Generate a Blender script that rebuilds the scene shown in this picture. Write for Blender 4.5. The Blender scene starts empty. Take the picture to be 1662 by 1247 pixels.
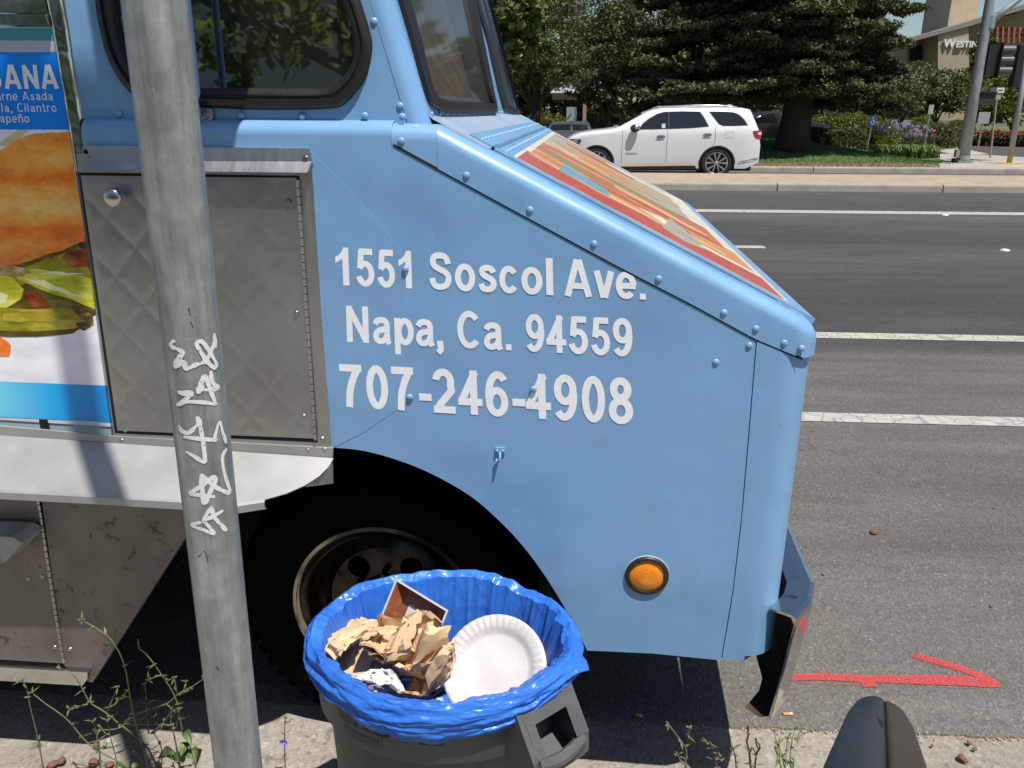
import bpy, math, random
import numpy as np
from mathutils import Vector, Matrix, noise
from mathutils.geometry import tessellate_polygon

R = math.radians
scene = bpy.context.scene
COL = scene.collection
random.seed(7)
RNG = np.random.default_rng(7)

# ---------------------------------------------------------------- camera
CAM_H = 1.6
YAW, PITCH, ROLL, FPX = R(3.5), R(19.0), 0.003, 1290.0
cam_data = bpy.data.cameras.new('camera')
cam = bpy.data.objects.new('camera', cam_data)
COL.objects.link(cam)
_h = Vector((-math.sin(YAW), math.cos(YAW), 0))
_r = Vector((math.cos(YAW), math.sin(YAW), 0))
_f = _h*math.cos(PITCH) - Vector((0, 0, 1))*math.sin(PITCH)
_u = _h*math.sin(PITCH) + Vector((0, 0, 1))*math.cos(PITCH)
_rr = _r*math.cos(ROLL) + _u*math.sin(ROLL)
_uu = _u*math.cos(ROLL) - _r*math.sin(ROLL)
CAM = Vector((0, 0, CAM_H))
cam.matrix_world = Matrix(((_rr.x, _uu.x, -_f.x, CAM.x), (_rr.y, _uu.y, -_f.y, CAM.y), (_rr.z, _uu.z, -_f.z, CAM.z), (0, 0, 0, 1)))
cam_data.sensor_fit = 'HORIZONTAL'
cam_data.angle_x = 2*math.atan(831/FPX)
cam_data.clip_start = 0.05
cam_data.clip_end = 3000
scene.camera = cam

# ---------------------------------------------------------------- sky, sun, exposure
SUN_EL = R(67.0)
_az = R(38.5)                                    # the light travels away from the camera and to its left
SUN_DIR = (_h*math.cos(_az) - _r*math.sin(_az))*math.cos(SUN_EL) - Vector((0, 0, 1))*math.sin(SUN_EL)
world = bpy.data.worlds.new('World')
scene.world = world
world.use_nodes = True
wn = world.node_tree
sky = wn.nodes.new('ShaderNodeTexSky')
sky.sky_type = 'NISHITA'
sky.sun_disc = False
sky.sun_elevation = SUN_EL
sky.sun_rotation = math.atan2(-SUN_DIR.x, -SUN_DIR.y)
sky.air_density = 1.0
sky.dust_density = 0.6
sky.ozone_density = 1.6
bg = wn.nodes['Background']
bg.inputs['Strength'].default_value = 0.075
wn.links.new(sky.outputs[0], bg.inputs[0])
sun_data = bpy.data.lights.new('sun', 'SUN')
sun_data.energy = 5.0
sun_data.angle = R(0.55)
sun_data.color = (1.0, 0.955, 0.88)
sun = bpy.data.objects.new('sun', sun_data)
COL.objects.link(sun)
sun.location = (6, -8, 25)
sun.rotation_euler = SUN_DIR.to_track_quat('-Z', 'Y').to_euler()
vs = scene.view_settings
scene.display_settings.display_device = 'sRGB'
vs.view_transform = 'Standard'
vs.look = 'None'
vs.exposure = 0.28
vs.gamma = 1.0
vs.use_curve_mapping = False
scene.render.engine = 'CYCLES'
scene.cycles.use_denoising = True
scene.cycles.max_bounces = 6
scene.cycles.transparent_max_bounces = 12

# ---------------------------------------------------------------- where things stand: the camera was used as a surveying instrument
def ray(px, py):
    return _f*FPX + _rr*(px-831) - _uu*(py-623.5)
def at_z(px, py, z=0.0):
    d = ray(px, py); t = (z-CAM.z)/d.z
    return CAM + d*t
def at_y(px, py, Y):
    d = ray(px, py); t = (Y-CAM.y)/d.y
    return CAM + d*t
TR_ANG = R(-1.5)                                 # the truck stands almost parallel to the kerb
TO = Vector((_h.x*1.55, _h.y*1.55, 0))
TU = Vector((math.cos(TR_ANG), math.sin(TR_ANG), 0))
TV = Vector((-math.sin(TR_ANG), math.cos(TR_ANG), 0))
def to_local(p):
    q = p - TO
    return Vector((q.dot(TU), q.dot(TV), p.z))
_co = to_local(CAM)
def tk(px, py, v=0.0):
    d = ray(px, py)
    dl = Vector((d.dot(TU), d.dot(TV), d.z))
    t = (v - _co.y)/dl.y
    return _co + dl*t
def tkp(px, py, P, n):
    d = ray(px, py)
    dl = Vector((d.dot(TU), d.dot(TV), d.z))
    t = (Vector(P) - _co).dot(n)/dl.dot(n)
    return _co + dl*t

# ---------------------------------------------------------------- helpers
def tag(o, label=None, cat=None, group=None, kind=None):
    if label: o['label'] = label
    if cat: o['category'] = cat
    if group: o['group'] = group
    if kind: o['kind'] = kind
    return o
def thing(name, loc, label, cat, group=None, rz=0.0):
    o = bpy.data.objects.new(name, None)
    COL.objects.link(o)
    o.location = loc; o.rotation_euler = (0, 0, rz); o.empty_display_size = .1
    return tag(o, label, cat, group)
class MB:
    """collects shapes that make up ONE part"""
    def __init__(s):
        s.v = []; s.f = []; s.mi = []; s.cur = 0
    def mat(s, i):
        s.cur = i; return s
    def add(s, verts, faces):
        b = len(s.v)
        s.v.extend([tuple(p) for p in verts])
        for f in faces:
            s.f.append(tuple(i+b for i in f)); s.mi.append(s.cur)
        return s
    def grid(s, rows, closed=False, flip=False):
        n = len(rows[0]); vs_ = [p for r in rows for p in r]; fs = []
        for i in range(len(rows)-1):
            for j in range(n if closed else n-1):
                k = (j+1) % n
                q = (i*n+j, i*n+k, (i+1)*n+k, (i+1)*n+j)
                fs.append(q[::-1] if flip else q)
        return s.add(vs_, fs)
    def box(s, a, b, M=None):
        x0, y0, z0 = a; x1, y1, z1 = b
        p = [Vector(c) for c in ((x0,y0,z0),(x1,y0,z0),(x1,y1,z0),(x0,y1,z0),(x0,y0,z1),(x1,y0,z1),(x1,y1,z1),(x0,y1,z1))]
        if M is not None: p = [M @ q for q in p]
        return s.add(p, [(0,3,2,1),(4,5,6,7),(0,1,5,4),(1,2,6,5),(2,3,7,6),(3,0,4,7)])
    def prism(s, outer, holes=(), f0=None, f1=None, caps=(1, 1)):
        """outline (2-D) with holes between two mappings f0(p), f1(p)"""
        loops = [list(outer)] + [list(h) for h in holes]
        flat = [p for l in loops for p in l]
        tris = tessellate_polygon([[Vector((p[0], p[1], 0)) for p in l] for l in loops])
        n = len(flat)
        vs_ = [f0(p) for p in flat]
        if f1 is None:
            return s.add(vs_, [tuple(t) for t in tris])
        vs_ += [f1(p) for p in flat]
        fs = []
        if caps[0]: fs += [tuple(t) for t in tris]
        if caps[1]: fs += [tuple(i+n for i in t[::-1]) for t in tris]
        o = 0
        for l in loops:
            m = len(l)
            for i in range(m):
                j = (i+1) % m
                fs.append((o+i, o+j, o+j+n, o+i+n))
            o += m
        return s.add(vs_, fs)
    def tube(s, pts, rad, n=8, caps=True):
        pts = [Vector(p) for p in pts]
        if not hasattr(rad, '__len__'): rad = [rad]*len(pts)
        rows = []; up = None
        for i, p in enumerate(pts):
            t = (pts[min(i+1, len(pts)-1)] - pts[max(i-1, 0)])
            if t.length < 1e-9: t = Vector((0, 0, 1))
            t.normalize()
            if up is None: up = t.orthogonal().normalized()
            a = (up - t*up.dot(t))
            a = a.normalized() if a.length > 1e-6 else t.orthogonal().normalized()
            up = a; b = t.cross(a)
            rows.append([p + (a*math.cos(2*math.pi*k/n) + b*math.sin(2*math.pi*k/n))*rad[i] for k in range(n)])
        base = len(s.v)
        s.grid(rows, closed=True)
        if caps:
            s.f.append(tuple(base+k for k in range(n))[::-1]); s.mi.append(s.cur)
            e = base + (len(rows)-1)*n
            s.f.append(tuple(e+k for k in range(n))); s.mi.append(s.cur)
        return s
    def lathe(s, prof, n=32, M=None, a0=0.0, a1=2*math.pi):
        """prof: (radius, height) pairs round the z axis"""
        full = abs(a1-a0-2*math.pi) < 1e-6
        m = n if full else n+1
        rows = []
        for r, h in prof:
            row = [Vector((r*math.cos(a0+(a1-a0)*k/n), r*math.sin(a0+(a1-a0)*k/n), h)) for k in range(m)]
            rows.append([M @ q for q in row] if M is not None else row)
        return s.grid(rows, closed=full)
    def obj(s, name, mats, parent=None, smooth=False, angle=None):
        me = bpy.data.meshes.new(name)
        me.from_pydata(s.v, [], s.f)
        ml = mats if isinstance(mats, (list, tuple)) else [mats]
        for m in ml: me.materials.append(m)
        if len(ml) > 1: me.polygons.foreach_set('material_index', s.mi)
        if smooth:
            me.polygons.foreach_set('use_smooth', [True]*len(me.polygons))
            if angle: me.set_sharp_from_angle(angle=R(angle))
        me.update()
        o = bpy.data.objects.new(name, me)
        COL.objects.link(o)
        if parent: o.parent = parent
        return o
def copy_obj(o, parent=None, loc=None):
    c = o.copy(); COL.objects.link(c)
    if parent: c.parent = parent
    if loc is not None: c.location = loc
    return c
def copy_tree(o, parent=None):
    c = o.copy(); COL.objects.link(c)
    if parent: c.parent = parent
    for ch in list(o.children): copy_tree(ch, c)
    return c
def np_mesh(name, verts, quads, mat, parent=None, nrm=None):
    me = bpy.data.meshes.new(name)
    nv, nq = len(verts), len(quads)
    k = quads.shape[1]
    me.vertices.add(nv); me.loops.add(nq*k); me.polygons.add(nq)
    me.vertices.foreach_set('co', np.ascontiguousarray(verts, dtype=np.float32).ravel())
    me.loops.foreach_set('vertex_index', np.ascontiguousarray(quads, dtype=np.int32).ravel())
    me.polygons.foreach_set('loop_start', np.arange(0, nq*k, k, dtype=np.int32))
    me.materials.append(mat)
    me.update(calc_edges=True)
    o = bpy.data.objects.new(name, me); COL.objects.link(o)
    if parent: o.parent = parent
    return o
def lerp(a, b, t): return a + (b-a)*t
def crom(pts, per=6, closed=False):
    P = [np.array(p, float) for p in pts]; n = len(P); out = []
    m = n if closed else n-1
    for i in range(m):
        p1, p2 = P[i], P[(i+1) % n]
        p0 = P[i-1] if (closed or i > 0) else p1*2-p2
        p3 = P[(i+2) % n] if (closed or i+2 < n) else p2*2-p1
        for k in range(per):
            t = k/per
            out.append(.5*((2*p1)+(-p0+p2)*t+(2*p0-5*p1+4*p2-p3)*t*t+(-p0+3*p1-3*p2+p3)*t**3))
    if not closed: out.append(P[-1])
    return [tuple(p) for p in out]

# ---------------------------------------------------------------- materials
def lin(c):
    return tuple((x/12.92 if x <= .04045 else ((x+.055)/1.055)**2.4) for x in (v/255 for v in c))
def mat(name, col, rough=.6, metal=0.0, var=0.0, vscale=8.0, bump=0.0, bscale=60.0, spec=.5, coat=0.0, col2=None, stretch=None, detail=4, transl=None, bdist=.01):
    """principled material with noise between col and col2 and a noise bump, all in object space"""
    m = bpy.data.materials.new(name); m.use_nodes = True
    nt = m.node_tree; b = nt.nodes['Principled BSDF']
    col = tuple(col[:3])
    b.inputs['Base Color'].default_value = (*col, 1)
    b.inputs['Roughness'].default_value = rough
    b.inputs['Metallic'].default_value = metal
    b.inputs['Specular IOR Level'].default_value = spec
    b.inputs['Coat Weight'].default_value = coat
    b.inputs['Coat Roughness'].default_value = .06
    tc = nt.nodes.new('ShaderNodeTexCoord'); mp = nt.nodes.new('ShaderNodeMapping')
    nt.links.new(tc.outputs['Object'], mp.inputs[0])
    if stretch: mp.inputs['Scale'].default_value = stretch
    if var or col2:
        nz = nt.nodes.new('ShaderNodeTexNoise'); nz.inputs['Scale'].default_value = vscale; nz.inputs['Detail'].default_value = detail
        nz.inputs['Roughness'].default_value = .62
        nt.links.new(mp.outputs[0], nz.inputs['Vector'])
        rp = nt.nodes.new('ShaderNodeValToRGB')
        rp.color_ramp.elements[0].position = .34; rp.color_ramp.elements[1].position = .66
        c2 = col2 if col2 else tuple(min(1, c*(1+var)) for c in col)
        c1 = col if col2 else tuple(c*(1-var) for c in col)
        rp.color_ramp.elements[0].color = (*c1[:3], 1); rp.color_ramp.elements[1].color = (*c2[:3], 1)
        nt.links.new(nz.outputs[0], rp.inputs[0]); nt.links.new(rp.outputs[0], b.inputs['Base Color'])
    if bump:
        n2 = nt.nodes.new('ShaderNodeTexNoise'); n2.inputs['Scale'].default_value = bscale; n2.inputs['Detail'].default_value = 3
        nt.links.new(mp.outputs[0], n2.inputs['Vector'])
        bp = nt.nodes.new('ShaderNodeBump'); bp.inputs['Strength'].default_value = bump; bp.inputs['Distance'].default_value = bdist
        nt.links.new(n2.outputs[0], bp.inputs['Height']); nt.links.new(bp.outputs[0], b.inputs['Normal'])
    return m
class NT:
    """small wrapper for hand-made node trees"""
    def __init__(s, m):
        s.nt = m.node_tree; s.b = s.nt.nodes['Principled BSDF']
        s.tc = s.nt.nodes.new('ShaderNodeTexCoord')
    def n(s, typ, **kw):
        x = s.nt.nodes.new(typ)
        for k, v in kw.items():
            if k.startswith('i_'): x.inputs[int(k[2:]) if k[2:].isdigit() else k[2:]].default_value = v
            else: setattr(x, k, v)
        return x
    def l(s, a, b): s.nt.links.new(a, b)
    def map(s, sc=(1,1,1), out='Object'):
        m = s.n('ShaderNodeMapping'); m.inputs['Scale'].default_value = sc
        s.l(s.tc.outputs[out], m.inputs[0]); return m.outputs[0]
    def noise(s, vec, scale, detail=4, rough=.6):
        x = s.n('ShaderNodeTexNoise'); x.inputs['Scale'].default_value = scale; x.inputs['Detail'].default_value = detail; x.inputs['Roughness'].default_value = rough
        s.l(vec, x.inputs['Vector']); return x.outputs[0]
    def ramp(s, fac, stops, interp='LINEAR'):
        x = s.n('ShaderNodeValToRGB'); x.color_ramp.interpolation = interp
        e = x.color_ramp.elements
        while len(e) < len(stops): e.new(.5)
        for i, (p, c) in enumerate(stops):
            e[i].position = p
            c = (c, c, c) if not hasattr(c, '__len__') else c
            e[i].color = (*c[:3], 1)
        s.l(fac, x.inputs[0]); return x.outputs[0]
    def mix(s, fac, a, b, blend='MIX'):
        x = s.n('ShaderNodeMix', data_type='RGBA', blend_type=blend)
        for i, v in ((0, fac), (6, a), (7, b)):
            if hasattr(v, 'is_linked'): s.l(v, x.inputs[i])
            else: x.inputs[i].default_value = v if i == 0 else (*v[:3], 1)
        return x.outputs[2]
    def math(s, op, a, b=0.0):
        x = s.n('ShaderNodeMath', operation=op)
        for i, v in ((0, a), (1, b)):
            if hasattr(v, 'is_linked'): s.l(v, x.inputs[i])
            else: x.inputs[i].default_value = v
        return x.outputs[0]
    def bump(s, h, strength=.3, dist=.01):
        x = s.n('ShaderNodeBump'); x.inputs['Strength'].default_value = strength; x.inputs['Distance'].default_value = dist
        s.l(h, x.inputs['Height']); s.l(x.outputs[0], s.b.inputs['Normal']); return x
    def base(s, c): s.l(c, s.b.inputs['Base Color'])
def newmat(name, rough=.6, metal=0.0, col=(.5,.5,.5), spec=.5):
    m = bpy.data.materials.new(name); m.use_nodes = True
    b = m.node_tree.nodes['Principled BSDF']
    b.inputs['Roughness'].default_value = rough; b.inputs['Metallic'].default_value = metal
    b.inputs['Base Color'].default_value = (*col[:3], 1); b.inputs['Specular IOR Level'].default_value = spec
    return m, NT(m)
# ================================================================ GROUND, ROAD, KERBS
def struct(o): o['kind'] = 'structure'; return o
Y_JOINT = 1.79; Y_MED0 = 17.55; Y_MED1 = 20.35; Y_FK = 23.0
XL, XR = -70.0, 90.0

# asphalt: three pavings of different age side by side, stone chips, tyre lanes, hairline cracks
m_asph, t = newmat('asphalt', .88, spec=.35)
vec = t.map()
sep = t.n('ShaderNodeSeparateXYZ'); t.l(vec, sep.inputs[0])
fy = t.math('DIVIDE', sep.outputs[1], 20.0)
wob = t.noise(t.map((.15, 1, 1)), 1.2, 3)
fy2 = t.math('ADD', fy, t.math('MULTIPLY', t.math('SUBTRACT', wob, .5), .03))
tone = t.ramp(fy2, [(0.0, (.118,.109,.099)), (.10, (.140,.130,.119)), (.16, (.112,.105,.097)), (.205, (.120,.113,.105)), (.272, (.106,.100,.094)), (.285, (.062,.061,.060)), (.36, (.050,.050,.051)), (.45, (.066,.065,.064)), (.48, (.078,.076,.073)), (.53, (.052,.052,.053)), (.62, (.060,.059,.059)), (.66, (.084,.081,.077)), (.72, (.058,.057,.057)), (.86, (.070,.069,.067))])
chips = t.n('ShaderNodeTexVoronoi'); chips.inputs['Scale'].default_value = 130; t.l(vec, chips.inputs['Vector'])
chipc = t.ramp(chips.outputs['Color'], [(0, .62), (.55, .92), (.85, 1.12), (.965, 1.6), (1, 2.0)])
big = t.ramp(t.noise(t.map((.5, 1.4, 1)), 1.6, 5), [(.3, .84), (.7, 1.14)])
fine = t.ramp(t.noise(vec, 420, 3), [(.25, .70), (.75, 1.32)])
streak = t.ramp(t.noise(t.map((.22, 2.2, 1)), 2.0, 5, .6), [(.28, .86), (.5, 1.06), (.72, 1.26)])
oil = t.ramp(t.noise(t.map((.8, 1.6, 1)), 1.1, 4, .55), [(.62, 1.0), (.74, .66)])
patch = t.n('ShaderNodeTexVoronoi'); patch.inputs['Scale'].default_value = .35; t.l(t.map((.5, 1.2, 1)), patch.inputs['Vector'])
patchc = t.ramp(patch.outputs['Color'], [(0, .90), (.5, 1.0), (1, 1.08)])
tone = t.mix(1.0, t.mix(1.0, t.mix(1.0, tone, streak, 'MULTIPLY'), oil, 'MULTIPLY'), patchc, 'MULTIPLY')
c = t.mix(1.0, tone, chipc, 'MULTIPLY'); c = t.mix(1.0, c, big, 'MULTIPLY'); c = t.mix(1.0, c, fine, 'MULTIPLY')
crk = t.n('ShaderNodeTexVoronoi', feature='DISTANCE_TO_EDGE'); crk.inputs['Scale'].default_value = .42
dv = t.n('ShaderNodeVectorMath', operation='ADD'); nz = t.n('ShaderNodeTexNoise'); nz.inputs['Scale'].default_value = 2.5; nz.inputs['Detail'].default_value = 5
t.l(vec, nz.inputs['Vector']); sc = t.n('ShaderNodeVectorMath', operation='SCALE'); sc.inputs[3].default_value = .9
t.l(nz.outputs['Color'], sc.inputs[0]); t.l(vec, dv.inputs[0]); t.l(sc.outputs[0], dv.inputs[1]); t.l(dv.outputs[0], crk.inputs['Vector'])
crkf = t.ramp(crk.outputs['Distance'], [(0, .35), (.0035, .55), (.006, 1.0)])
c = t.mix(.28, c, t.mix(1.0, c, crkf, 'MULTIPLY'))
t.base(c)
hh = t.math('ADD', chips.outputs['Distance'], t.math('MULTIPLY', t.noise(vec, 200, 3), .8))
t.bump(hh, .55, .006)

# gutter concrete with exposed aggregate and stains
m_conc, t = newmat('gutter_concrete', .9, spec=.3)
vec = t.map()
big = t.ramp(t.noise(vec, 2.2, 6, .7), [(.28, (.22,.197,.165)), (.5, (.30,.272,.232)), (.72, (.345,.315,.272))])
vo = t.n('ShaderNodeTexVoronoi'); vo.inputs['Scale'].default_value = 85; t.l(vec, vo.inputs['Vector'])
ag = t.ramp(vo.outputs['Color'], [(0, .5), (.2, .85), (.6, 1.0), (.85, 1.12), (1, 1.5)])
fine = t.ramp(t.noise(vec, 330, 4), [(.25, .62), (.75, 1.3)])
c = t.mix(1.0, t.mix(1.0, big, ag, 'MULTIPLY'), fine, 'MULTIPLY')
spot = t.ramp(t.noise(vec, 9, 2), [(.66, 1.0), (.72, .62)])
t.base(t.mix(1.0, c, spot, 'MULTIPLY'))
t.bump(t.math('ADD', t.noise(vec, 160, 4), t.math('MULTIPLY', vo.outputs['Distance'], .7)), .6, .006)

m_kerb = mat('kerb_concrete', (.30,.275,.235), .88, var=.16, vscale=3.0, bump=.3, bscale=60, detail=8)
m_walk = mat('far_pavement_concrete', (.33,.30,.255), .9, var=.14, vscale=1.6, bump=.2, bscale=40, detail=8)
m_dry = mat('dry_grass_strip', (.20,.145,.085), .95, col2=(.30,.24,.155), vscale=6, bump=.5, bscale=50, detail=8)
m_earth = mat('far_ground', (.10,.085,.06), .95, col2=(.06,.075,.035), vscale=.4, detail=8)
m_paint, t = newmat('road_paint', .7, spec=.35)
vec = t.map()
vor = t.n('ShaderNodeTexVoronoi', feature='DISTANCE_TO_EDGE'); vor.inputs['Scale'].default_value = 11; t.l(vec, vor.inputs['Vector'])
ck = t.ramp(vor.outputs['Distance'], [(0, .55), (.03, .75), (.07, 1.0)])
wear = t.ramp(t.noise(vec, 7, 8, .75), [(.30, (.30,.287,.265)), (.5, (.42,.407,.38)), (.75, (.48,.467,.44))])
gr = t.ramp(t.noise(vec, 240, 3), [(.22, .62), (.5, 1.0), (.9, 1.05)])
t.base(t.mix(1.0, t.mix(1.0, wear, ck, 'MULTIPLY'), gr, 'MULTIPLY'))
t.bump(t.noise(vec, 150, 3), .4, .004)

def sheet(name, pts, z, m, structure=True):
    mb = MB(); mb.prism([(p[0], p[1]) for p in pts], (), lambda p: (p[0], p[1], z))
    me_o = mb.obj(name, m)
    if sum((b[0]-a[0])*(b[1]+a[1]) for a, b in zip(pts, pts[1:]+pts[:1])) > 0: me_o.data.flip_normals()
    return struct(me_o) if structure else me_o
sheet('ground', [(-1500, -200), (1500, -200), (1500, 2500), (-1500, 2500)], -.06, m_earth)

# the asphalt's near edge is ragged where it meets the gutter
def ragged(x): return .012*noise.noise((x*9, 0, 0)) + .006*noise.noise((x*40, 3, 0)) + .02*noise.noise((x*1.3, 9, 0))
xs = [XL] + [-4 + i*.02 for i in range(451)] + [XR]
mb = MB()
mb.grid([[(x, Y_JOINT+ragged(x), -.004) for x in xs], [(x, Y_JOINT+ragged(x)+.004, .006) for x in xs], [(x, Y_JOINT+.12, .007) for x in xs],
         [(x, Y_MED0+.02, .0) for x in xs]])
struct(mb.obj('road', m_asph))
mb = MB(); mb.grid([[(x, .9, .0) for x in (XL, -4, 0, 4, XR)], [(x, Y_JOINT+.15, .0) for x in (XL, -4, 0, 4, XR)]])
struct(mb.obj('gutter', m_conc))
# near kerb and pavement, under the camera
mb = MB()
prof = [(.90, -.02), (.885, .10), (.865, .122), (.74, .125)]
mb.grid([[(x, y, z) for x in (XL, XR)] for y, z in prof][::-1])
struct(mb.obj('kerb', m_kerb))
mb = MB(); mb.grid([[(x, .735, .121) for x in (XL, XR)], [(x, -3.2, .13) for x in (XL, XR)]], flip=True)
struct(mb.obj('pavement', m_conc))
sheet('lawn_behind_pavement', [(XL, -40), (XR, -40), (XR, -3.2), (XL, -3.2)], .12, mat('near_lawn', (.06,.09,.03), .95, var=.4, vscale=3))

# painted lines
def stripe(y0, y1, x0, x1, z=.0125, n=200):
    mb = MB()
    rows = []
    for k, yy in enumerate((y0, y1)):
        rows.append([(lerp(x0, x1, i/n), yy + .004*noise.noise((lerp(x0, x1, i/n)*12, k*5, yy)), z) for i in range(n+1)])
    mb.grid(rows)
    return struct(mb.obj('lane_marking', m_paint))
def Yg(px, py): return at_z(px, py, .0).y
def zr(y): return .007*(1-(y-1.9)/(Y_MED0-1.9)) + .004      # just above the road's slight camber
for a, b, xa, xb in ((Yg(1300, 686), Yg(1300, 671.5), -40, 60), (Yg(1330, 550.5), Yg(1330, 541), -40, 60), (Yg(1300, 346.3), Yg(1300, 342), -40, 60)):
    stripe(a, b, xa, xb, zr((a+b)/2), 400)
yd0, yd1 = Yg(1230, 404), Yg(1230, 400); xe = at_z(1241, 402).x
for k in (-2, -1, 0, 2):
    stripe(yd0, yd1, xe-3.66+k*14.6, xe+k*14.6, zr(yd0), 40)
m_marker = mat('marker_ceramic', (.62,.6,.55), .4, var=.1)
for i, (px, py) in enumerate(((1631, 407), (1534, 349.5), (1511, 311))):
    p = at_z(px, py)
    mb = MB(); mb.lathe([(.0, .020), (.03, .018), (.05, .008), (.056, 0)], 14)
    o = mb.obj('road_marker', m_marker, smooth=True); o.location = (p.x, p.y, zr(p.y)-.004)
    tag(o, ['white raised road marker on the dark asphalt beyond the dashed line', 'white raised road marker beside the solid line next to the median', 'white raised road marker at the foot of the median kerb'][i], 'road marker', 'raised road markers')

# red sprayed utility arrow, beside the bumper
m_red, t = newmat('marking_spray', .7, col=(.55,.03,.04))
vec = t.map()
rr = t.ramp(t.noise(vec, 260, 4), [(.25, (.16,.035,.035)), (.42, (.52,.055,.06)), (.7, (.62,.085,.085))])
t.base(rr); t.bump(t.noise(vec, 180, 3), .5, .005)
def speckle(m, t, lo, hi):
    tr_ = t.n('ShaderNodeBsdfTransparent'); mx_ = t.n('ShaderNodeMixShader')
    t.l(t.ramp(t.noise(t.map(), 300, 3), [(lo, 0.0), (hi, 1.0)]), mx_.inputs[0]); t.l(tr_.outputs[0], mx_.inputs[1]); t.l(t.b.outputs[0], mx_.inputs[2])
    t.l(mx_.outputs[0], m.node_tree.nodes['Material Output'].inputs[0])
speckle(m_red, t, .36, .54)
m_red2, t2 = newmat('marking_overspray', .8, col=(.50,.06,.06)); speckle(m_red2, t2, .50, .64)
mb = MB()
def ragpoly(pxs, seed):
    P = [at_z(a, b, .01) for a, b in pxs]; out = []
    for i in range(len(P)):
        a, b = P[i], P[(i+1) % len(P)]; k = max(2, int((b-a).length/.006))
        for j in range(k):
            q = a.lerp(b, j/k)
            out.append((q.x+.0035*noise.noise((q.x*130, q.y*130, seed)), q.y+.0045*noise.noise((q.x*130, q.y*130, seed+7))))
    return out
arrow = [(1276,1094), (1340,1093), (1420,1097), (1500,1096), (1585,1099), (1545,1085), (1478,1066), (1493,1062), (1550,1078), (1605,1098), (1624,1110), (1622,1117), (1560,1113), (1420,1108), (1424,1115), (1402,1116), (1396,1107), (1330,1104), (1276,1105)]
poly = ragpoly(arrow, 1)
mb.prism(poly, (), lambda p: (p[0], p[1], .0106))
o = struct(mb.obj('painted_arrow', m_red))
pc_ = [Vector(p) for p in poly]; wide = []
for i, p in enumerate(pc_):
    d = (pc_[(i+1) % len(pc_)]-pc_[i-1]); n = Vector((d.y, -d.x)).normalized(); wide.append(tuple(p - n*.007 + Vector((0, .004*noise.noise((p.x*90, p.y*90, 4))))))
mb = MB(); mb.prism(wide, (), lambda p: (p[0], p[1], .0098)); struct(mb.obj('painted_arrow_overspray', m_red2))

# median: separate kerb stones with dark joints, tan stamped top
m_med, t = newmat('stamped_median', .9)
vec = t.map()
br = t.n('ShaderNodeTexBrick'); br.inputs['Scale'].default_value = 3.0; br.inputs['Mortar Size'].default_value = .03
br.inputs['Color1'].default_value = (.40,.315,.23,1); br.inputs['Color2'].default_value = (.355,.28,.205,1); br.inputs['Mortar'].default_value = (.26,.20,.14,1)
t.l(vec, br.inputs['Vector'])
t.base(t.mix(1.0, br.outputs[0], t.ramp(t.noise(vec, 3, 6), [(.3, .82), (.7, 1.15)]), 'MULTIPLY'))
med = tag(thing('median', (0, 0, 0), None, None), kind='structure')
mb = MB(); mb.grid([[(XL, Y_MED0+.17, .15), (XR, Y_MED0+.17, .15)], [(XL, Y_MED1-.1, .155), (XR, Y_MED1-.1, .155)]], flip=False)
mb.obj('median_paving', m_med, med)
mb = MB(); mb.box((XL, Y_MED1-.1, -.05), (XR, Y_MED1, .158)); mb.obj('far_kerb', m_kerb, med)
x_j = at_z(1255, 300, .1).x; seg = at_z(1518, 302, .1).x - x_j
def kerbprism(mb, x0, x1, y0, h):
    prof = [(y0, -.05), (y0+.012, h*.75), (y0+.022, h*.93), (y0+.045, h), (y0+.18, h+.003), (y0+.18, -.05)]
    mb.grid([[(x0, a, b) for a, b in prof], [(x1, a, b) for a, b in prof]], flip=True)
    mb.add([(x0, a, b) for a, b in prof], [tuple(range(6))]); mb.add([(x1, a, b) for a, b in prof], [tuple(range(6))[::-1]])
mb = MB(); kerbprism(mb, .012, seg-.012, Y_MED0, .15)
first = None
for k in range(-6, 9):
    if first is None:
        first = mb.obj('kerb_stone', m_kerb, med); o = first
    else: o = copy_obj(first, med)
    o.location = (x_j + k*seg, 0, 0)
mb = MB(); mb.box((XL, Y_MED0+.03, -.05), (XR, Y_MED0+.16, .12)); mb.obj('joint_filler', mat('joint_dirt', (.05,.045,.04), .95), med)

# far carriageway, far kerb, dry strip, lawn with a low mound, pavement corner, drive
mb = MB(); mb.grid([[(XL, Y_MED1-.02, 0), (XR, Y_MED1-.02, 0)], [(XL, Y_FK+.03, 0), (XR, Y_FK+.03, 0)]]); struct(mb.obj('far_road', m_asph))
fk = tag(thing('far_roadside_kerb', (0, 0, 0), None, None), kind='structure')
mb = MB(); kerbprism(mb, .012, 6.0-.012, Y_FK, .15); first = None
for k in range(-8, 12):
    o = mb.obj('kerb_stone', m_kerb, fk) if first is None else copy_obj(first, fk)
    first = first or o; o.location = (at_z(1322, 275, .1).x + k*6.0, 0, 0)
mb = MB(); mb.grid([[(XL, Y_FK+.17, .149), (10.6, Y_FK+.17, .149)], [(XL, 24.75, .15), (10.6, 24.75, .15)]]); struct(mb.obj('dry_verge', m_dry))
def lawn_z(x, y):
    a = max(0, min(1, (y-24.6)/4.5)); a = a*a*(3-2*a)
    b = max(0, min(1, (11.9-x)/4.0)); b = b*b*(3-2*b)
    return .135 + .42*a*b
mb = MB()
LX = [-45+i*1.2 for i in range(39)] + [2+i*.5 for i in range(22)]
mb.grid([[(x, y, lawn_z(x, y) - (.12 if (x > 12.3) else 0)) for x in LX] for y in [24.5+i*.5 for i in range(28)]])
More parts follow.
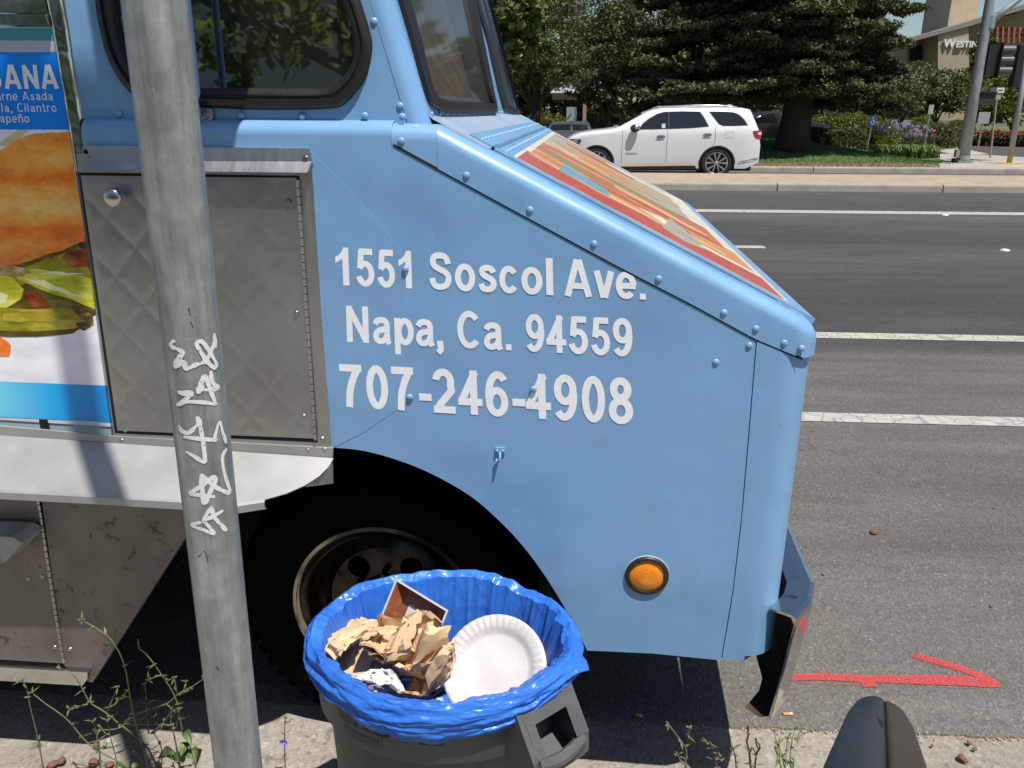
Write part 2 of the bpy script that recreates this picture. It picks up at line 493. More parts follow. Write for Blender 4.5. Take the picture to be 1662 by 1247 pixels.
m_lawn = mat('lawn_soil', (.055,.10,.022), .95, col2=(.085,.13,.034), vscale=5, bump=.4, bscale=40)
struct(mb.obj('lawn', m_lawn, smooth=True))
sheet('far_pavement', [(10.3, Y_FK+.17), (60, Y_FK+.17), (60, 31), (13.0, 31), (11.9, 26.5), (11.0, 24.9)], .154, m_walk)
pd = [at_z(*p, .1) for p in ((1500, 248), (1662, 258), (1990, 262), (1990, 238), (1545, 238.5), (1520, 240))]
sheet('driveway', [(p.x, p.y) for p in pd], .157, m_asph)
pd = [at_z(*p, .16) for p in ((1510, 244), (1560, 253), (1605, 250), (1560, 241))]
sheet('driveway_apron', [(p.x, p.y) for p in pd], .162, m_walk)
pd = [at_z(*p, .16) for p in ((1604, 264.6), (1640, 266.6), (1662, 265.0), (1625, 263.0))]
o = sheet('tactile_paving', [(p.x, p.y) for p in pd], .166, mat('yellow_tactile', (.62,.36,.03), .7, var=.1))
# far drive kerb painted red, with bed behind
a = at_z(1545, 238, .1); b = at_z(1990, 246, .1)
d = (b-a).normalized(); nrm = Vector((-d.y, d.x, 0))
mb = MB()
pr = [(0, .1), (.0, .30), (.12, .31), (.12, .1)]
mb.mat(0).grid([[a + nrm*q + Vector((0, 0, z-.1)) for q, z in pr[:2]], [b + nrm*q + Vector((0, 0, z-.1)) for q, z in pr[:2]]])
mb.mat(1).grid([[a + nrm*q + Vector((0, 0, z-.1)) for q, z in pr[1:]], [b + nrm*q + Vector((0, 0, z-.1)) for q, z in pr[1:]]])
struct(mb.obj('red_kerb', [mat('kerb_red_paint', (.42,.05,.045), .7, var=.2), m_walk]))
# ================================================================ FOOD TRUCK
truck = thing('food_truck', (TO.x, TO.y, 0), 'light blue food truck with riveted sloping nose and white street address lettering on its side', 'food truck', rz=TR_ANG)
VF = -.030                                          # the fender skin stands proud of the cab skin
BLUE = lin((118, 161, 203))
# blue paint: slightly uneven skin, chips, dust, a few drips
m_blue, t = newmat('blue_paint', .34, col=BLUE, spec=.5)
vec = t.map()
tone = t.ramp(t.noise(vec, 3.0, 5), [(.3, tuple(c*.94 for c in BLUE)), (.7, tuple(min(1, c*1.05) for c in BLUE))])
grime = t.ramp(t.noise(t.map((14, 14, 2.5)), 2.2, 6, .7), [(.52, 0.0), (.80, .42)])
c = t.mix(grime, tone, lin((128, 150, 176)))
chip = t.ramp(t.noise(vec, 55, 3, .75), [(.765, 0.0), (.775, 1.0)])
c = t.mix(chip, c, lin((205, 212, 220)))
dark = t.ramp(t.noise(t.map((1, 1, 1.3)), 90, 2, .6), [(.79, 0.0), (.80, 1.0)])
c = t.mix(dark, c, lin((40, 48, 60)))
t.base(c)
t.l(t.ramp(t.noise(vec, 12, 5), [(.3, .28), (.7, .46)]), t.b.inputs['Roughness'])
h = t.math('ADD', t.math('ADD', t.noise(vec, 4.0, 2, .4), t.math('MULTIPLY', t.noise(t.map((1, 1, .5)), 11.0, 2, .4), .25)), t.math('MULTIPLY', t.noise(vec, 180, 3), .012))
t.bump(h, .8, .012)
t.b.inputs['Coat Weight'].default_value = .3; t.b.inputs['Coat Roughness'].default_value = .12
m_cowl = mat('faded_cowl_paint', lin((148, 160, 172)), .5, col2=lin((125, 152, 182)), vscale=6)
m_rubber = mat('black_rubber', (.014,.012,.012), .42, var=.3, vscale=20, bump=.1, bscale=90)
m_dark = mat('underbody_black', (.006,.006,.006), .9, var=.3, vscale=8)
m_steel, t = newmat('brushed_steel', .36, metal=1.0)
vec = t.map()
t.base(t.ramp(t.noise(t.map((2, 2, 2)), 3, 6), [(.3, (.42,.415,.41)), (.7, (.52,.515,.51))]))
t.l(t.ramp(t.noise(t.map((14, 2, 3)), 5, 4), [(.3, .36), (.7, .46)]), t.b.inputs['Roughness'])
t.bump(t.noise(t.map((160, 2, 2)), 4, 2), .05, .002)
m_quilt, t = newmat('quilted_steel', .40, metal=1.0)
vec = t.map()
t.base(t.ramp(t.noise(t.map((1.2, 2, 1)), 4, 6, .7), [(.3, (.35,.350,.352)), (.7, (.46,.460,.462))]))
t.l(t.ramp(t.noise(vec, 9, 6), [(.3, .36), (.7, .52)]), t.b.inputs['Roughness'])
m_shelf, t = newmat('shelf_steel', .45, metal=.55)
vec = t.map()
t.base(t.ramp(t.noise(t.map((1, 1, 1)), 4, 5, .6), [(.3, (.34,.345,.34)), (.7, (.45,.445,.43))]))
t.l(t.ramp(t.noise(t.map((3, 3, 3)), 4, 5), [(.3, .42), (.7, .55)]), t.b.inputs['Roughness'])
m_skirt, t = newmat('stained_skirt_steel', .55, metal=.7)
vec = t.map()
a = t.ramp(t.noise(vec, 7, 6, .7), [(.3, (.18,.16,.145)), (.7, (.27,.245,.225))])
st = t.ramp(t.noise(vec, 22, 3, .6), [(.62, 0.0), (.70, .7)])
t.base(t.mix(st, a, (.07,.05,.04)))
m_chrome = mat('polished_steel', (.62,.61,.60), .10, 1.0, bump=.12, bscale=7, bdist=.02)
m_screw = mat('screw_steel', (.45,.44,.42), .3, 1.0)
m_seam = mat('seam_black', (.008,.008,.01), .8)
m_glass, t = newmat('tinted_glass', .02, col=(.008,.010,.010), spec=.5)
t.b.inputs['IOR'].default_value = 3.4
m_wind, t = newmat('dusty_windscreen', .05, col=(.12,.125,.115), spec=.5)
dustc = t.ramp(t.noise(t.map(), 5, 6, .6), [(.3, (.085,.090,.085)), (.7, (.125,.130,.12))])
t.base(dustc)
tr_ = t.n('ShaderNodeBsdfTransparent'); tr_.inputs[0].default_value = (.72,.74,.71,1); mx_ = t.n('ShaderNodeMixShader'); mx_.inputs[0].default_value = .45
t.l(t.b.outputs[0], mx_.inputs[1]); t.l(tr_.outputs[0], mx_.inputs[2]); t.l(mx_.outputs[0], m_wind.node_tree.nodes['Material Output'].inputs[0])

def px2(pts, v): return [(tk(x, y, v).x, tk(x, y, v).z) for x, y in pts]
def plate(outer, holes=(), v0=0.0, v1=.02, mb=None):
    """flat panel standing in the truck's side, outline in (along, up), front face at v0"""
    mb = mb or MB()
    return mb.prism(outer, holes, lambda p: (p[0], v0, p[1]), lambda p: (p[0], v1, p[1]))
def rivet_at(x, y, v, r=.0065, tree=None): pass

# ---- lines measured on the skin
P = lambda x, y, v=0.0: tk(x, y, v)
L1px = [(638.5, 235), (820, 334), (1000, 431), (1132, 499), (1224.6, 550), (1303, 582.6)]
T0, T1 = P(709, 203, VF), P(1303, 517, VF+.01)     # crest of the sloping trim, back and front
slope = Vector((T1.x-T0.x, 0, T1.z-T0.z)); SL = slope.length; sd = slope.normalized()
hn = Vector((-sd.z, 0, sd.x))                       # hood normal
FX0 = P(1306, 560, .04).x + .007                    # front of the nose near its top
def front_x(w):                                     # the nose leans back a little towards the ground
    a = P(1299, 640, .04); b = P(1253, 1000, .04)
    return a.x + .007 + (b.x-a.x)*(w-a.z)/(b.z-a.z)

# ---- fender skin (one wide panel) with the wheel arch
arch_px = [(545, 727), (585, 731), (630, 742), (680, 760), (725, 782), (770, 810), (815, 850), (850, 888), (880, 928), (908, 972), (932, 1014), (953, 1056)]
left_edge = [(503, 243), (510, 330), (519, 470), (530, 620), (538, 726)]
seam_px = [(1227, 552), (1215, 700), (1203, 840), (1189, 960), (1170, 1072)]
outer = px2([(640, 236)] + left_edge[:0], VF)
def zshould(x): return lerp(P(200, 193).z, P(700, 197).z, (x-P(200, 193).x)/(P(700, 197).x-P(200, 193).x)) - .026
_xa, _xb = P(143, 190).x, P(640, 200).x
outl = [(_xa, zshould(_xa)), (_xa, P(143, 243, VF).z)] + px2(left_edge, VF) + px2(crom(arch_px, 4), VF) + px2([(1060, 1061), (1170, 1072)], VF) + px2(seam_px[::-1][1:], VF)
# upper border: under the trim strip
outl += px2([(1132, 494), (1000, 426), (820, 328), (700, 262), (648, 232)], VF) + [(_xb+.006, zshould(_xb)), (_xb, zshould(_xb))]
mb = plate(outl, (), VF, VF+.018)
fender = mb.obj('fender_panel', m_blue, truck)
# nose panel: from the seam round the corner and across the front
rows = []
wtop = P(1303, 575, VF).z + .034; wbot = P(1200, 1064, VF).z
for i in range(15):
    w = lerp(wtop, wbot, i/14)
    fx = front_x(w); r = .075
    sx = np.interp(w, [P(*q, VF).z for q in seam_px[::-1]], [P(*q, VF).x for q in seam_px[::-1]]) + .0018
    row = [(sx, VF+.016, w), (sx, VF-.001, w), (lerp(sx, fx-r, .5), VF-.001, w)]
    for k in range(9):
        a = math.pi/2*k/8
        row.append((fx-r+r*math.sin(a), VF-.001+r-r*math.cos(a), w))
    row += [(fx, lerp(VF+r, 2.15, q), w) for q in (.1, .5, .9)]
    row += [(fx-.03, 2.2, w), (fx-.2, 2.22, w)]
    rows.append(row)
# tuck the foot under, rounding upward at the front corner
last = rows[-1]
rows.append([(p[0] - (.045 if j > 3 else 0), p[1] + (.02 if j > 3 else 0), p[2] - .012 + (.02 if j > 5 else 0)) for j, p in enumerate(last)])
mb = MB(); mb.grid(rows)
nose = mb.obj('nose_panel', m_blue, truck, smooth=True, angle=40)
# dark seam behind the joint
mb = MB(); sp = px2(seam_px, VF); mb.grid([[(a-.004, VF+.012, b) for a, b in sp], [(a+.006, VF+.012, b) for a, b in sp]], flip=True)
mb.obj('panel_seam', m_seam, truck)
# welded triangular gusset lines on the fender: a proud patch whose edge shows
gus = px2([(505, 246), (560, 302), (612, 358), (655, 410), (668, 424), (668, 648), (640, 668), (590, 702), (543, 726), (530, 620), (519, 470), (510, 330)], VF)
plate(gus, (), VF-.0007, VF-.0001).obj('gusset_plate', m_blue, truck)

# ---- sloping trim strip that caps the edge of the nose
V_T = VF-.0018
l1 = [P(x, y, V_T) for x, y in L1px]
mz = (T1.z-T0.z)/(T1.x-T0.x)
def hood_z(u): return T0.z + mz*(u-T0.x)
XF = front_x(T1.z-.07) + .003
RC = .055
def trim_bottom(u): return float(np.interp(u, [q.x for q in l1], [q.z for q in l1]))
stn = [(lerp(T0.x, XF-RC, k/40), V_T, 0.0, 1.0) for k in range(41)]
for k in range(1, 13):
    a = math.pi/2*k/12
    stn.append((XF-RC+RC*math.sin(a), V_T+RC-RC*math.cos(a), -math.sin(a), math.cos(a)))
stn += [(XF, v, -1.0, 0.0) for v in (.1, .5, 1.0, 1.5, 2.0, 2.16)]
mb = MB(); rows = []
for u_, v_, nu, nv in stn:
    zb, r = trim_bottom(u_), .030
    zt0 = hood_z(u_) - r
    row = [(u_+nu*.008, v_+nv*.008, zb), (u_, v_, zb), (u_, v_, lerp(zb, zt0, .5)), (u_, v_, zt0)]
    for k in range(1, 9):
        a = math.pi/2*k/8; d_ = r*(1-math.cos(a)); uu_ = u_+nu*d_
        row.append((uu_, v_+nv*d_, hood_z(uu_) - r*(1-math.sin(a))))
    for d_, dz in ((.055, 0.0), (.0745, 0.0), (.075, -.014)):
        row.append((u_+nu*d_, v_+nv*d_, hood_z(u_+nu*d_)+dz))
    rows.append(row)
mb.grid(rows)
mb.obj('edge_trim', m_blue, truck, smooth=True, angle=45)
# shadow gap line under the strip
mb = MB()
mb.grid([[Vector((q.x, VF-.0012, q.z-.0035)) for q in l1], [Vector((q.x, VF-.0012, q.z+.002)) for q in l1]])
mb.obj('trim_gap', m_seam, truck)
# level back end of the strip, carried on as the shoulder of the cab
def shoulder(x0, x1, vout, n=10, k=24, drop=0.0):
    mb = MB(); rows = []
    for i in range(k+1):
        x = lerp(x0, x1, i/k)
        zt = lerp(P(200, 193).z, P(700, 197).z, (x-P(200, 193).x)/(P(700, 197).x-P(200, 193).x))
        row = [(x, .004, zt+.004)]
        for j in range(n+1):
            a = math.pi/2*j/n
            row.append((x, -.001 + (vout+.001)*math.sin(a), zt - .026*(1-math.cos(a))))
        rows.append(row)
    mb.grid(rows, flip=True)
    return mb
shoulder(P(143, 190).x, P(641, 200).x, VF).obj('belt_shoulder', m_blue, truck, smooth=True, angle=50)
# trim tail between x=640 and the start of the slope
mb = MB(); rows = []
x0, x1 = P(640.5, 200).x, T0.x+.0015
V_K = V_T+.0007
for i in range(13):
    s = i/12; x = lerp(x0, x1, s)
    z_t = T0.z + .003*(1-s)
    zb = lerp(l1[0].z, float(np.interp(x, [q.x for q in l1], [q.z for q in l1])), 1.0)
    row = [(x, VF, zb), (x, V_K, zb), (x, V_K, lerp(zb, z_t-.03, .5)), (x, V_K, z_t-.03)]
    for k in range(1, 9):
        a = math.pi/2*k/8
        row.append((x, V_K+.03-.03*math.cos(a), z_t-.03+.03*math.sin(a)))
    row.append((x, .050, z_t))
    rows.append(row)
mb.grid(rows, flip=False)
mb.obj('trim_tail', m_blue, truck, smooth=True, angle=50)
0 and plate([(P(640, 200).x-.001, P(640, 236).z), (P(640, 200).x+.012, P(645, 238).z+.01), (P(640, 200).x+.012, P(640, 182).z), (P(640, 200).x-.001, P(640, 180).z)], (), VF-.0055, VF+.02).obj('trim_end', m_blue, truck)

# ---- cab side with window, front pillar and windscreen
PB, PT = P(697, 186, .036), P(641.5, 0, .036)
wd = Vector((PT.x-PB.x, 0, PT.z-PB.z)).normalized()   # up the windscreen
wn_ = Vector((wd.z, 0, -wd.x))                       # windscreen normal, forward
ZTOP = 2.75
def on_wd(w, off=0.0): # x on the windscreen plane at height w
    return PB.x + wd.x/wd.z*(w-PB.z)
gask_out = [(155, -60), (156, 0), (162, 40), (173, 85), (190, 122), (212, 150), (245, 166), (300, 172), (396, 178), (480, 178.5), (541, 176), (562, 167), (589, 136), (600, 108), (604.5, 80), (603, 60), (594, 28), (585, 0), (565, -60)]
gask_in = [(182, -60), (183, 0), (190, 45), (201, 85), (218, 115), (240, 133), (275, 141), (323, 143), (420, 143), (500, 143.5), (527, 142.5), (545, 136), (563, 119), (572, 101), (575, 84), (574.5, 68), (571, 46), (554, 0), (532, -60)]
def up_to(pts, v, ztop):
    q = px2(pts, v)
    a, b = q[0], q[-1]
    # carry the side jambs straight up to the window's head, out of frame
    d0 = (q[0][0]-q[1][0])/(q[0][1]-q[1][1]); d1 = (q[-1][0]-q[-2][0])/(q[-1][1]-q[-2][1])
    return [(a[0]+d0*.25*(ztop-a[1]), ztop)] + q + [(b[0]+d1*(ztop-b[1])*.8, ztop)]
WT = 2.28
hole = up_to(crom(gask_out, 3), 0, WT)
zc = P(200, 190).z
xl = P(143, 190).x - .10
xr_b, xr_t = P(662, 186).x, P(662, 186).x + wd.x/wd.z*(ZTOP-zc)
plate([(xl, zc-.02), (xr_b, zc-.02), (xr_t, ZTOP), (xl, ZTOP)], (hole,), 0.0, .025).obj('cab_side', m_blue, truck)
# side window: rubber gasket in two steps, dark glass
go, gi = up_to(crom(gask_out, 3), 0, WT), up_to(crom(gask_in, 3), 0, WT-.05)
def inter(f): return [(lerp(a[0], b[0], f), lerp(a[1], b[1], f)) for a, b in zip(go, gi)]
mb = MB()
loops = [(go, .003), (go, -.004), (inter(.18), -.013), (inter(.45), -.014), (inter(.52), -.009), (inter(.58), -.009), (inter(.66), -.013), (inter(.9), -.010), (gi, -.002), (gi, .012)]
rows = [[(p[0], v, p[1]) for p in l] for l, v in loops]
mb.grid(rows, closed=True)
win = mb.obj('side_window', m_rubber, truck, smooth=True, angle=60)
mb = MB(); mb.prism(inter(.97), (), lambda p: (p[0], .008, p[1]))
g = mb.obj('window_glass', m_glass, win)
# pillar between side and windscreen
mb = MB(); rows = []
for i in range(20):
    w = lerp(zc-.015, ZTOP, i/19)
    xa = P(662, 186).x + wd.x/wd.z*(w-zc); xb = on_wd(w)
    r = xb-xa
    row = [(xa-.004, .0006, w)]
    for k in range(11):
        a = math.pi/2*k/10
        row.append((xa + r*math.sin(a), .0008 + .0372*(1-math.cos(a)), w))
    rows.append(row)
mb.grid(rows)
mb.obj('front_pillar', m_blue, truck, smooth=True)
# windscreen plane pieces
def wp(px, py): return tkp(px, py, PB, wn_)
def wplate(mb, outer, holes, d0, d1=None):
    """outline given as (v, height) on the windscreen plane; d along its normal"""
    f = lambda d: (lambda p: Vector((on_wd(p[1]), p[0], p[1])) + wn_*d)
    return mb.prism(outer, holes, f(d0), f(d1) if d1 is not None else None)
def wpx(pts): return [(min(2.11, max(.046, wp(x, y).y)), wp(x, y).z) for x, y in pts]
g1o = [(645, 0), (660, 50), (680, 128), (690, 158), (698, 172), (712, 181), (740, 183.5), (803, 184.5), (796, 140), (768, 0)]
g1i = [(661, 0), (676, 55), (694, 130), (700, 150), (708, 160), (722, 164), (745, 166), (799, 169), (790, 140), (760, 0)]
g2o = [(769, 0), (790, 70), (808, 150), (816, 178), (830, 184), (857, 186), (851, 140), (826, 0)]
g2i = [(776, 0), (796, 70), (812, 145), (819, 167), (828, 174), (853, 178), (846, 140), (812, 0)]
def extend(q, h=.42):
    a0, a1 = q[0], q[1]; b0, b1 = q[-1], q[-2]
    return [(a0[0]+(a0[0]-a1[0])/(a0[1]-a1[1])*h, a0[1]+h)] + q + [(b0[0]+(b0[0]-b1[0])/(b0[1]-b1[1])*h, b0[1]+h)]
def rect4(q):  # keep the pane's own plane geometry tidy
    return extend(q)
o1, i1, o2, i2 = rect4(wpx(g1o)), rect4(wpx(g1i)), rect4(wpx(g2o)), rect4(wpx(g2i))
zl = P(700, 190).z - .02
vmax = max(p[0] for p in o2) + .06
VW = 2.2
midb, midt = (o1[-4][0]+o2[4][0])/2, (o1[-1][0]+o2[0][0])/2
mb = MB()
def ushape(v0b, v0t, v1b, v1t, o_):
    wplate(mb, [(v0t, o_[0][1]), (v0b, zl), (v1b, zl), (v1t, o_[-1][1])] + o_[::-1], (), 0.0, -.03)
ushape(.037, .037, midb, midt, o1); ushape(midb+.0005, midt+.0005, VW-.05, VW-.05, o2)
zt_ = max(o1[0][1], o2[0][1])-.01
wplate(mb, [(.037, zt_), (VW-.05, zt_), (VW-.05, ZTOP), (.037, ZTOP)], (), .001, -.03)
mb.obj('windscreen_surround', m_blue, truck)
for o_, i_, nm in ((o1, i1, 0), (o2, i2, 1)):
    mb = MB()
    f = lambda p, d: Vector((on_wd(p[1]), p[0], p[1])) + wn_*d
    mid = [(lerp(a[0], b[0], .5), lerp(a[1], b[1], .5)) for a, b in zip(o_, i_)]
    mb.grid([[f(p, -.002) for p in o_], [f(p, .010) for p in o_], [f(p, .014) for p in mid], [f(p, .008) for p in i_], [f(p, -.012) for p in i_]], closed=True)
    wso = mb.obj('windscreen', m_rubber, truck, smooth=True, angle=60)
    mb = MB(); wplate(mb, i_, (), -.006)
    mb.obj('windscreen_glass', m_wind, wso)
# added panel behind the near pane, painted with the hood picture's reflection
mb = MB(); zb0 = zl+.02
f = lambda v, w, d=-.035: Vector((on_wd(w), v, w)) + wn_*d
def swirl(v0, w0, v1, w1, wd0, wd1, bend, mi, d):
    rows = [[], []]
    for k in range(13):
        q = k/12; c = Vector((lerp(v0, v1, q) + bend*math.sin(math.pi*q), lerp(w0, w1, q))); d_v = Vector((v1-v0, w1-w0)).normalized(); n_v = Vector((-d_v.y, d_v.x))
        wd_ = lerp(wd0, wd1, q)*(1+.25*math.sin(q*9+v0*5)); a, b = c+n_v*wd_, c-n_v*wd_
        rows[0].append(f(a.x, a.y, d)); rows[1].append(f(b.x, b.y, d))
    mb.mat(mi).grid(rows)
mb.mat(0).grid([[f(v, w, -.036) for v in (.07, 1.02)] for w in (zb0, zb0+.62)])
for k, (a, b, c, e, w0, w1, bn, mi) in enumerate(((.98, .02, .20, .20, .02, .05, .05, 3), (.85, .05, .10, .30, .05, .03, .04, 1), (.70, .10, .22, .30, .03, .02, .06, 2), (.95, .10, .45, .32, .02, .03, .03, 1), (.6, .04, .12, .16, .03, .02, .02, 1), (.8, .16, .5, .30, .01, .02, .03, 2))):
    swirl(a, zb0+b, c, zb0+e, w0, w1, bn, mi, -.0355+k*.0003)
mb.obj('reflection_panel', [mat('reflection_grey', (.16,.16,.15), .8), mat('reflection_orange', (.42,.18,.06), .8, var=.3, vscale=12), mat('reflection_green', (.14,.22,.06), .8, var=.3, vscale=12), mat('reflection_teal', (.06,.20,.24), .8, var=.3, vscale=12)], truck)
# ---- cowl, piano hinge, hood
HP = Vector((T0.x, 0, T0.z))
def hp(px, py): return tkp(px, py, HP + hn*.0, hn)
def hs(q):  # distance down the slope
    return (Vector((q[0], 0, q[2])) - HP).dot(sd)
S_hinge = hs(hp(812, 237)); S_top = hs(hp(829, 248)); S_end = hs(hp(1288, 489))
def hpt(s, v, d=0.0): 
    q = HP + sd*s + hn*d; q.y = v; return q
V0, V1 = .050, 2.16
mb = MB()
mb.grid([[hpt(-.13, v, .03) + Vector((0, 0, 0)) for v in (V0-.02, V1)], [hpt(-.02, v, 0.0) for v in (V0-.02, V1)], [hpt(S_hinge-.004, v, 0.0) for v in (V0-.02, V1)], [hpt(S_hinge-.004, v, -.02) for v in (V0-.02, V1)]], flip=True)
mb.obj('cowl_panel', m_cowl, truck)
mb = MB(); mb.box((0, 0, 0), (1, 1, 1)); 
def slab(mb, s0, s1, v0, v1, d0, d1):
    p = [hpt(s, v, d) for d in (d0, d1) for s, v in ((s0, v0), (s1, v0), (s1, v1), (s0, v1))]
    mb.add(p, [(0,1,2,3), (7,6,5,4), (0,4,5,1), (1,5,6,2), (2,6,7,3), (3,7,4,0)])
mb = MB(); slab(mb, S_hinge-.055, S_hinge-.004, .09, 2.1, .0005, .003); slab(mb, S_hinge+.008, S_hinge+.04, .09, 2.1, .0015, .004)
mb.obj('hinge_leaf', m_blue, truck)
mb = MB()
for k in range(66):
    a = lerp(.10, 2.08, k/66)
    mb.tube([hpt(S_hinge+.002, a, .004), hpt(S_hinge+.002, a+.024, .004)], .0055, 6)
hg = mb.obj('piano_hinge', m_blue, truck); hg['kind'] = 'stuff'
mb = MB(); slab(mb, S_hinge+.004, S_end, V0+.006, V1, -.02, .0030)
hood = mb.obj('hood', m_blue, truck)
mb = MB(); slab(mb, S_hinge, S_end-.012, V0-.01, V0+.012, -.022, -.010)
mb.obj('hood_gap', m_seam, truck)
# front lip under the hood
mb = MB(); slab(mb, S_end-.01, SL-.01, V0-.01, V1+.02, -.05, -.016); mb.obj('hood_lip', m_blue, truck)

# printed picture on the hood: flat layers of colour
PRT = {k: mat('print_'+k, lin(c), .36, var=.14, vscale=14, detail=5) for k, c in dict(red=(168,84,76), orange=(190,136,94), amber=(198,164,118), green=(124,132,102), cyan=(104,150,170), cream=(200,194,180), grey=(158,154,142), tan=(178,152,118), rust=(172,108,84)).items()}
layer = [0]
def hprint(pts, key):
    layer[0] += 1
    q = [hp(x, y) for x, y in pts]
    mb = MB(); d = .0016 + layer[0]*.00012
    mb.prism([(hs(p), p.y) for p in q], (), lambda p: hpt(p[0], p[1], d))
    return mb
prt = []
pic = MB(); pmats = list(PRT.values()); keys = list(PRT.keys())
def addprint(pts, key):
    layer[0] += 1; d = .0034 + layer[0]*.00002
    q = [hp(x, y) for x, y in pts]
    pic.mat(keys.index(key)).prism([(hs(p), p.y) for p in q], (), lambda p: hpt(p[0], p[1], d))
def addsv(pts, key):
    layer[0] += 1; d = .0034 + layer[0]*.00002
    pic.mat(keys.index(key)).prism(pts, (), lambda p: hpt(p[0], p[1], d))
B0 = hs(hp(831, 250)) + .004; B1 = S_end - .045; vA = V0+.050; vB = V1-.06
addsv([(B0, vA), (B1, vA), (B1, vB), (B0, vB)], 'cream')
vR = [hp(x, y).y for x, y in ((846, 250), (1200, 440))]
addsv([(B0+.012, vA+.012), (B1-.012, vA+.012), (B1-.012, vA+.24), (B0+.45, vA+.22), (B0+.2, vA+.26), (B0+.012, vA+.31)], 'red')
vlo, vhi = vA+.17, vB-.02
rngp = random.Random(5)
def streak(s0, s1, va, vb, key, taper=.5):
    mv = (va+vb)/2; ts = [0, .25, .5, .75, 1]
    top = [(lerp(s0, s1, q), va + .02*rngp.uniform(-1, 1) + (mv-va)*taper*abs(2*q-1)**3) for q in ts]
    bot = [(lerp(s0, s1, q), vb + .02*rngp.uniform(-1, 1) - (vb-mv)*taper*abs(2*q-1)**3) for q in ts]
    addsv(top + bot[::-1], key)
L_ = B1-B0
streak(B0+.02, B1-.02, vA+.26, vA+.58, 'orange', .1)
streak(B0+.02, B1-.05, vA+.5, vA+.95, 'rust', .1)
streak(B0+.02, B1-.10, vA+.9, vB-.03, 'grey', .1)
for s0, s1, a, b, k in ((.0, .6, .22, .30, 'amber'), (.1, .9, .33, .40, 'amber'), (.3, .95, .44, .50, 'orange'), (.0, .5, .34, .42, 'rust'), (.15, .75, .40, .46, 'red'),
                        (.0, .35, .52, .66, 'green'), (.25, .7, .58, .72, 'rust'), (.05, .6, .70, .80, 'orange'), (.4, .9, .62, .72, 'amber'), (.5, .95, .52, .60, 'red'),
                        (.1, .5, .82, .92, 'rust'), (.35, .8, .80, .92, 'green'), (0, .4, .98, 1.12, 'amber'), (.2, .7, 1.05, 1.2, 'orange'), (.05, .5, 1.2, 1.35, 'orange'), (.3, .9, 1.3, 1.5, 'tan'), (.1, .6, 1.5, 1.7, 'rust'), (.4, .9, 1.65, 1.85, 'cream'), (0, .5, 1.8, 1.95, 'orange')):
    streak(B0+.02+s0*L_*.93, B0+.02+s1*L_*.93, vA+a, vA+b, k)
addprint([(906, 278), (914, 269), (985, 311), (988, 321)], 'cyan')
addprint([(1040, 341), (1072, 355), (1108, 378), (1136, 397), (1120, 392), (1086, 374)], 'cream')
addprint([(1074, 372), (1086, 356), (1130, 392), (1142, 408), (1110, 395)], 'grey')
pic.obj('hood_picture', pmats, hood)

# ---- rivets: each a small domed head on the skin
mb = MB(); mb.lathe([(0, .0036), (.0028, .0034), (.0052, .0025), (.0066, .0010), (.0070, -.001)], 12, Matrix.Rotation(R(90), 4, 'X'))
rv = mb.obj('rivet', m_blue, truck, smooth=True)
riv_px = [(653, 190, -.013), (651, 229, V_T), (757, 285, V_T), (860, 341, V_T), (964, 396, V_T), (1069, 453, V_T), (1175, 508, V_T), (1227, 534, V_T), (1273, 557, V_T), (1301, 566, V_T-.002),
          (1216, 561, VF), (1162, 588, VF), (866, 632, VF-.0035), (665, 645, VF-.002), (658, 437, VF-.003), (607, 35, 0), (649, 172, 0), (592, 188, -.004), (490, 189, -.004), (391, 187, -.004), (193, 185, -.002)]
for i, (x, y, v) in enumerate(riv_px):
    o = rv if i == 0 else copy_obj(rv, truck)
    q = P(x, y, v); o.location = (q.x, v, q.z)
# two rows of small rivets below the windscreen and along the hinge
rr_mesh = rv
for k in range(24):
    o = copy_obj(rv, truck); v = .06 + k*.086
    q = Vector((on_wd(zl+.024), v, zl+.024)) + wn_*.001
    o.location = q; o.rotation_euler = (0, 0, R(90)); o.scale = (.8, .8, .8)
for s_, d_ in ((S_hinge-.030, .003), (S_hinge+.024, .004)):
    for k in range(40):
        o = copy_obj(rv, truck); o.location = hpt(s_, .11 + k*.05, d_)
        o.rotation_euler = (R(-90), 0, 0); o.scale = (.85, 1.3, .85)

# ---- hook latch on the fender
q = P(812, 735, VF)
mb = MB()
mb.box((q.x-.010, VF-.004, q.z-.001), (q.x+.010, VF-.0005, q.z+.013))
mb.lathe([(0, .004), (.003, .003), (.0035, 0)], 8, Matrix.Translation((q.x-.006, VF-.004, q.z+.006)) @ Matrix.Rotation(R(90), 4, 'X'))
mb.lathe([(0, .004), (.003, .003), (.0035, 0)], 8, Matrix.Translation((q.x+.006, VF-.004, q.z+.006)) @ Matrix.Rotation(R(90), 4, 'X'))
mb.tube([(q.x, VF-.003, q.z+.002), (q.x+.001, VF-.014, q.z-.002), (q.x, VF-.016, q.z-.010), (q.x-.004, VF-.010, q.z-.017), (q.x-.008, VF-.006, q.z-.012)], .0026, 8)
mb.obj('hood_hook', m_blue, truck, smooth=True, angle=50)

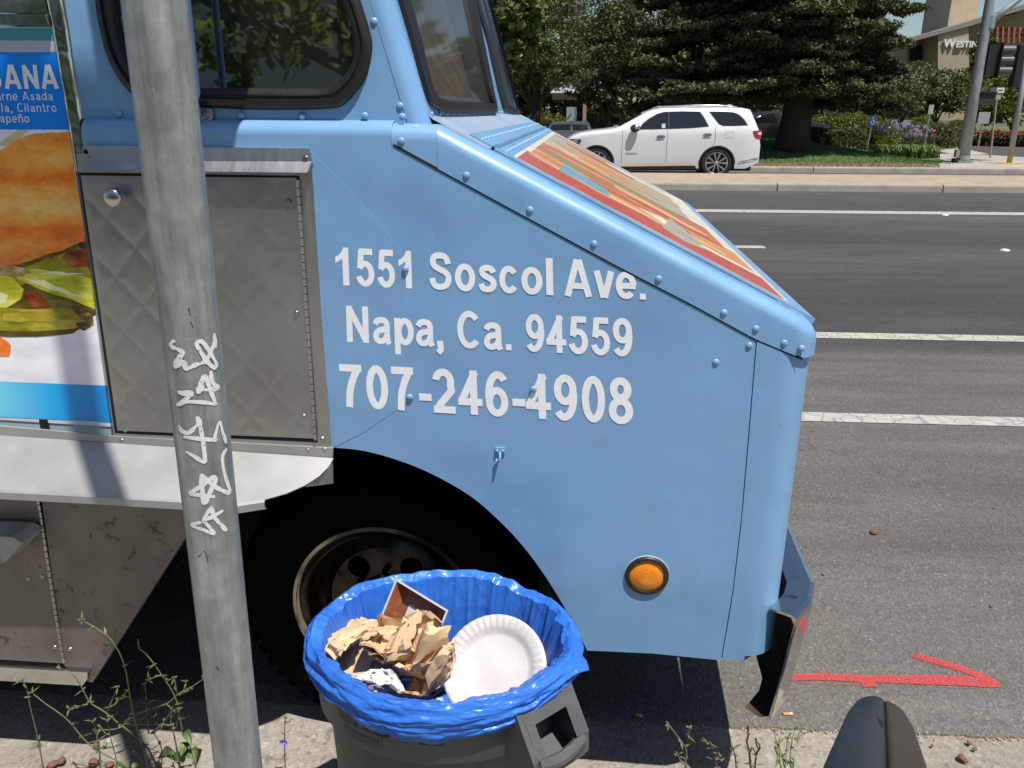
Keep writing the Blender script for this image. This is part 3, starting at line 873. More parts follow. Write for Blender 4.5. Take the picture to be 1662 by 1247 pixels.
# ---- amber marker lamp
q = P(1050, 934, VF)
m_amber, t = newmat('amber_lens', .18, col=lin((236, 140, 20)))
t.b.inputs['Coat Weight'].default_value = .6
vec = t.map()
lamp_M = Matrix.Translation((q.x, VF, q.z)) @ Matrix.Rotation(R(90), 4, 'X')
mb = MB(); mb.lathe([(.0475, -.001), (.0475, .003), (.045, .0065), (.0385, .0075), (.0375, .004), (.0375, .0)], 40, lamp_M)
lamp = mb.obj('marker_lamp', mat('lamp_bezel', (.02,.019,.018), .45), truck, smooth=True, angle=40)
mb = MB()
prof = [(0, .0085)]
for k in range(1, 13):
    r_ = .0374*k/12
    prof += [(r_-.0012, .0085-.005*(k/12)**2.4), (r_, .0079-.005*(k/12)**2.4)]
mb.lathe(prof, 40, lamp_M); mb.obj('lens', m_amber, lamp, smooth=True, angle=30)
mb = MB(); mb.lathe([(.0486, 0.0), (.0486, .0016), (.0475, .0016)], 40, lamp_M); mb.obj('lamp_sealant', mat('white_sealant', (.6,.6,.58), .6), lamp)

# ---- painted lettering, drawn from strokes
TH = .165
def E(cx, cy, rx, ry, a0, a1, n=20):
    return [(cx+rx*math.cos(R(lerp(a0, a1, k/n))), cy+ry*math.sin(R(lerp(a0, a1, k/n)))) for k in range(n+1)]
def glyph(ch, T=TH):
    """(width, strokes): a stroke is ('s', points, closed) along its centre line or ('p', polygon)"""
    h = T/2; X = .73
    S = lambda *p: ('s', list(p), False)
    if ch == '0': return .53, [('s', E(.265, .5, .265-h, .51-h, 0, 360, 40)[:-1], True)]
    if ch == '1': return .37, [('p', [(.37-T*1.05, 0), (.37, 0), (.37, 1), (.235, 1), (.17, .87), (.09, .79), (0, .745), (0, .585), (.11, .64), (.37-T*1.05, .72)])]
    if ch == '2': return .52, [('s', E(.255, .72, .255-h, .29-h, 172, 0, 18) + [(.50-h, .64), (.44, .52), (.30, .35), (.17, .2), (.12, .1)], False), S((.01, h*.95), (.52, h*.95))]
    if ch == '4': return .55, [S((.44-h, 0), (.44-h, 1)), S((.0, .29), (.55, .29)), S((.06, .26), (.40, .97))]
    if ch == '5': return .53, [S((.11, 1-h), (.49, 1-h)), S((.16, .96), (.115, .47)), ('s', E(.26, .335, .27-h, .345-h, 148, -165, 24), False)]
    if ch == '6': return .53, [('s', E(.27, .325, .26-h, .335-h, 0, 360, 36)[:-1], True), ('s', E(.30, .46, .30-h, .55-h, 190, 48, 20), False)]
    if ch == '7': return .53, [S((.0, 1-h), (.53, 1-h)), ('s', crom([(.45, .93), (.33, .70), (.235, .40), (.20, 0)], 5), False)]
    if ch == '8': return .53, [('s', E(.265, .745, .235-h, .265-h, 0, 360, 32)[:-1], True), ('s', E(.265, .285, .265-h, .295-h, 0, 360, 36)[:-1], True)]
    if ch == '9':
        w, st = glyph('6', T)
        return w, [(k, [(w-x, 1-y) for x, y in p], c) for k, p, c in st]
    if ch == '-': return .31, [S((0, .34), (.31, .34))]
    if ch == '.': return .17, [S((0, T/2), (.17, T/2))]
    if ch == ',': return .19, [S((0.01, T/2), (.18, T/2)), S((.12, .03), (.10, -.10), (.03, -.17))]
    if ch == 'S': return .62, [('s', crom([(.535, .70), (.50, .83), (.42, .905), (.31, .92), (.19, .90), (.115, .82), (.115, .71), (.17, .62), (.31, .55), (.45, .48), (.53, .39), (.535, .27), (.47, .14), (.32, .08), (.17, .11), (.10, .2), (.075, .31)], 4), False)]
    if ch == 's': return .50, [('s', [(x*.82, y*X) for x, y in crom([(.52, .73), (.46, .85), (.31, .90), (.17, .85), (.14, .74), (.19, .63), (.31, .56), (.46, .47), (.52, .36), (.50, .22), (.42, .13), (.30, .105), (.16, .14), (.09, .3)], 4)], False)]
    if ch == 'o': return .56, [('s', E(.28, X/2, .28-h, X/2+.01-h, 0, 360, 36)[:-1], True)]
    if ch == 'c': return .54, [('s', E(.28, X/2, .28-h, X/2+.01-h, 38, 322, 30), False)]
    if ch == 'l': return .165, [S((h, 0), (h, 1))]
    if ch == 'i': return .165, [S((h, 0), (h, X)), S((h, .86), (h, 1))]
    if ch == 'A': return .72, [S((h*1.02, 0), (.36-.02, 1)), S((.72-h*1.02, 0), (.36+.02, 1)), S((.16, .29), (.56, .29))]
    if ch == 'v': return .54, [S((h*1.0, X), (.27-.012, 0)), S((.54-h*1.0, X), (.27+.012, 0))]
    if ch == 'e': return .55, [('s', E(.28, X/2, .28-h, X/2+.01-h, 2, 318, 34), False), S((.1, X/2-.01), (.54, X/2-.01))]
    if ch == 'N': return .62, [S((h, 0), (h, 1)), S((.62-h, 0), (.62-h, 1)), S((.07, .97), (.55, .03))]
    if ch == 'a': return .53, [('s', crom([(.075, .53), (.13, .62), (.26, .655), (.39, .62), (.43, .52), (.435, .3), (.44, .12), (.49, 0)], 5), False), ('s', crom([(.43, .42), (.30, .39), (.15, .34), (.085, .21), (.13, .10), (.24, .07), (.37, .13), (.43, .25)], 5), False)]
    if ch == 'p': return .56, [S((h, -.27), (h, X)), ('s', E(.30, X/2, .26-h, X/2+.01-h, 0, 360, 36)[:-1], True)]
    if ch == 'b': return .56, [S((h, 0), (h, 1)), ('s', E(.30, X/2, .26-h, X/2+.01-h, 0, 360, 36)[:-1], True)]
    if ch == 'd': return .56, [S((.56-h, 0), (.56-h, 1)), ('s', E(.26, X/2, .26-h, X/2+.01-h, 0, 360, 36)[:-1], True)]
    if ch == 'C': return .66, [('s', E(.345, .5, .345-h, .51-h, 42, 318, 34), False)]
    if ch == 'B': return .62, [S((h, 0), (h, 1)), ('s', [(.05, 1-h), (.33, 1-h)] + E(.34, .76, .235-h, .24-h, 90, -90, 14) + [(.05, .52)], False), ('s', [(.05, .5), (.35, .5)] + E(.36, .29, .26-h, .29-h, 90, -90, 14) + [(.05, h)], False)]
    if ch == 'U': return .62, [('s', [(h, 1), (h, .35)] + E(.31, .33, .31-h, .34-h, 180, 360, 20) + [(.62-h, 1)], False)]
    if ch == 'n': return .54, [S((h, 0), (h, X)), ('s', [(h, .45)] + E(.29, .42, .25-h, .32-h, 165, 0, 14) + [(.54-h, 0)], False)]
    if ch == 'ñ':
        w, st = glyph('n', T); return w, st + [('s', crom([(.08, .84), (.18, .93), (.33, .85), (.45, .94)], 4), False)]
    if ch == 'r': return .36, [S((h, 0), (h, X)), ('s', crom([(h, .45), (.14, .58), (.24, .66), (.35, .65)], 4), False)]
    if ch == 't': return .33, [('s', crom([(.16, .95), (.16, .6), (.16, .25), (.2, .08), (.32, .07)], 4), False), S((.0, X-h*.8), (.32, X-h*.8))]
    if ch == 'J': return .46, [('s', [(.46-h, 1), (.46-h, .3)] + E(.25, .29, .21-h*.6, .29-h, 0, -175, 16), False)]
    return .28, []
def stroke_quads(pts, closed, T):
    n = len(pts); L, Rr = [], []
    for i in range(n):
        p = Vector(pts[i])
        a = Vector(pts[i-1]) if (closed or i > 0) else None
        b = Vector(pts[(i+1) % n]) if (closed or i < n-1) else None
        d0 = (p-a).normalized() if a is not None and (p-a).length > 1e-9 else None
        d1 = (b-p).normalized() if b is not None and (b-p).length > 1e-9 else None
        if d0 is None: d0 = d1
        if d1 is None: d1 = d0
        d = (d0+d1); d = d.normalized() if d.length > 1e-6 else d0
        nn = Vector((-d.y, d.x)); k = max(.5, nn.dot(Vector((-d0.y, d0.x))))
        off = nn*(T/2/k)
        L.append(tuple(p+off)); Rr.append(tuple(p-off))
    return L, Rr
def text_on(mb, items, f, T=TH, sx=1.0):
    """items: (char, x0, x1) extents in the line's own units; f(x, y, layer) gives the point on the surface; y in cap heights"""
    lay = 0
    for ch, x0, x1 in items:
        w, st = glyph(ch, T)
        for s in st:
            lay = (lay+1) % 3
            g = lambda p: f(lerp(x0, x1, p[0]/w), p[1], lay)
            if s[0] == 'p':
                mb.prism(s[1], (), g)
            else:
                pts = s[1]
                # straight strokes are subdivided a little so that they lie on curved skin
                L, Q = stroke_quads(pts, s[2], T)
                mb.grid([[g(p) for p in Q], [g(p) for p in L]] if not s[2] else [[g(p) for p in Q+Q[:1]], [g(p) for p in L+L[:1]]])
    return mb
m_white = mat('white_vinyl', (.86,.87,.90), .45, var=.03, vscale=6, bump=.05, bscale=50)
Z = .325; zo = lambda x: 530 + x*Z
lines = [
    (((543.6, 401), (1047, 427), (546, 462.5), (1048, 486.5)), (543.6, 1047),
     [('1',42,110),('5',147,240),('5',255,345),('1',365,430),('S',520,630),('o',648,750),('s',765,855),('c',870,965),('o',980,1085),('l',1103,1138),('A',1192,1330),('v',1337,1440),('e',1445,1545),('.',1562,1592)]),
    (((561.5, 496), (1026, 517.5), (563.5, 555), (1027, 579)), (561.5, 1026.6),
     [('N',97,210),('a',232,320),('p',342,440),('a',450,540),(',',555,590),('C',660,778),('a',793,883),('.',902,930),('9',1003,1095),('4',1105,1203),('5',1215,1310),('5',1325,1418),('9',1432,1528)]),
    (((550, 590.6), (1027, 614), (554, 660), (1028, 689)), (550, 1028),
     [('7',62,177),('0',197,308),('7',328,440),('-',465,528),('2',535,648),('4',663,785),('6',800,915),('-',935,1000),('4',1003,1127),('9',1143,1258),('0',1280,1395),('8',1412,1532)])]
for (tl, tr, bl, br), (xa, xb), items in lines:
    mb = MB()
    TL, TRr, BL, BR = (P(*q, VF) for q in (tl, tr, bl, br))
    def f(x, y, lay, TL=TL, TRr=TRr, BL=BL, BR=BR, xa=xa, xb=xb):
        s = (zo(x)-xa)/(xb-xa)
        b = BL.lerp(BR, s); tp = TL.lerp(TRr, s)
        q = b.lerp(tp, y)
        return (q.x, VF-.0009-lay*.00004, q.z)
    text_on(mb, items, f, .165)
    mb.obj('lettering', m_white, truck)

# ---- steel cupboard beside the cab: drip rail, quilted door, frame
VD = VF - .004
fr_out = px2([(126, 276), (504, 240), (505, 285), (520, 480), (537.5, 727), (188, 707)], 0)
door_px = [(128, 281), (484, 286), (499, 500), (512, 716), (188, 701)]
plate(px2([(124, 250), (504, 250), (520, 480), (538, 730), (186, 712)], VF), (), VF-.001, .02).obj('cupboard_frame', m_steel, truck)
# quilted door skin, diamonds pressed in
dq = [P(131, 285, VD), P(481, 289, VD), P(509, 712, VD), P(191, 699, VD)]
mb = MB(); nx, nz_ = 120, 140; rows = []
for j in range(nz_+1):
    row = []
    for i in range(nx+1):
        a = dq[0].lerp(dq[1], i/nx); b = dq[3].lerp(dq[2], i/nx); q = a.lerp(b, j/nz_)
        u_, w_ = (q.x*1.0, q.z*.86)
        p1 = abs(((u_+w_)/.100) % 1 - .5)*2; p2 = abs(((u_-w_)/.100) % 1 - .5)*2
        g_ = min(1-p1, 1-p2)
        hgt = (.0016-.0011*min(1, max(0, (i/nx-.35)/.3))*min(1, max(0, (.85-j/nz_)/.25)))*min(1, (g_/.40))**.55
        wav = .0022*noise.noise((q.x*4, q.z*4, 2))
        edge = min(1, min(i, nx-i, j, nz_-j)/3)
        row.append((q.x, VD - hgt*edge + wav*edge, q.z))
    rows.append(row)
mb.grid(rows, flip=True)
n_ = len(mb.v)
bd = [(0, 0), (nx, 0), (nx, nz_), (0, nz_)]
lp = [rows[0][i] for i in range(0, nx+1, 10)] + [rows[j][nx] for j in range(10, nz_+1, 10)] + [rows[nz_][i] for i in range(nx-10, -1, -10)] + [rows[j][0] for j in range(nz_-10, 0, -10)]
mb.grid([lp, [(p[0], VF-.0005, p[2]) for p in lp]], closed=True, flip=True)
qdoor = mb.obj('cupboard_door', m_quilt, truck, smooth=True, angle=70)
gap = plate(px2([(128, 280), (486, 285.5), (516, 718), (187, 703)], VF), (px2([(131, 285), (481, 289), (509, 712), (191, 699)], VF),), VF-.0018, VF-.0011)
gap.obj('door_gap', m_seam, truck)
# piano hinge along its right edge
mb = MB()
h0, h1 = P(484, 292, VF), P(513, 714, VF)
for k in range(34):
    a, b = h0.lerp(h1, k/34), h0.lerp(h1, (k+.9)/34)
    mb.tube([(a.x, VF-.004, a.z), (b.x, VF-.004, b.z)], .0038, 7)
hgo = mb.obj('door_hinge', m_steel, truck); hgo['kind'] = 'stuff'
# knob
q = P(193, 319, VD)
mb = MB(); mb.lathe([(0, .030), (.010, .0296), (.0165, .027), (.0185, .022), (.017, .016), (.009, .012), (.008, 0)], 24, Matrix.Translation((q.x, VD, q.z)) @ Matrix.Rotation(R(90), 4, 'X'))
mb.obj('door_knob', mat('knob_steel', (.55,.54,.53), .22, 1.0), qdoor, smooth=True)
# drip rail, two facets with cut ends
ra, rb = P(142, 236, VF), P(502, 241, VF); rc, rd_ = P(138, 276, VF-.02), P(500, 280, VF-.02); re_, rf_ = P(143, 262, VF-.02), P(503, 263, VF-.02)
mb = MB()
sec = lambda A, B, C_: [Vector((A.x, VF+.01, A.z)), Vector((A.x, VF-.006, A.z)), Vector((B.x, VF-.010, B.z)), Vector((C_.x, VF-.026, C_.z)), Vector((C_.x, VF-.022, C_.z-.002)), Vector((B.x, VF-.002, B.z-.004)), Vector((B.x, VF+.01, B.z-.004))]
s0, s1 = sec(ra, re_, rc), sec(rb, rf_, rd_)
mb.grid([s0, s1], flip=False); mb.add(s0, [tuple(range(7))]); mb.add(s1, [tuple(range(7))[::-1]])
mb.obj('drip_rail', m_steel, truck)
# screws
mb = MB(); mb.lathe([(0, .0012), (.0018, .0012), (.0022, .0026), (.0046, .0024), (.0056, .001), (.0060, 0)], 12, Matrix.Rotation(R(90), 4, 'X'))
sc0 = mb.obj('screw', m_screw, truck, smooth=True, angle=40)
scr = [(467, 328, VD-.002), (481, 509, VD-.002), (493, 676, VD-.002), (203, 698, VF-.001), (523, 713, VF-.001), (198, 715, VF-.004), (500, 731, VF-.004), (527, 730, VF-.004), (496, 258, VF-.009), (128, 243, -.011), (147, 256, VF-.007)]
for i, (x, y, v) in enumerate(scr):
    o = sc0 if i == 0 else copy_obj(sc0, truck)
    q = P(x, y, v); o.location = (q.x, v, q.z)

# ---- serving shelf, hinged and sloping, rounded outer corner
za = P(400, 728, VF).z
sa0, sa1 = P(-330, 690, VF), P(541, 738, VF)
mb = MB()
fl = [(-330, 668), (-100, 682), (186, 708), (541, 727), (540, 745), (380, 734), (0, 708), (-330, 690)]
plate(px2(fl, VF-.003), (), VF-.006, VF+.0).obj('shelf_flange', m_shelf, truck)
# slope: solve the plane through the back edge so that the front edge runs where it is seen
bk0, bk1 = P(0, 706, VF-.006), P(540, 742, VF-.006)
DROP, OUT = .078, .125
def shelf_pt(s, o):   # s along, o out (0..1)
    q = bk0.lerp(bk1, s)
    return Vector((q.x, VF-.006-OUT*o, q.z-DROP*o))
def sl_from_px(px, py):
    n = (bk1-bk0).cross(Vector((0, -OUT, -DROP))).normalized()
    q = tkp(px, py, bk0, n)
    o = -(q.y-(VF-.006))/OUT; s = (q.x-bk0.x)/(bk1.x-bk0.x)
    return s, o
edge = [(-330, 778), (0, 795), (150, 803), (300, 812), (385, 818), (430, 811), (465, 801), (495, 788), (518, 773), (534, 757), (541, 744)]
ed = [sl_from_px(*e) for e in edge]
outline = [(-.62, 0), *ed, (1.0, 0)][0:1] + ed
omax = max(o for s, o in ed)
outl = [(ed[0][0], 0.0)] + ed
mb = MB()
sn = (bk1-bk0).cross(Vector((0, -OUT, -DROP))).normalized()
if sn.z < 0: sn = -sn
mb.prism(outl, (), lambda p: shelf_pt(*p) , lambda p: shelf_pt(*p) - sn*.003)
# rolled lip hanging from the edge
lip = [shelf_pt(*e) for e in ed[:6]]
mb.grid([lip, [p + Vector((0, -.004, -.004)) for p in lip], [p + Vector((0, -.004, -.020)) for p in lip], [p + Vector((0, .004, -.021)) for p in lip]], flip=True)
mb.obj('serving_shelf', m_shelf, truck)
# end gusset under the shelf
gp = [P(540, 742, VF-.006), P(541, 785, VF-.004), shelf_pt(*ed[7]) + Vector((0, 0, -.004)), shelf_pt(*ed[9])]
mb = MB(); mb.add(gp, [(0, 1, 2, 3)]); mb.obj('shelf_gusset', m_shelf, truck)

# ---- skirt below the shelf: door panel, hinge, corner panel, sill
VS = VF + .004
plate(px2([(66, 800), (310, 812), (312, 856), (150, 1108), (110, 1100), (104, 1078)], VS), (), VS, VS+.02).obj('corner_skirt', m_skirt, truck)
plate(px2([(-330, 776), (60, 800), (102, 1077), (-330, 1050)], VS), (), VS, VS+.02).obj('skirt_door', m_skirt, truck)
mb = MB(); h0, h1 = P(62, 808, VS), P(104, 1076, VS)
for k in range(26):
    a, b = h0.lerp(h1, k/26), h0.lerp(h1, (k+.86)/26)
    mb.tube([(a.x, VS-.001, a.z), (b.x, VS-.001, b.z)], .004, 7)
ho = mb.obj('skirt_hinge', m_steel, truck); ho['kind'] = 'stuff'
plate(px2([(56, 795), (70, 795), (112, 1082), (100, 1082)], VS), (), VS+.003, VS+.005).obj('skirt_gap', m_seam, truck)
for i, (x, y) in enumerate(((46, 939), (69, 936), (89, 1051), (114, 1054))):
    o = copy_obj(sc0, truck); q = P(x, y, VS); o.location = (q.x, VS, q.z)
a0, a1, b0, b1 = P(-330, 1056, VS), P(148, 1084, VS), P(-330, 1078, VS), P(140, 1106, VS)
mb = MB()
sx = lambda A, B: [Vector((A.x, VS+.01, A.z)), Vector((A.x, VS-.016, A.z-.001)), Vector((A.x, VS-.020, lerp(A.z, B.z, .4))), Vector((B.x, VS-.016, B.z)), Vector((B.x, VS+.01, B.z))]
s0, s1 = sx(a0, b0), sx(a1, b1)
mb.grid([s0, s1], flip=True); mb.add(s1, [tuple(range(5))])
mb.obj('sill_rail', m_chrome, truck)
# folding step end at the left
mb = MB()
A = [P(-60, 868, -.09), P(20, 872, -.09), P(36, 882, -.09), P(8, 913, -.09), (P(-60, 920, -.09))]
mb.prism([(p.x, p.z) for p in A], (), lambda p: (p[0], -.09, p[1]), lambda p: (p[0]+.012, -.032, p[1]+.006))
mb.obj('step_bracket', mat('step_galvanised', (.42,.41,.40), .55, .3, var=.25, vscale=18), truck)

plate(px2([(-330, 640), (185, 670), (188, 716), (-330, 700)], 0), (), -.002, .02).obj('side_sheet', mat('sheet_teal_reflection', (.36,.46,.50), .5, var=.08), truck)  # pale teal reflection painted into the sheet's own colour
# ---- left: menu board with steel corner strip
strip = [(78, -60), (80, 0), (101, 118), (125, 263), (128, 280), (144, 272), (143, 232), (130, 158), (106, 0), (98, -60)]
mb = MB(); rows = []
for j in range(61):
    y = lerp(-60, 278, j/60); xl_ = np.interp(y, [-60, 0, 118, 263, 280], [78, 80, 101, 125, 128]); xr__ = np.interp(y, [-60, 0, 158, 232, 280], [98, 106, 130, 143, 146])
    row = []
    for i in range(9):
        q = P(lerp(xl_, xr__, i/8), y); e = 1 if 0 < i < 8 else 0
        row.append((q.x, -.012 - e*(.0045*noise.noise((q.x*14, q.z*9, 1)) + .003*abs(noise.noise((q.x*22+q.z*16, q.z*16, 3)))) + (.012 if i in (0, 8) else 0), q.z))
    rows.append(row)
mb.grid(rows, flip=True)
mb.obj('corner_strip', m_chrome, truck, smooth=True)
VB = -.004
board = plate(px2([(-330, 43), (88, 45), (184, 692), (-330, 660)], 0), (), VB, .02).obj('menu_board', mat('board_white', (.72,.73,.76), .35), truck)
mb = MB()
for y0, y1, d in ((-40, 22, -.010), (25, 42, -.020)):
    plate(px2([(-330, y0), (lerp(78, 88, y0/45), y0), (lerp(78, 88, y1/45), y1), (-330, y1)], 0), (), d, .0, mb)
mb.obj('board_rail', m_chrome, truck)
bx = lambda y: 80 + (y)*.1536
pl = [0]
def bprint(pts, m, name='board_print'):
    pl[0] += 1
    mb = MB(); q = px2(pts, VB); d = VB - .0004 - pl[0]*.00004
    mb.prism(q, (), lambda p: (p[0], d, p[1]))
    return mb.obj(name, m, board)
bprint([(-330, 46), (bx(46), 46), (bx(66), 66), (-330, 66)], mat('print_teal', lin((70, 150, 170)), .35))
bprint([(-330, 67), (bx(67), 67), (bx(84), 84), (-330, 84)], mat('print_grey', lin((185, 185, 200)), .35))
m_pblue = mat('print_blue', lin((4, 136, 248)), .3)
bprint([(-330, 85), (bx(85), 85), (bx(211), 211), (-330, 209)], m_pblue)
# plate and food photograph
m_plate, t = newmat('print_white_plate', .3)
t.base(t.ramp(t.noise(t.map((1, 1, 3)), 5, 3), [(.3, lin((226, 224, 236))), (.6, lin((250, 249, 255)))]))
bprint([(-330, 209), (bx(211), 211), (bx(626), 626), (-330, 612)], m_plate)
m_grad, t = newmat('print_cyan_band', .3)
sp_ = t.n('ShaderNodeSeparateXYZ'); t.l(t.map(), sp_.inputs[0])
xa_, xb_ = P(0, 650).x, P(150, 650).x
t.base(t.ramp(t.math('DIVIDE', t.math('SUBTRACT', sp_.outputs[0], xa_), xb_-xa_), [(0, lin((120, 215, 245))), (.6, lin((20, 170, 240))), (1, lin((0, 150, 232)))]))
bprint([(-330, 606), (bx(626)-3, 626), (bx(688), 686), (-330, 660)], m_grad)
m_bread, t = newmat('print_bread', .3)
v = t.map((1, 1, 1.6))
a = t.ramp(t.noise(v, 9, 6, .62), [(.28, lin((196, 70, 14))), (.38, lin((248, 120, 34))), (.50, lin((255, 168, 66))), (.62, lin((255, 206, 116))), (.76, lin((255, 236, 184)))])
sp2 = t.n('ShaderNodeSeparateXYZ'); t.l(t.tc.outputs['Object'], sp2.inputs[0])
zt_, zb_ = P(60, 210).z, P(60, 430).z
band = t.ramp(t.math('ADD', t.math('DIVIDE', t.math('SUBTRACT', zt_, sp2.outputs[2]), zt_-zb_), t.math('MULTIPLY', t.math('SUBTRACT', t.noise(v, 7, 5), .5), .35)), [(.05, lin((240, 150, 60))), (.22, lin((255, 190, 86))), (.32, lin((246, 96, 30))), (.45, lin((255, 176, 76))), (.60, lin((255, 200, 100))), (.74, lin((250, 116, 36))), (.85, lin((255, 160, 80))), (.97, lin((230, 84, 24)))])
fnn = t.ramp(t.noise(v, 60, 6, .75), [(.28, .82), (.5, 1.05), (.72, 1.25)])
t.base(t.mix(1.0, t.mix(.5, a, band), fnn, 'MULTIPLY'))
t.bump(t.noise(v, 40, 3), 0.0, .001)
def veg(name, c1, c2, c3, sc):
    m, t = newmat(name, .3)
    v = t.map((1, 1, 2.4))
    a = t.ramp(t.noise(v, sc, 5, .6), [(.3, lin(c1)), (.5, lin(c2)), (.7, lin(c3))])
    t.base(t.mix(1.0, a, t.ramp(t.noise(v, sc*6, 3), [(.3, .86), (.7, 1.1)]), 'MULTIPLY')); return m
m_pep1 = veg('print_pepper_bright', (150, 156, 20), (214, 216, 50), (250, 250, 150), 9)
m_pep2 = veg('print_pepper_olive', (100, 100, 14), (164, 154, 34), (220, 206, 96), 10)
m_meat = veg('print_meat', (70, 26, 8), (140, 60, 22), (196, 120, 60), 20)
m_charr = veg('print_char', (40, 28, 14), (96, 74, 36), (200, 180, 130), 38)
def rough(pts, n=5, amp=3.0, seed=0):
    out = []
    for i in range(len(pts)):
        a, b = pts[i], pts[(i+1) % len(pts)]
        for k in range(n):
            q = (lerp(a[0], b[0], k/n), lerp(a[1], b[1], k/n))
            nz1 = noise.noise((q[0]*.05, q[1]*.05, seed)); nz2 = noise.noise((q[0]*.05+9, q[1]*.05, seed))
            out.append((min(q[0] + amp*nz1, bx(q[1])), q[1] + amp*nz2))
    return out
m_under = veg('print_under_bread', (50, 42, 10), (96, 84, 24), (150, 130, 50), 16)
bprint(rough([(-330, 400), (0, 425), (60, 415), (150, 380), (156, 512), (140, 520), (60, 540), (-330, 545)], 5, 3, 21), m_under)
bprint(rough([(-330, 420), (-60, 428), (0, 430), (40, 436), (70, 430), (100, 410), (140, 396), (154, 470), (146, 452), (60, 460), (-330, 470)], 3, 4, 1), m_charr)
bprint(rough([(-330, 470), (-20, 440), (30, 438), (80, 420), (125, 404), (bx(440), 440), (bx(452), 452), (60, 452), (20, 470), (-330, 520)], 4, 2, 2), m_pep2)
bprint(rough([(100, 418), (118, 402), (150, 390), (bx(432), 432), (112, 432)], 3, 3, 3), m_meat)
bprint(rough([(16, 440), (60, 436), (110, 444), (bx(456), 452), (bx(504), 503), (120, 488), (64, 470), (30, 452)], 4, 2, 4), m_pep1)
bprint(rough([(-330, 440), (0, 446), (22, 452), (40, 470), (34, 486), (10, 500), (-330, 500)], 4, 2, 5), m_pep1)
bprint(rough([(38, 474), (56, 470), (78, 488), (80, 502), (58, 500), (40, 488)], 3, 3, 6), m_meat)
bprint(rough([(-330, 494), (0, 500), (60, 502), (100, 500), (140, 506), (152, 520), (140, 534), (60, 545), (0, 543), (-330, 530)], 4, 2, 7), m_pep2)
bprint(rough([(118, 504), (140, 503), (153, 514), (152, 528), (136, 536), (124, 528), (130, 516)], 3, 3, 8), m_charr)
m_gloss = mat('print_pepper_light', lin((252, 250, 190)), .3, var=.06, vscale=30)
for q_ in ([(40, 452), (70, 455), (112, 472), (138, 484), (110, 478), (66, 464)], [(-4, 474), (14, 478), (10, 490), (-6, 494)], [(10, 512), (70, 510), (112, 513), (70, 516), (14, 519)], [(60, 444), (100, 441), (140, 444), (100, 446)]):
    bprint(rough(q_, 4, 2.5, q_[0][0]), m_gloss)
bprint(rough([(8, 508), (60, 506), (118, 510), (124, 518), (60, 522), (4, 522)], 4, 2, 30), veg('print_pepper_mid', (120, 110, 20), (178, 160, 40), (206, 190, 80), 12))
bprint(rough([(0, 536), (60, 538), (120, 534), (140, 528), (120, 541), (60, 547), (0, 547)], 4, 2, 31), veg('print_pepper_dark', (60, 54, 10), (90, 80, 16), (120, 106, 30), 12))
bprint(rough([(-8, 432), (14, 430), (40, 434), (52, 444), (30, 450), (0, 446)], 4, 3, 32), veg('print_crumb', (150, 96, 40), (214, 170, 100), (246, 220, 170), 40))
bprint(rough([(120, 396), (150, 386), (150, 396), (128, 408)], 4, 2, 33), m_charr)
bprint(rough([(-330, 545), (0, 546), (18, 560), (14, 578), (-330, 590)], 3, 4, 9), m_bread)
bprint(rough([(-330, 232), (0, 246), (30, 226), (60, 217), (110, 214), (bx(214), 216), (bx(392), 390), (110, 402), (60, 420), (30, 430), (-330, 428)], 6, 3, 10), m_bread)
bprint(rough([(30, 212), (48, 211), (30, 226), (10, 236), (-10, 238)], 3, 2, 12), mat('print_onion', lin((222, 206, 150)), .3))
# menu words
def tline(word, x_end, y_base, cap, T, kern=.16, x0=None, adv=1.0, skew=0.0):
    ws = [glyph(c, T)[0] if c != ' ' else .28 for c in word]
    tot = sum(ws) + kern*(len(ws)-1)
    sc_ = cap*adv; x = x_end - tot*sc_; it = []
    for c, w in zip(word, ws):
        if c != ' ': it.append((c, x, x+w*sc_))
        x += (w+kern)*sc_
    mb = MB()
    def f(x, y, lay):
        q = P(x + skew*y, y_base - y*cap, VB); return (q.x, VB-.0004-(pl[0]+1)*.00004-lay*.00003, q.z)
    text_on(mb, it, f, T); mb.obj('menu_lettering', m_white, board)
tline('CUBANA', 97, 144.5, 39, .17, .10, adv=1.0, skew=-5)
tline('Carne Asada', 87, 163, 14, .115, .16, adv=1.0, skew=-2)
tline('Cebolla, Cilantro', 93, 182, 14, .115, .17, adv=1.0, skew=-2)
tline('Jalapeño', 49, 199, 14, .115, .16, adv=1.0, skew=-2)

# ---- mirror bracket whose foot is screwed to the belt
q = P(337, 187, -.004)
mb = MB(); plate(px2([(322, 176), (346, 177), (348, 182), (348, 192), (344, 196), (322, 196)], -.004), (), -.010, -.002, mb)
mirror = mb.obj('mirror_bracket', m_steel, truck)
o = copy_obj(sc0, truck); o.location = (P(337, 187).x, -.010, P(337, 187).z); o.scale = (1.4,)*3
f0 = P(322, 186, -.014); f1 = P(319, 150, -.05); f2 = P(303, 0, -.05)
d_ = (f2-f1)
mb = MB(); mb.tube([f0, f0.lerp(f1, .6) + Vector((0, -.012, 0)), f1, f2, f1 + d_*1.5], .007, 10)
mb.obj('mirror_arm', m_blue, truck, smooth=True)
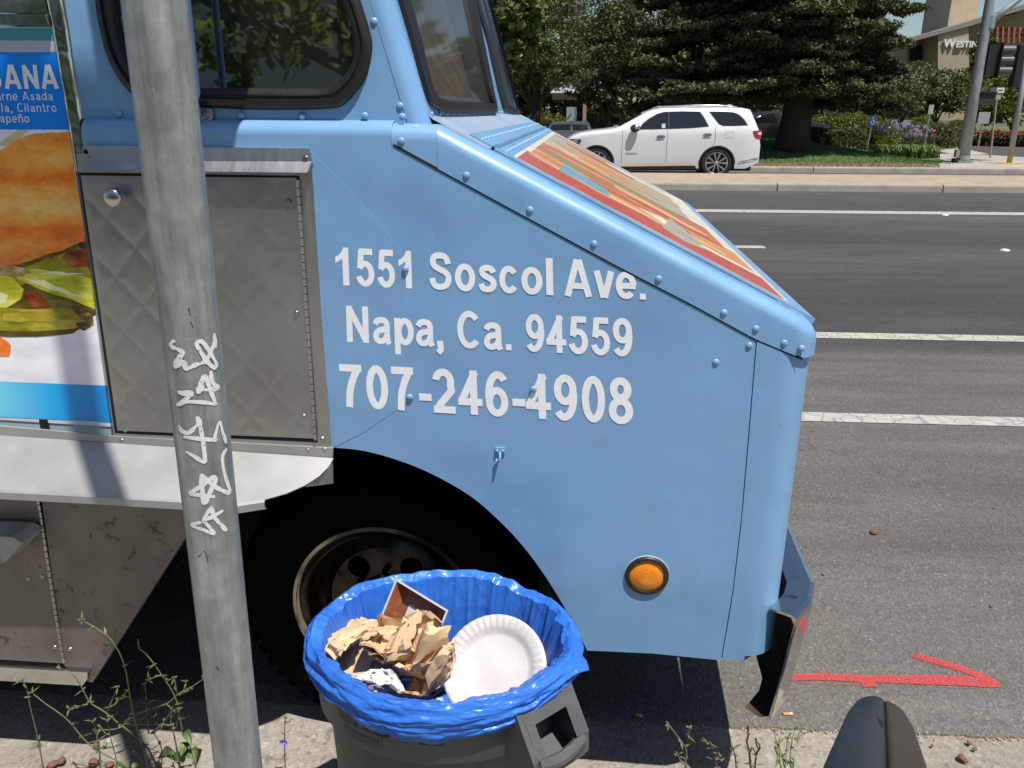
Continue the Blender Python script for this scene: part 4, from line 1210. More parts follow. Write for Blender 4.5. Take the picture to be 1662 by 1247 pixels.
# mirror head above the picture's edge, held well out from the cab; its shadow falls over the belt
_sl = Vector((SUN_DIR.dot(TU), SUN_DIR.dot(TV), SUN_DIR.z))
mv = -.20
def caster(x, y, v=0.0): return P(x, y, v) - _sl*((v-mv)/_sl.y)
c0, c1 = caster(205, 225), caster(393, 225)
mb = MB()
zb_ = c0.z
mb.box((c0.x, mv-.04, zb_), (c1.x, mv+.03, zb_+.42))
mb.obj('mirror_head', m_rubber, truck)
mb = MB(); mb.tube([f1+d_*1.5, Vector((lerp(c0.x, c1.x, .5), mv, zb_-.02)), Vector((lerp(c0.x, c1.x, .5), mv, zb_+.05))], .009, 8); mb.obj('mirror_stay', m_steel, truck)

# ---- body shell behind the skins, roof, far side, wheel housing
XB = -4.6
zsh = P(300, 735, VF).z
mb = MB()
mb.box((XB, .03, .62), (P(143, 190).x-.02, 2.2, ZTOP))            # kitchen box
mb.obj('kitchen_body', m_blue, truck)
mb = MB()
mb.grid([[(P(143, 190).x-.02, .03, ZTOP), (P(143, 190).x-.02, 2.2, ZTOP)], [(on_wd(ZTOP)-.01, .03, ZTOP), (on_wd(ZTOP)-.01, 2.2, ZTOP)]], flip=True)
mb.grid([[(P(143, 190).x-.02, 2.2, ZTOP), (P(143, 190).x-.02, 2.2, .6)], [(on_wd(ZTOP), 2.2, ZTOP), (T0.x, 2.2, .6)]], flip=True)
xf = front_x(.8)-.03
mb.add([(T0.x, 2.2, T0.z), (T1.x-.02, 2.2, T1.z-.02), (xf, 2.2, .42), (T0.x+.1, 2.2, .42), (T0.x-.2, 2.2, .6)], [(0, 1, 2, 3, 4)])
mb.obj('far_side', m_blue, truck)
# cab floor, dark cab interior
mb = MB(); mb.box((P(143, 190).x, .06, 1.0), (T0.x-.1, 2.15, 1.03)); mb.box((P(143, 190).x+.01, .05, 1.0), (P(143, 190).x+.05, 2.15, ZTOP)); mb.box((P(400, 190).x-.35, .35, 1.03), (P(400, 190).x+.1, .95, 1.45)); mb.box((P(400, 190).x-.40, .35, 1.4), (P(400, 190).x-.25, .95, 2.05))
mb.prism([(P(143, 190).x, 1.2), (on_wd(1.2)-.012, 1.2), (on_wd(1.7)-.012, 1.7), (on_wd(ZTOP)-.012, ZTOP-.02), (P(143, 190).x, ZTOP-.02)], (), lambda p: (p[0], 2.12, p[1]), lambda p: (p[0], 2.19, p[1])); mb.box((T0.x-.42, .06, 1.05), (T0.x-.13, 2.12, 1.50))
mb.obj('cab_interior', m_dark, truck)
# wheel housing: inner walls round the tyre
wc = P(613, 1010, .10)
mb = MB()
pa = px2(crom(arch_px, 3), VF+.01)
top = [(P(300, 735, VF).x-.02, P(300, 735, VF).z)] + [(P(540, 735, VF).x, P(540, 735, VF).z)] + pa
mb.grid([[(p[0], VF+.012, p[1]) for p in top], [(p[0], .55, p[1]) for p in top]], flip=True)
mb.box((P(150, 900).x-.05, .45, .30), (front_x(.8)-.10, .50, 1.0))
xsk = P(305, 860, VS)
mb.box((xsk.x-.32, VS+.021, .33), (xsk.x-.30, .5, .95))
mb.obj('wheel_housing', m_dark, truck)
# underbody with low boxes and a far skirt added unseen to block light
mb = MB(); mb.box((XB, .05, .60), (P(305, 860).x, 2.15, .66)); mb.box((P(305, 860).x, .5, .45), (front_x(.8)-.08, 2.15, .5)); mb.box((XB, VS+.021, .30), (P(150, 1105).x-.02, .06, .66))
mb.box((XB, 2.12, .22), (front_x(.8)-.25, 2.16, .62)); mb.box((P(305, 860).x-.3, .62, .24), (front_x(.8)-.30, 2.1, .45)); mb.box((XB, .3, .26), (P(150, 1105).x-.1, 2.1, .60))
mb.obj('chassis_light_block', m_dark, truck)

# ---- front wheels
m_tyre, t = newmat('tyre_rubber', .95, spec=.04)
t.base(t.ramp(t.noise(t.map(), 12, 5), [(.3, (.001,.001,.001)), (.7, (.004,.0037,.0033))]))
m_rim, t = newmat('chromed_rim', .25, metal=1.0)
t.base(t.ramp(t.noise(t.map(), 10, 5), [(.35, (.018,.014,.011)), (.6, (.085,.075,.066))]))
m_lip = mat('rim_lip_chrome', (.50,.46,.41), .18, 1.0, col2=(.22,.18,.14), vscale=9)
def truck_wheel(x, v):
    w = bpy.data.objects.new('wheel', None); COL.objects.link(w); w.parent = truck; w.location = (x, v, .385)
    M = Matrix.Rotation(R(90), 4, 'X')
    mb = MB()
    mb.lathe([(.235, .0), (.240, .012), (.262, .022), (.300, .030), (.335, .026), (.360, .010), (.372, -.012), (.384, -.035), (.386, -.10), (.386, -.16), (.372, -.20), (.30, -.225), (.235, -.20)], 72, M)
    mb.obj('tyre', m_tyre, w, smooth=True, angle=50)
    blocks = MB()
    for k in range(56):
        a = 2*math.pi*k/56
        for j, (h0, h1) in enumerate(((-.006, -.052), (-.060, -.096), (-.104, -.140), (-.148, -.19))):
            da = .036 if j in (1, 2) else .042; sh = .03*(j % 2)
            r0, r1 = .378, (.392 if j in (1, 2) else .388)
            ps = []
            for r_ in (r0, r1):
                for aa, hh in ((a-da/1+sh, h0), (a+da/2+sh, h0), (a+da/2+sh, h1), (a-da/1+sh, h1)):
                    ps.append(M @ Vector((r_*math.cos(aa), r_*math.sin(aa), hh)))
            blocks.add(ps, [(4,5,6,7), (0,1,5,4), (1,2,6,5), (2,3,7,6), (3,0,4,7)])
    bo = blocks.obj('tread_blocks', m_tyre, w); bo['kind'] = 'stuff'
    mb = MB()
    mb.lathe([(.238, -.005), (.236, .010), (.228, .013), (.222, .006), (.214, -.006), (.204, -.012), (.200, -.03), (.192, -.05), (.176, -.062)], 72, M)
    lp_ = MB(); lp_.lathe([(.2405, -.004), (.2392, .0125), (.2300, .0155), (.2225, .0085), (.2195, .001)], 72, M); lp_.obj('rim_lip', m_lip, w, smooth=True, angle=40)
    # pressed disc with round vents
    rows = []
    for r_, h in ((.178, -.060), (.165, -.050), (.150, -.038)):
        rows.append([M @ Vector((r_*math.cos(2*math.pi*k/72), r_*math.sin(2*math.pi*k/72), h)) for k in range(72)])
    mb.grid(rows, closed=True)
    n = 5
    for k in range(n):
        a = 2*math.pi*(k+.5)/n + .35
        # ring sector with a hole, bridged
        c = Vector((.118*math.cos(a), .118*math.sin(a)))
        oc = []
        for i in range(24):
            b = 2*math.pi*i/24; p = c + Vector((math.cos(b), math.sin(b)))*.030
            oc.append(p)
        sect = []
        for i in range(9): 
            aa = a + (i/8-.5)*2*math.pi/n; sect.append(Vector((.152*math.cos(aa), .152*math.sin(aa))))
        for i in range(9):
            aa = a - (i/8-.5)*2*math.pi/n; sect.append(Vector((.075*math.cos(aa), .075*math.sin(aa))))
        mb.prism([tuple(p) for p in sect], ([tuple(p) for p in oc],), lambda p: M @ Vector((p[0], p[1], -.038+.010*(1-math.hypot(*p)/.15))), lambda p: M @ Vector((p[0], p[1], -.046)), caps=(1, 0))
    mb.lathe([(.077, -.032), (.070, -.010), (.060, .01), (.05, .03), (.03, .036), (0, .037)], 36, M)
    for k in range(8):
        a = 2*math.pi*k/8
        mb.lathe([(0, .004), (.007, .002), (.009, -.012), (.010, -.03)], 6, M @ Matrix.Translation((.092*math.cos(a), .092*math.sin(a), 0)))
    mb.obj('rim', m_rim, w, smooth=True, angle=40)
    return w
W1 = truck_wheel(wc.x, .175)
w2 = copy_tree(W1, truck); w2.location = (wc.x, 2.1, .385); w2.rotation_euler = (0, 0, math.pi)
w3 = copy_tree(W1, truck); w3.location = (wc.x-2.9, .115, .385)
w4 = copy_tree(W1, truck); w4.location = (wc.x-2.9, 2.1, .385); w4.rotation_euler = (0, 0, math.pi)
mb = MB(); mb.tube([(wc.x, .2, .385), (wc.x, 2.0, .385)], .045, 10); mb.obj('axle', m_dark, truck)

# ---- front bumper: bent steel channel whose end folds back round the corner
e_top = P(1294, 1010, -.06); e_bot = P(1254, 1177, -.06)
zt, zb2 = e_top.z, e_bot.z
cx_ = P(1321, 940, .10)
plan = [(e_top.x, -.06), (lerp(e_top.x, cx_.x, .5)+.012, .01), (cx_.x, .085), (cx_.x+.012, .5), (cx_.x+.018, 1.08), (cx_.x+.012, 1.66), (cx_.x, 2.07), (e_top.x, 2.22)]
zt = lerp(e_top.z, P(1322, 935, .085).z, .4)
lean = e_top.x - e_bot.x
fl = .062
def normals(pl):
    out = []
    for i in range(len(pl)):
        a = Vector(pl[max(i-1, 0)]); b = Vector(pl[min(i+1, len(pl)-1)]); d = (b-a).normalized()
        out.append(Vector((-d.y, d.x)))
    return out
nn = normals(plan)
mb = MB(); rows = []
for (x, v), n in zip(plan, nn):
    p = Vector((x, v)); inn = n*fl
    q = lambda off, z, sx=0.0: Vector((p.x + n.x*off - sx, p.y + n.y*off, z))
    rows.append([q(fl, zt-.004), q(fl*.5, zt), q(.012, zt), q(.003, zt-.004), q(0, zt-.014), q(.004, (zt+zb2)/2, lean*.4), q(.008, zb2+.014, lean*.85), q(.014, zb2+.003, lean*.9), q(.03, zb2, lean*.95), q(fl*1.1, zb2+.004, lean),
                 q(fl*1.1, zb2+.008, lean), q(.03, zb2+.005, lean*.95), q(.014, zb2+.016, lean*.85), q(.010, (zt+zb2)/2, lean*.4), q(.006, zt-.02), q(.014, zt-.006), q(fl*.5, zt-.006), q(fl, zt-.009)])
nr = len(rows[0])
for j in range(nr):
    jj = (j+1) % nr
    mb.mat(1 if 9 <= j <= 14 else 0).grid([[r_[j] for r_ in rows], [r_[jj] for r_ in rows]])
mb.mat(0).add(rows[0], [tuple(range(nr))])
bmp = mb.obj('front_bumper', [m_chrome, mat('bumper_inside', (.020,.015,.012), .6, col2=(.07,.045,.03), vscale=9)], truck)
mb = MB()
for v in (.45, 1.7):
    mb.box((front_x(.45)-.25, v-.04, zt-.16), (cx_.x+.005, v+.04, zt-.06))
fb = P(1252, 960, .06)
mb.box((fb.x-.012, .045, fb.z-.09), (fb.x+.0, .075, fb.z+.075))
mb.obj('bumper_bracket', m_dark, truck)
# ================================================================ SIGN POLE WITH SCRIBBLES
m_galv, t = newmat('galvanised_pole', .48, metal=.55)
vec = t.map()
a = t.ramp(t.noise(t.map((18, 18, 1.6)), 3.0, 7, .68), [(.28, (.19,.205,.20)), (.5, (.32,.335,.325)), (.72, (.45,.465,.45))])
b_ = t.ramp(t.noise(vec, 26, 5, .7), [(.35, .78), (.65, 1.12)])
sc_ = t.ramp(t.noise(t.map((55, 55, 12)), 2.6, 4, .7), [(.70, 1.0), (.76, .45)])
sp_ = t.ramp(t.noise(vec, 260, 2), [(.70, 0.0), (.76, .55)])
c = t.mix(1.0, t.mix(1.0, a, b_, 'MULTIPLY'), sc_, 'MULTIPLY'); c = t.mix(sp_, c, (.62,.63,.62))
t.base(c); t.l(t.ramp(t.noise(vec, 40, 4), [(.3, .40), (.7, .62)]), t.b.inputs['Roughness'])
t.bump(t.noise(vec, 60, 4), .12, .003)
PY = .80
pt, pb = at_y(251, 0, PY), at_y(387.5, 1247, PY)
ax = (pb-pt).normalized()
rp = .5*((at_y(304.5, 0, PY)-at_y(197.5, 0, PY)).length*.93)
foot = pt + ax*((.11-pt.z)/ax.z); head = pt + ax*((4.25-pt.z)/ax.z)
pole = thing('sign_pole', foot, 'grey galvanised metal pole covered in white marker scribbles, in front of the steel cupboard door', 'pole')
mb = MB()
q0, q1 = Vector((0, 0, 0)), head-foot
mb.tube([q0.lerp(q1, k/40) for k in range(41)], rp, 40)
mb.obj('post', m_galv, pole, smooth=True, angle=60)
pf = MB(); pf.lathe([(rp+.002, .0), (rp+.03, .0), (rp+.032, .012), (rp+.004, .022), (rp+.001, .05)], 24); pf.obj('base_collar', m_galv, pole, smooth=True, angle=40)
def on_pole(px, py):
    """point on the near face of the pole, with its normal"""
    d = ray(px, py).normalized(); a = (head-foot).normalized(); w0 = CAM-foot
    dp, wp_ = d - a*d.dot(a), w0 - a*w0.dot(a)
    A, B, C_ = dp.dot(dp), 2*dp.dot(wp_), wp_.dot(wp_)-rp*rp
    D = max(0, B*B-4*A*C_); s = (-B-math.sqrt(D))/(2*A)
    p = CAM+d*s; n = (p-foot); n = (n-a*n.dot(a)).normalized()
    return p, n
scrib = [[(60,150),(65,125),(85,112)], [(60,150),(85,155),(112,168),(130,182),(115,202),(95,228),(80,264)], [(80,264),(118,236),(135,238),(142,262),(165,266),(205,246),(240,236),(262,215),(285,170),(310,95)],
 [(215,110),(205,135),(235,190),(268,238),(298,264),(312,262),(311,240),(285,192),(245,130),(215,110)], [(305,72),(298,112)], [(312,105),(310,158)],
 [(283,282),(287,330),(302,362),(331,378)], [(213,412),(226,365),(243,318),(256,322),(270,360),(288,412),(312,474)], [(208,394),(260,390),(331,384)], [(100,402),(135,410),(176,408),(150,440),(95,476)], [(95,476),(150,458),(240,460),(314,472)], [(228,330),(238,392)],
 [(106,588),(125,622),(160,632),(192,605),(216,575),(208,540)], [(214,542),(226,600),(241,680),(251,780),(236,794),(205,772),(145,736)], [(134,654),(230,666),(318,673)], [(318,673),(304,662),(330,570),(346,620),(369,692)],
 [(372,722),(350,760),(352,820),(368,890),(391,966),(345,955),(300,928),(262,895),(230,864)], [(232,866),(238,950),(248,1028),(282,960),(312,890),(290,886),(236,928),(176,968),(200,978),(308,992)],
 [(288,1044),(302,1100),(334,1142),(372,1182)], [(245,1122),(290,1104),(352,1068)], [(286,1052),(262,1090),(248,1124),(276,1160),(302,1198),(240,1176),(180,1154),(205,1140),(236,1134)]]
mb = MB()
for si, s in enumerate(scrib):
    dense = crom(s, 6); rows = [[], []]; hw = .0021 + .0006*((si*37) % 5)/5
    P3 = [on_pole(260+x*.2887, 520+y*.2887) for x, y in dense]
    for i, (p, n) in enumerate(P3):
        a, b = P3[max(i-1, 0)][0], P3[min(i+1, len(P3)-1)][0]
        d = (b-a).normalized(); sd_ = d.cross(n).normalized()
        h_ = hw*(1+.55*noise.noise((i*.22, si*3.7, 0)) + .25*noise.noise((i*.9, si, 5)))*(.6+.4*min(1, min(i, len(P3)-1-i)/2.5))
        off = n*(.0005+.00012*(si % 4))
        rows[0].append(p - sd_*h_ + off - foot); rows[1].append(p + sd_*h_ + off - foot)
    mb.grid(rows)
m_marker_ink, t = newmat('marker_ink', .6, col=(.68,.68,.70)); speckle(m_marker_ink, t, .30, .40)
mb.obj('scribble', m_marker_ink, pole)
# small scratches and a scratched letter A
mb = MB()
for pts in ([(322,905),(332,893),(338,912)], [(322,902),(340,903)], [(350,1082),(356,1088)], [(309,522),(314,532)], [(306,500),(309,512)]):
    P3 = [on_pole(*p) for p in pts]
    mb.tube([p + n*.0002 - foot for p, n in P3], .0004, 4)
mb.obj('scratches', m_dark, pole)
# parking sign high above the frame, seen only in its shadow and in the cab window
mb = MB(); c = q1*((3.80-.11)/(4.25-.11)); n_ = Vector((0, 1, 0))
mb.box((c.x-.23, c.y-rp-.004, c.z-.02), (c.x+.23, c.y-rp-.002, c.z+.42)); mb.obj('sign_plate', mat('sign_white', (.7,.7,.7), .5), pole)

# ================================================================ RUBBISH BIN
BC = at_z(706, 1023, .70); BC.z = 0
RX, RY, RZ = .262, .207, .70; BSC = .895
m_bin, t = newmat('grey_bin_plastic', .55, spec=.4)
vec = t.map()
a = t.ramp(t.noise(vec, 6, 6, .7), [(.3, (.062,.064,.068)), (.7, (.105,.107,.110))])
s1_ = t.ramp(t.noise(t.map((3, 3, 14)), 12, 5, .75), [(.62, 0.0), (.76, .45)])
t.base(t.mix(s1_, a, (.17,.165,.155))); t.bump(t.noise(vec, 70, 4), .15, .003)
bin_ = thing('rubbish_bin', BC, 'dark grey plastic bin with side handles, standing at the truck wheel under a blue liner', 'bin')
M_el = Matrix.Diagonal((1, RY/RX, 1, 1))
mb = MB()
mb.lathe([(.195, 0.0), (.20, .004), (.222, .30), (.238, .555), (.238, .56), (.254, .566), (.258, .572), (.262, .672), (.264, .676), (.264, .692), (.2605, .693), (.256, .60), (.236, .55), (.19, .02), (0, .02)], 72, M_el)
mb.obj('bin_body', m_bin, bin_, smooth=True, angle=35)
def handle(ang):
    mb = MB()
    c, s = math.cos(ang), math.sin(ang)
    rad = math.hypot(RX*c, RY*s)
    o = Vector((RX*c, RY*s, 0)); n = Vector((c/RX, s/RY, 0)).normalized(); tt = Vector((-n.y, n.x, 0))
    f = lambda r_, tx, z: o + n*r_ + tt*tx + Vector((0, 0, z))
    for sg in (-1, 1):
        prof = [(-.015, .672), (.012, .676), (.068, .605), (.072, .565), (.058, .545), (-.02, .575)]
        a = [f(r_, sg*.070, z) for r_, z in prof]; b = [f(r_, sg*.058, z) for r_, z in prof]
        mb.add(a, [tuple(range(6)) if sg > 0 else tuple(range(6))[::-1]]); mb.add(b, [tuple(range(6))[::-1] if sg > 0 else tuple(range(6))])
        mb.grid([a, b], closed=True, flip=sg > 0)
    # outer web with a slot above the grip
    nx_ = 13
    top = [f(.012, lerp(-.058, .058, i/(nx_-1)), .676) for i in range(nx_)]
    mid = [f(.034, lerp(-.058, .058, i/(nx_-1)), .650) for i in range(nx_)]
    mb.grid([top, mid]); 
    for i0, i1 in ((0, 2), (10, 12)):
        mb.grid([[f(.034, lerp(-.058, .058, i/12), .650) for i in range(i0, i1+1)], [f(.068, lerp(-.058, .058, i/12), .607) for i in range(i0, i1+1)]])
    grip = [f(.066+.004*math.sin(math.pi*i/12), lerp(-.058, .058, i/12), .595-.010*math.sin(math.pi*i/12)) for i in range(13)]
    mb.tube(grip, .0125, 10)
    mb.grid([[f(.072, x, .588) for x in (-.058, .058)], [f(.072, x, .562) for x in (-.058, .058)], [f(.058, x, .546) for x in (-.058, .058)], [f(-.02, x, .577) for x in (-.058, .058)]])
    return mb.obj('bin_handle', m_bin, bin_, smooth=True, angle=30)
handle(R(-40)); handle(R(140))
# raised lettering on the band
def curve_text(body, size, offset=0.0):
    cu = bpy.data.curves.new('lettering_curve', 'FONT'); cu.body = body; cu.size = size; cu.offset = offset; cu.resolution_u = 3
    ob = bpy.data.objects.new('lettering_curve', cu); COL.objects.link(ob)
    dg = bpy.context.evaluated_depsgraph_get(); dg.update()
    me = bpy.data.meshes.new_from_object(ob.evaluated_get(dg))
    vs_ = [tuple(v.co) for v in me.vertices]; fs = [tuple(p.vertices) for p in me.polygons]
    bpy.data.objects.remove(ob); bpy.data.curves.remove(cu); bpy.data.meshes.remove(me)
    return vs_, fs
def on_bin(ang0, x, z, d=.0015):
    a = ang0 + x/.24
    k = np.interp(z, (.572, .675), (.256, .262))
    n = Vector((math.cos(a)/RX, math.sin(a)/RY, 0)).normalized()
    return Vector((k*math.cos(a), k*math.sin(a)*RY/RX, z)) + n*d
m_binink = mat('bin_print', (.010,.010,.012), .5)
mb = MB()
for body, size, x0, z0, off in (('BRUTE.', .062, 0, .612, .0022), ('Rubbermaid', .0165, .021, .594, 0.0), ('COMMERCIAL PRODUCTS', .0075, .019, .5805, 0.0)):
    v_, f_ = curve_text(body, size, off)
    k = {'BRUTE.': 1.1, 'Rubbermaid': .98, 'COMMERCIAL PRODUCTS': .92}[body]
    mb.add([on_bin(R(-135), x0+p[0]*k, z0+p[1]) for p in v_], f_)
for (xa, xb, za_, zb_) in ((.016, .106, .611, .6125), (.016, .106, .5885, .590), (.016, .0175, .5885, .6125), (.1045, .106, .5885, .6125)):
    mb.grid([[on_bin(R(-135), lerp(xa, xb, i/12), z) for i in range(13)] for z in (za_, zb_)])
mb.obj('bin_lettering', m_binink, bin_)

# blue liner folded over the rim
def liner_mat(nm, sa, sb_):
  m_liner, t = newmat(nm, .30, spec=.45)
  vec = t.map()
  t.base(t.ramp(t.noise(vec, 7, 3), [(.3, lin((48, 110, 212))), (.7, lin((66, 134, 232)))]))
  rid = lambda n_: t.math('SUBTRACT', 1.0, t.math('MULTIPLY', t.math('ABSOLUTE', t.math('SUBTRACT', n_, .5)), 5.0))
  h = t.math('ADD', rid(t.noise(t.map(sa), 9, 2, .5)), t.math('MULTIPLY', rid(t.noise(t.map(sb_), 19, 2, .5)), .5))
  h = t.math('ADD', h, t.math('MULTIPLY', rid(t.noise(vec, 34, 2, .5)), .16))
  t.bump(h, .55, .006)
  tl = t.n('ShaderNodeBsdfTranslucent'); tl.inputs[0].default_value = (*lin((50, 120, 230)), 1); mx_ = t.n('ShaderNodeMixShader'); mx_.inputs[0].default_value = .22
  t.l(t.b.outputs[0], mx_.inputs[1]); t.l(tl.outputs[0], mx_.inputs[2]); t.l(mx_.outputs[0], m_liner.node_tree.nodes['Material Output'].inputs[0])
  return m_liner
m_liner_out, m_liner_in = liner_mat('blue_liner', (.8, .8, 4.5), (1, 1, 3)), liner_mat('blue_liner_inside', (1.3, 1.3, .35), (1.2, 1.2, .5))
liner = MB(); NTH, rows = 540, []
def hem(a):     # how far the fold hangs down, by direction (front is -90 degrees)
    return float(np.interp(math.degrees(a) % 360, [0, 30, 60, 90, 120, 150, 180, 200, 225, 250, 270, 290, 310, 326, 340, 360], [.040, .05, .05, .05, .05, .05, .046, .046, .056, .072, .074, .072, .056, .034, .028, .040]))
TS = [(.0, .10, .42, 0), (.0, .17, .43, 0), (.0, .198, .455, 0)] + [(0, lerp(.205, .246, k/16), lerp(.48, .688, k/16), 1) for k in range(17)]
for j in range(72):
    pass
prof_in = [(.02, .43), (.12, .43), (.18, .44), (.203, .465)] + [(lerp(.207, .2605, k/18), lerp(.48, .697, k/18)) for k in range(19)]
prof_top = [(.2635, .7035), (.2665, .7055), (.2695, .7045), (.2715, .700)]
NO = 30
Z3 = lambda x, y, z: noise.noise((x, y, z))
def ridge(x, y, z): return 1-abs(noise.noise((x, y, z)))*2
for i, (r_, z_) in enumerate(prof_in + prof_top):
    row = []
    for k in range(NTH):
        a = 2*math.pi*k/NTH; c, s = math.cos(a), math.sin(a)
        dep = max(0, min(1, (z_-.45)/.2)); inn = 1 if i < len(prof_in) else .45
        fold = (.010*ridge(c*3.2+z_*1.5, s*3.2, 2.0) + .007*ridge(c*8, s*8, 4+z_*1.6) + .0022*ridge(c*19, s*19, 7+z_*2.5))*dep*inn
        if i >= len(prof_in): fold = .0035*ridge(c*6, s*6, 1+i*.12) + .0016*ridge(c*17, s*17, i*.2)
        rr = r_ - max(fold, -.003)*.9 - (.006 if i < len(prof_in) else 0)
        zz = z_ + .011*Z3(c*2.4, s*2.4, 5)*dep + .005*Z3(c*9, s*9, 8)*dep
        row.append((rr*c, rr*s*RY/RX*(1.03), zz))
    rows.append(row)
for j in range(1, NO+1):
    row = []; f = j/NO
    for k in range(NTH):
        a = 2*math.pi*k/NTH; c, s = math.cos(a), math.sin(a)
        hm = hem(a) + .008*Z3(c*6, s*6, 3) + .004*Z3(c*20, s*20, 3)
        z_ = .700 - hm*f
        # swags: folds that run round the bin and dip towards the front
        ph = (a*1.0 + f*2.2)
        sw = .0085*ridge(c*1.3, s*1.3, f*2.6+.3+.5*c) + .0055*ridge(c*2.4+f, s*2.4, f*5.5-.8*s) + .0018*ridge(c*5+f*2, s*5, f*10+3)
        rad = .2725 + sw*min(1, f*4) - .007*f + .004*math.sin(math.pi*f)
        if f > .93: rad -= .006*(f-.93)/.07
        # gathered knot at the right
        da = abs((math.degrees(a)+180+18) % 360 - 180)
        rad += .024*max(0, 1-da/13)**1.5*max(0, 1-abs(f-.25)/.75)
        zz = z_ + (.011*Z3(c*2.4, s*2.4, 5) + .005*Z3(c*9, s*9, 8))*(1-f)
        row.append((rad*c, rad*s*RY/RX*1.03, zz))
    rows.append(row)
ni = len(prof_in)
liner.mat(1).grid(rows[:ni], closed=True, flip=True); liner.mat(0).grid(rows[ni-1:], closed=True, flip=True)
lo = liner.obj('bin_liner', [m_liner_out, m_liner_in], None, smooth=True)
lo.scale = bin_.scale = (BSC, BSC, 1); lo.location = BC; lo.rotation_euler = bin_.rotation_euler = (0, R(1.3), 0)
tag(lo, 'shiny blue plastic liner folded over the rim of the grey bin', 'bin liner')

# what has been thrown in
def crumple(name, c, size, seed, m, label, cat, group=None, flat=1.0, rot=0):
    import bmesh
    bm = bmesh.new(); bmesh.ops.create_icosphere(bm, subdivisions=4, radius=1.0)
    rg = random.Random(seed)
    planes = []
    for k in range(34):
        n = Vector((rg.gauss(0, 1), rg.gauss(0, 1), rg.gauss(0, 1))).normalized(); planes.append((n, rg.uniform(.50, .98)))
    for v in bm.verts:
        d = v.co.normalized(); r_ = 1.25
        for n, h_ in planes:
            q = d.dot(n)
            if q > 1e-3: r_ = min(r_, h_/q)
        r_ += .16*ridge(d.x*2.1+seed, d.y*2.1, d.z*2.1) + .08*ridge(d.x*5+seed, d.y*5, d.z*5)
        v.co = Vector((d.x*size[0], d.y*size[1], d.z*size[2]))*r_*.85
    vs_ = [tuple(v.co) for v in bm.verts]; fs = [tuple(v.index for v in f.verts) for f in bm.faces]; bm.free()
    mb = MB(); mb.add(vs_, fs); o = mb.obj(name, m); o.location = c; o.rotation_euler = (0, 0, rot)
    return tag(o, label, cat, group)
def folded_paper(name, c, size, seed, m, label, cat, group=None, n=46, basis=None, folds=90):
    """a paper sheet scrunched into creased facets: every crease is a plane the sheet is mirrored across"""
    rg = random.Random(seed)
    pts = np.array([[(i/(n-1)-.5)*2, (j/(n-1)-.5)*2, 0.0] for j in range(n) for i in range(n)])
    pts[:, :2] *= .92 + .08*np.array([noise.noise((p[0]*3, p[1]*3, seed)) for p in pts])[:, None]
    for k in range(folds):
        nrm = np.array([rg.gauss(0, 1), rg.gauss(0, 1), rg.gauss(0, .75)]); nrm /= np.linalg.norm(nrm)
        off = rg.uniform(.10, .70)
        d = pts@nrm - off
        msk = d > 0
        pts[msk] -= (1.72*d[msk])[:, None]*nrm
        if k % 6 == 2:
            pts[:, 2] += .10*np.sin(pts@np.array([rg.gauss(0, 3), rg.gauss(0, 3), 0]) + rg.uniform(0, 6))
    pts -= pts.mean(0); ext = np.percentile(np.abs(pts), 97, axis=0); pts = np.clip(pts/np.maximum(ext, .25*ext.max()), -1.02, 1.02)*np.array(size)
    mb = MB(); n_ = n
    P3 = [Vector(p) for p in pts]
    if basis is not None: P3 = [basis @ p for p in P3]
    mb.add(P3, [(j*n+i, j*n+i+1, (j+1)*n+i+1, (j+1)*n+i) for j in range(n-1) for i in range(n-1)])
    o = mb.obj(name, m, None, smooth=True, angle=26); o.location = c
    return tag(o, label, cat, group)
m_kraft, t = newmat('kraft_paper', .8)
vec = t.map()
t.base(t.mix(t.ramp(t.noise(vec, 11, 3), [(.60, 0.0), (.66, .5)]), t.mix(1.0, t.ramp(t.noise(vec, 14, 4), [(.3, lin((204, 170, 132))), (.7, lin((222, 192, 156)))]), t.ramp(t.noise(t.map((1, 1, 12)), 90, 2), [(.3, .93), (.7, 1.05)]), 'MULTIPLY'), lin((160, 118, 80))))
t.bump(t.noise(vec, 30, 3), .12, .006)
m_foam = mat('foam_white', (.57,.545,.56), .5, col2=(.50,.465,.46), vscale=9, bump=.06, bscale=160)
m_card = mat('white_card', (.56,.55,.54), .6, var=.04, vscale=15)
m_sauce, t = newmat('sauced_card', .3)
t.base(t.ramp(t.noise(t.map(), 26, 4), [(.3, (.16,.045,.02)), (.55, (.26,.085,.04)), (.75, (.42,.22,.12))]))
def Pb(px, py, z): return at_z(px, py, z)
folded_paper('paper_bag', Pb(592, 1036, .655), (.076, .074, .070), 12, m_kraft, 'wide scrunched brown paper bag spread over the left of the bin', 'paper bag', 'brown paper bags in the bin', 52, Matrix.Rotation(R(25), 3, 'X'))
folded_paper('paper_bag', Pb(684, 1082, .640), (.062, .062, .092), 31, m_kraft, 'tall crumpled brown paper bag leaning between the wide bag and the foam plate', 'paper bag', 'brown paper bags in the bin', 46, Matrix.Rotation(R(20), 3, 'X') @ Matrix.Rotation(R(15), 3, 'Z'))
crumple('paper_filling', Pb(664, 1062, .575), (.085, .080, .07), 3, m_kraft, 'rumpled brown paper lying deep in the bin under the other rubbish', 'paper')
folded_paper('paper_bag', Pb(640, 1035, .668), (.062, .055, .055), 77, m_kraft, 'small scrunched brown paper bag lying across the two larger ones below the food tray', 'paper bag', 'brown paper bags in the bin', 44, Matrix.Rotation(R(20), 3, 'X'))
folded_paper('napkin', Pb(612, 1108, .640), (.050, .032, .03), 44, m_card, 'crumpled white napkin under the wide brown paper bag', 'napkin', None, 34)
